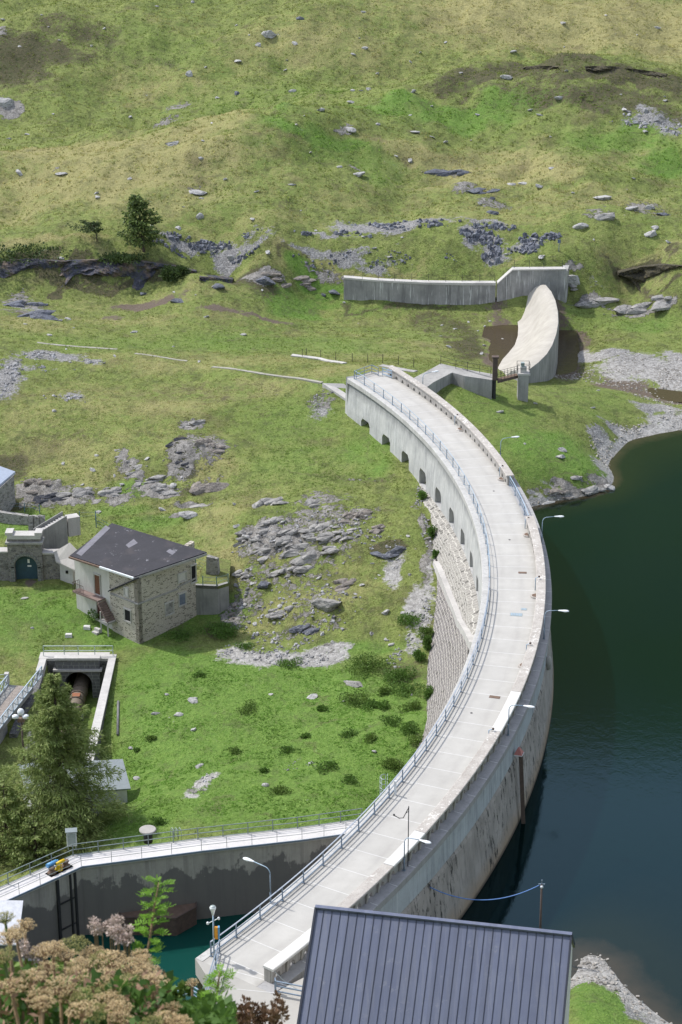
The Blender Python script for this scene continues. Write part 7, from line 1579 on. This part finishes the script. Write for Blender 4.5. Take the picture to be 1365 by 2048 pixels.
# ------------------------------------------------------------------ trees
def leaf_cloud(rs, C, Dn, size, asp, droop=0.0):
    "quads at C pointing along Dn"
    n = len(C); Dn = Dn + rs.normal(0, .45, (n, 3)); Dn[:, 2] -= droop; Dn /= np.linalg.norm(Dn, axis=1)[:, None]
    up = rs.normal(0, 1, (n, 3)); sd = np.cross(Dn, up); sd /= np.linalg.norm(sd, axis=1)[:, None] + 1e-9
    s_ = size * rs.uniform(.6, 1.35, (n, 1)); w = s_ * asp
    V = np.stack([C, C + Dn * s_ * .5 + sd * w, C + Dn * s_, C + Dn * s_ * .5 - sd * w], 1).reshape(-1, 3)
    return V
def conifer(name, label, base, Ht, Rmax, seed, mats, nbr=120, per=70, size=.3, start=.1, lean=(0,0), droop=.25, cat='tree', group=None, flag=None, asp=.22, pw=.8):
    rs = np.random.RandomState(seed); t = thing(name, label, cat, base, 0, group); base = np.array(base[:])
    ax = lambda h: base + np.array([lean[0] * h * h, lean[1] * h * h, h * Ht])
    q = MB(); q.tube([Vector(ax(h)) for h in np.linspace(-.02, .98, 9)], [max(.02, .026 * Ht * (1 - h) ** .8 + .015) for h in np.linspace(0, .98, 9)], 8); q.build('trunk', M['bark'], t)
    q = MB(); LV = []; 
    for k in range(nbr):
        h = start + (1 - start) * ((k + rs.rand()) / nbr) ** .92; L = Rmax * (1 - (h - start) / (1 - start)) ** pw * rs.uniform(.4, 1.18) * (1 - .35 * max(0, (start + .12 - h) / .12)) + .25
        a = k * 2.399 + rs.normal() * .4
        if flag is not None: L *= .45 + .75 * max(0, math.cos(a - flag))
        d = np.array([math.cos(a), math.sin(a), 0]); o = ax(h); up0 = .25 * h + .02 - droop * (1 - h) * .4
        pt = lambda s_: o + d * L * s_ + np.array([0, 0, L * (up0 * s_ - droop * .9 * s_ * s_ * (1 - .5 * h) + .14 * s_ ** 3)])
        q.tube([Vector(pt(s_)) for s_ in (0, .35, .7, 1)], [max(.008, .012 * L), max(.006, .008 * L), .006, .004], 4, 0, False)
        m = int(per * (.35 + L / Rmax)); s_ = rs.uniform(.12, 1.05, m) ** .8; side = rs.normal(0, .24, m) * L * (.25 + .55 * s_) * (1.1 - s_ * .5)
        c = np.array([pt(x) for x in s_]) + np.outer(side, [-d[1], d[0], 0]); c[:, 2] -= np.abs(side) * .25 + rs.rand(m) * .10 * L * .6
        keep = fbm(c[:, 0] * 2 + seed, c[:, 1] * 2 + c[:, 2] * 2.3, 1.1, 2) > -.42; c = c[keep]
        dv = np.outer(np.sign(side[keep]), [-d[1], d[0], 0]) * .5 + d * .7; LV.append(leaf_cloud(rs, c, dv, size, asp, .35))
    q.build('branches', M['bark'], t)
    V = np.vstack(LV) - base; F = np.arange(len(V)).reshape(-1, 4); kk = rs.rand(len(F)) < .5
    for nm, sel, mt in (('crown', kk, mats[0]), ('crown', ~kk, mats[1])):
        Fi = F[sel]; Vi = V[Fi.ravel()]
        mesh_obj(nm, fast_mesh(nm, Vi, np.arange(len(Vi)).reshape(-1, 4), M[mt]), t)
    return t
tb = P(128,1690,-16.3)
conifer('larch_tree', 'big feathery green larch in front of the trench and shed', tb, 15.8, 7.6, 1, ('needle','needle_light'), 230, 430, .34, .05, droop=.34, pw=.95, asp=.11)
conifer('larch_tree', 'smaller bushy larch at the left edge behind the basin walkway', P(18,1730,-16.5), 7.6, 4.2, 2, ('needle','needle_light'), 90, 120, .32, .05, droop=.3, pw=.55)
conifer('larch_tree', 'low spreading young larch between the big larch and the walkway', P(75,1745,-16), 5.0, 3.2, 3, ('needle_light','needle'), 60, 100, .30, .05, droop=.2, pw=.5)
g_ = G(287,512); conifer('larch_tree', 'rounded dark green larch standing alone on the bank', g_ + Vector((0,.8,0)), 8.4, 3.3, 4, ('needle_dark','needle'), 120, 62, .42, .20, lean=(-.9,0), droop=.12, pw=.55)
g_ = G(194,488); conifer('pine_tree', 'small wind bent dark pine leaning left beside the round larch', g_ + Vector((0,.5,0)), 2.9, 3.0, 5, ('needle_dark','needle_dark'), 50, 46, .30, .55, lean=(-.5,0), droop=.15, flag=math.pi, pw=.3)
# bushes
def bush(px, py, w, h, lb, seed, mat='shrub', group=None, size=.16, n=None, name='shrub', at=None, cat='shrub', mat2=None):
    rs = np.random.RandomState(seed); c = at or G(px, py); s_ = math.sqrt(c.x**2 + c.y**2 + (H - c.z)**2) / FPX; W, Hh = w * s_ / 2, h * s_
    n = n or int(260 + 900 * W * Hh); k = 9; cen = rs.normal(0, .42, (k, 3)) * np.array([W, W * .8, Hh * .35]); cen[:, 2] = np.abs(cen[:, 2]) + Hh * .25
    i = rs.randint(0, k, n); d = rs.normal(0, 1, (n, 3)); d /= np.linalg.norm(d, axis=1)[:, None]
    C = cen[i] + d * (np.array([W, W, Hh * .7]) * rs.uniform(.25, .52, (n, 1))); C[:, 2] = np.maximum(C[:, 2], .02)
    V = leaf_cloud(rs, C, d + np.array([0, 0, .5]), size, .42)
    t = thing(name, lb, cat, c, 0, group)
    mesh_obj('leaves', fast_mesh('leaves', V, np.arange(len(V)).reshape(-1, 4), M[mat]), t)
    q = MB()
    for j in range(5): a = rs.uniform(0, 6.28); q.tube([c, c + Vector((math.cos(a) * W * .4, math.sin(a) * W * .4, Hh * .6))], [.03, .012], 5)
    q.build('stems', M['bark'], t); return t
for i, (px, py, w, h, lb) in enumerate(((30,525,150,44,'big dark conifer shrub at the left edge of the bank'),(350,556,52,34,'dark round shrub at the foot of the eroded bank'),(245,520,90,12,'low dark shrub along the top of the bank'))):
    bush(px, py, w, h, lb, 60 + i, 'needle_dark', None, .34, 1500)
SH = [(735,1325,60,40),(800,1340,70,46),(815,1240,36,26),(852,1262,30,40),(845,1310,30,30),(820,1375,50,34),(710,1400,40,24),(745,1405,40,26),(770,1410,30,22),(790,1520,44,34),(780,1440,34,20),(820,1455,40,24),(850,1480,36,22),(650,1535,44,20),(645,1415,26,18),(500,1418,30,16),(575,1497,34,18),(700,1465,30,16),(745,1475,30,14),
      (850,1510,30,26),(450,1262,50,28),(430,1252,60,22),(490,1290,20,16),(585,1325,34,16),(560,1580,26,14),(700,1560,30,16),(320,1640,16,20),(305,1475,14,9),(273,1500,12,8),(400,1350,20,10),(470,1500,20,10),(530,1540,24,12),(610,1470,24,14),(825,1410,30,24),(240,1240,40,20),(365,1265,50,14),(770,1380,30,20)]
for i, (px, py, w, h) in enumerate(SH):
    bush(px, py + h * .3, w * (.8 + .9 * random.Random(i).random()), h * (.45 + .4 * random.Random(i + 50).random()), 'dark green leafy clump, one of many low ones on the lawn and slope foot', 80 + i, 'shrub' if i % 3 == 0 else 'shrub_light', 'dark leafy clumps on the lawn', .13)
for i, (px, py, w, h, lb) in enumerate(((866,1075,16,30,'narrow green scrub at the toe of the pale stone facing'),(872,1120,14,24,'small scrub at the upper end of the sloping gutter'),(846,1000,18,20,'scrub against the valley wall under the row of openings'),(862,1400,26,34,'tall scrub at the foot of the weathered block masonry'),(856,1300,16,40,'narrow scrub beside the weathered block masonry'))): bush(px, py, w, h, lb, 160 + i, 'shrub_light', None, .14)
bush(210,1238,60,34,'leafy bush under the outside stair of the stone house', 140, 'shrub_light', None, .15)
bush(310,600,1,1,'', 141) if 0 else None

# ------------------------------------------------------------------ foreground thicket on the slope below the viewpoint
def gz(x, y): return float(height([x], [y])[0])
def hogweed(px, py, dist, R, lb_mat, seed, proto=None):
    rs = np.random.RandomState(seed); hd = PD(px, py, dist); b = Vector((hd.x + rs.normal() * .12, hd.y + .05 + rs.normal() * .1, 0)); b.z = gz(b.x, b.y)
    t = thing('dry_hogweed', 'dried tan umbel plant, one of many in the foreground thicket at the lower left' if lb_mat == 'umbel' else 'yellowish green umbel plant, one of several among the dried ones at the lower left', 'plant', b, 0, 'dried umbel plants in the foreground' if lb_mat == 'umbel' else 'greenish umbel plants in the foreground')
    mid = lerp(b, hd, .55) + Vector((rs.normal() * .06, rs.normal() * .04, 0)); foc = hd - Z * R * .75
    q = MB(); q.tube([b, mid, foc], [.011, .008, .006], 6); q.build('stem', M['stem_dry' if lb_mat == 'umbel' else 'stem_green'], t)
    q = MB(); V = []; n = 26
    for k in range(n):
        r = R * math.sqrt((k + .5) / n); a = k * 2.399 + rs.normal() * .1; c = hd + Vector((r * math.cos(a), r * math.sin(a), -.35 * r * r / R + rs.normal() * R * .05))
        q.tube([foc, lerp(foc, c, .5) + Z * -.01, c], [.0022, .0016, .0014], 4, 0, False)
        m = 34; d = rs.normal(0, 1, (m, 3)); d[:, 2] = np.abs(d[:, 2]) * .6; d /= np.linalg.norm(d, axis=1)[:, None]
        C = np.array(c[:]) + d * R * .15 * rs.uniform(.5, 1, (m, 1)) * np.array([1, 1, .5]); V.append(leaf_cloud(rs, C, d + rs.normal(0, .4, (m, 3)), R * .085, .42))
    q.build('rays', M['stem_dry' if lb_mat == 'umbel' else 'stem_green'], t)
    V = np.vstack(V) - np.array(b[:]); mesh_obj('flower_head', fast_mesh('flower_head', V, np.arange(len(V)).reshape(-1, 4), M[lb_mat]), t)
HG = [(20,1868,7.6,.085),(8,1905,7.4,.08),(60,1950,7.4,.10),(22,1965,7.2,.09),(95,1930,7.7,.07),(105,1890,8.0,.09),(150,1882,8.2,.10),(185,1902,8.2,.10),(225,1912,8.0,.11),(262,1925,7.9,.10),(295,1940,7.8,.10),(250,1960,7.6,.11),(205,1950,7.6,.11),(150,1945,7.5,.10),
      (120,1965,7.3,.10),(80,1985,7.1,.08),(175,1985,7.2,.10),(215,1995,7.1,.10),(240,2010,7.0,.08),(330,2032,7.3,.09),(360,2040,7.3,.08),(305,2040,7.2,.07),(345,2010,7.6,.06),(310,1955,7.7,.09),(280,1905,8.1,.07),(50,1845,8.6,.08),(10,1830,8.4,.07),(385,1962,9.0,.05),(160,1925,7.8,.09),(130,1905,8.0,.08)]
_r = random.Random(4)
HG += [(a + _r.uniform(-28, 28), b + _r.uniform(2, 34), c + _r.uniform(-.3, .5), R_h * .9) for a, b, c, R_h in HG[1:27]]
for i, (px, py, ds, R) in enumerate(HG):
    if 1: hogweed(px, py, ds, R * .58, 'umbel' if i % 5 != 1 else 'umbel_green', 200 + i)
def pinnate(q, o, d, L, mi, rs, nl=6):
    "a feather shaped leaf: a midrib with paired leaflets and one at the tip"
    d = Vector(d).normalized(); sd = d.cross(Z).normalized(); pts = [o + d * L * s_ + Z * (-.35 * L * s_ * s_) for s_ in np.linspace(0, 1, nl + 1)]
    q.tube(pts, .0016, 4, 0, False)
    for i in range(2, nl + 1):
        for s_ in ((-1, 1) if i < nl else (0,)):
            dv = (sd * s_ * .9 + d * .55 + Z * rs.normal() * .12).normalized() if s_ else d; ll = L * .36 * (1 - .08 * abs(i - nl * .6)); w = ll * .15; pp = pts[i]; nn_ = dv.cross(Vector((rs.normal() * .25, rs.normal() * .25, 1))).normalized()
            q.add([pp, pp + dv * ll * .3 + nn_ * w, pp + dv * ll * .7 + nn_ * w * .8, pp + dv * ll, pp + dv * ll * .7 - nn_ * w * .8, pp + dv * ll * .3 - nn_ * w], [(0,1,2,3,4,5)], mi)
def sapling(label, tops, dist, seed, leaves, Ll=.13):
    rs = np.random.RandomState(seed); top = PD(*tops[0], dist); base = PD(*tops[-1], dist); g = Vector((base.x, base.y, gz(base.x, base.y)))
    t = thing('rowan_sapling', label, 'sapling', g); pts = [g, base] + [PD(*p, dist) for p in tops[-2::-1]] if len(tops) > 2 else [g, base, top]
    q = MB(); q.tube(pts, [.009] + [.006] * (len(pts) - 2) + [.002], 6); q.build('stem', M['stem_dry'], t)
    path = pts[1:]; 
    for k in range(leaves):
        s_ = (k + .5) / leaves * (len(path) - 1); i = min(int(s_), len(path) - 2); o = lerp(path[i], path[i + 1], s_ - i); a = k * 2.4 + rs.normal() * .3
        q = MB(); pinnate(q, o, (math.cos(a), math.sin(a) * .8, .45 + rs.normal() * .2), Ll * rs.uniform(.8, 1.15), 0, rs, 7); q.build('leaf', M['rowan'], t, fix=False)
sapling('bright green leafy sapling standing against the basin water', [(318,1765),(308,1820),(300,1880),(285,1950)], 8.6, 1, 44, .075)
sapling('bright green leafy sapling in front of the forecourt and blue railing', [(440,1942),(436,1975),(430,2010),(425,2060)], 9.2, 2, 34, .075)
sapling('dark leafy shoot low down beside the small sapling', [(415,2005),(405,2030),(400,2060)], 8.8, 3, 14, .09)
def spray(name, label, px, py, dist, W, Hh, mat, seed, n, size, stem='stem_dry', asp=.35, cat='plant', dens=9, part='blossom', upright=0):
    rs = np.random.RandomState(seed); c = PD(px, py, dist); g = Vector((c.x, c.y, gz(c.x, c.y))); t = thing(name, label, cat, g); q = MB(); V = []
    for k in range(dens):
        e = c + Vector((rs.uniform(-W, W), rs.uniform(-W, W) * .6, rs.uniform(-Hh, Hh))); q.tube([g + Vector((rs.normal() * .05, rs.normal() * .05, 0)), lerp(g, e, .6), e], [.005, .004, .002], 5, 0, False)
        m = n // dens; d = rs.normal(0, 1, (m, 3)); d /= np.linalg.norm(d, axis=1)[:, None]; sc = np.array([W * .38, W * .38, Hh * .55]) if not upright else np.array([.018, .018, Hh * .8])
        V.append(leaf_cloud(rs, np.array(e[:]) + d * sc * rs.rand(m, 1) ** .5, d + np.array([0, 0, upright]), size, asp))
    q.build('stems', M[stem], t); V = np.vstack(V) - np.array(g[:]); mesh_obj(part, fast_mesh(part, V, np.arange(len(V)).reshape(-1, 4), M[mat]), t)
spray('faded_blossom', 'large faded pink flower head above the dry umbels', 208,1848,8.8,.065,.035,'bloom_pink',1,900,.011)
spray('faded_blossom', 'small faded pink flower head left of the green sapling', 243,1872,8.6,.05,.03,'bloom_pink',2,700,.013)
spray('faded_blossom', 'dull pink flower head among the dry umbels at the left', 72,1902,8.6,.05,.04,'bloom_pink',3,600,.013)
spray('seed_spikes', 'cluster of brown seed spikes at the bottom edge in front of the forecourt', 512,2052,9.4,.13,.075,'seed_brown',4,1500,.022,asp=.3,dens=22,part='spikes',upright=1.2)
spray('seed_spikes', 'brown seed spikes at the bottom edge left of the metal roof', 478,2055,9.4,.05,.05,'seed_brown',5,500,.022,asp=.3,dens=8,part='spikes',upright=1.2)
def thicket(name, label, box, n, mat, size, seed, asp=.35, cat='undergrowth', kind='stuff'):
    rs = np.random.RandomState(seed); (xa, xb), (ya, yb), (d0, d1) = box; V = []
    px = rs.uniform(xa, xb, n); py = ya + (yb - ya) * rs.rand(n) ** .8; ds = rs.uniform(d0, d1, n); pts = np.array([PD(a, b, c)[:] for a, b, c in zip(px, py, ds)])
    V = leaf_cloud(rs, pts, rs.normal(0, 1, (n, 3)) + np.array([0, 0, .4]), size, asp); o = mesh_obj(name, fast_mesh(name, V, np.arange(len(V)).reshape(-1, 4), M[mat])); tag(o, label, cat, kind=kind)
thicket('undergrowth', 'mass of green leaves under the dry umbels at the lower left', ((-60,330),(1955,2160),(7.4,9.2)), 5200, 'leaf_fg', .055, 1)
thicket('undergrowth', 'tangle of dry brown stalks and seed heads among the leaves', ((-60,330),(1935,2120),(7.0,8.6)), 1100, 'seed_brown', .03, 2, .2)
thicket('undergrowth', 'green leaves along the bottom edge below the saplings', ((320,470),(2000,2150),(7.6,9.0)), 1800, 'leaf_fg', .045, 3)
thicket('undergrowth', 'dark leaves behind the umbels at the left', ((-40,240),(1930,2040),(8.6,9.6)), 1800, 'shrub', .05, 4)
spray('dark_shrub', 'dark green shrub between the two saplings', 372,2012,9.3,.10,.06,'shrub',6,900,.03,asp=.4,cat='shrub',dens=12,part='leaves',upright=.8)
spray('dark_shrub', 'dark green shrub below the brown seed spikes', 462,2056,9.6,.07,.035,'shrub',7,500,.028,asp=.4,cat='shrub',dens=8,part='leaves',upright=.8)
for o in bpy.data.objects:
    if '_o' in o: del o['_o']
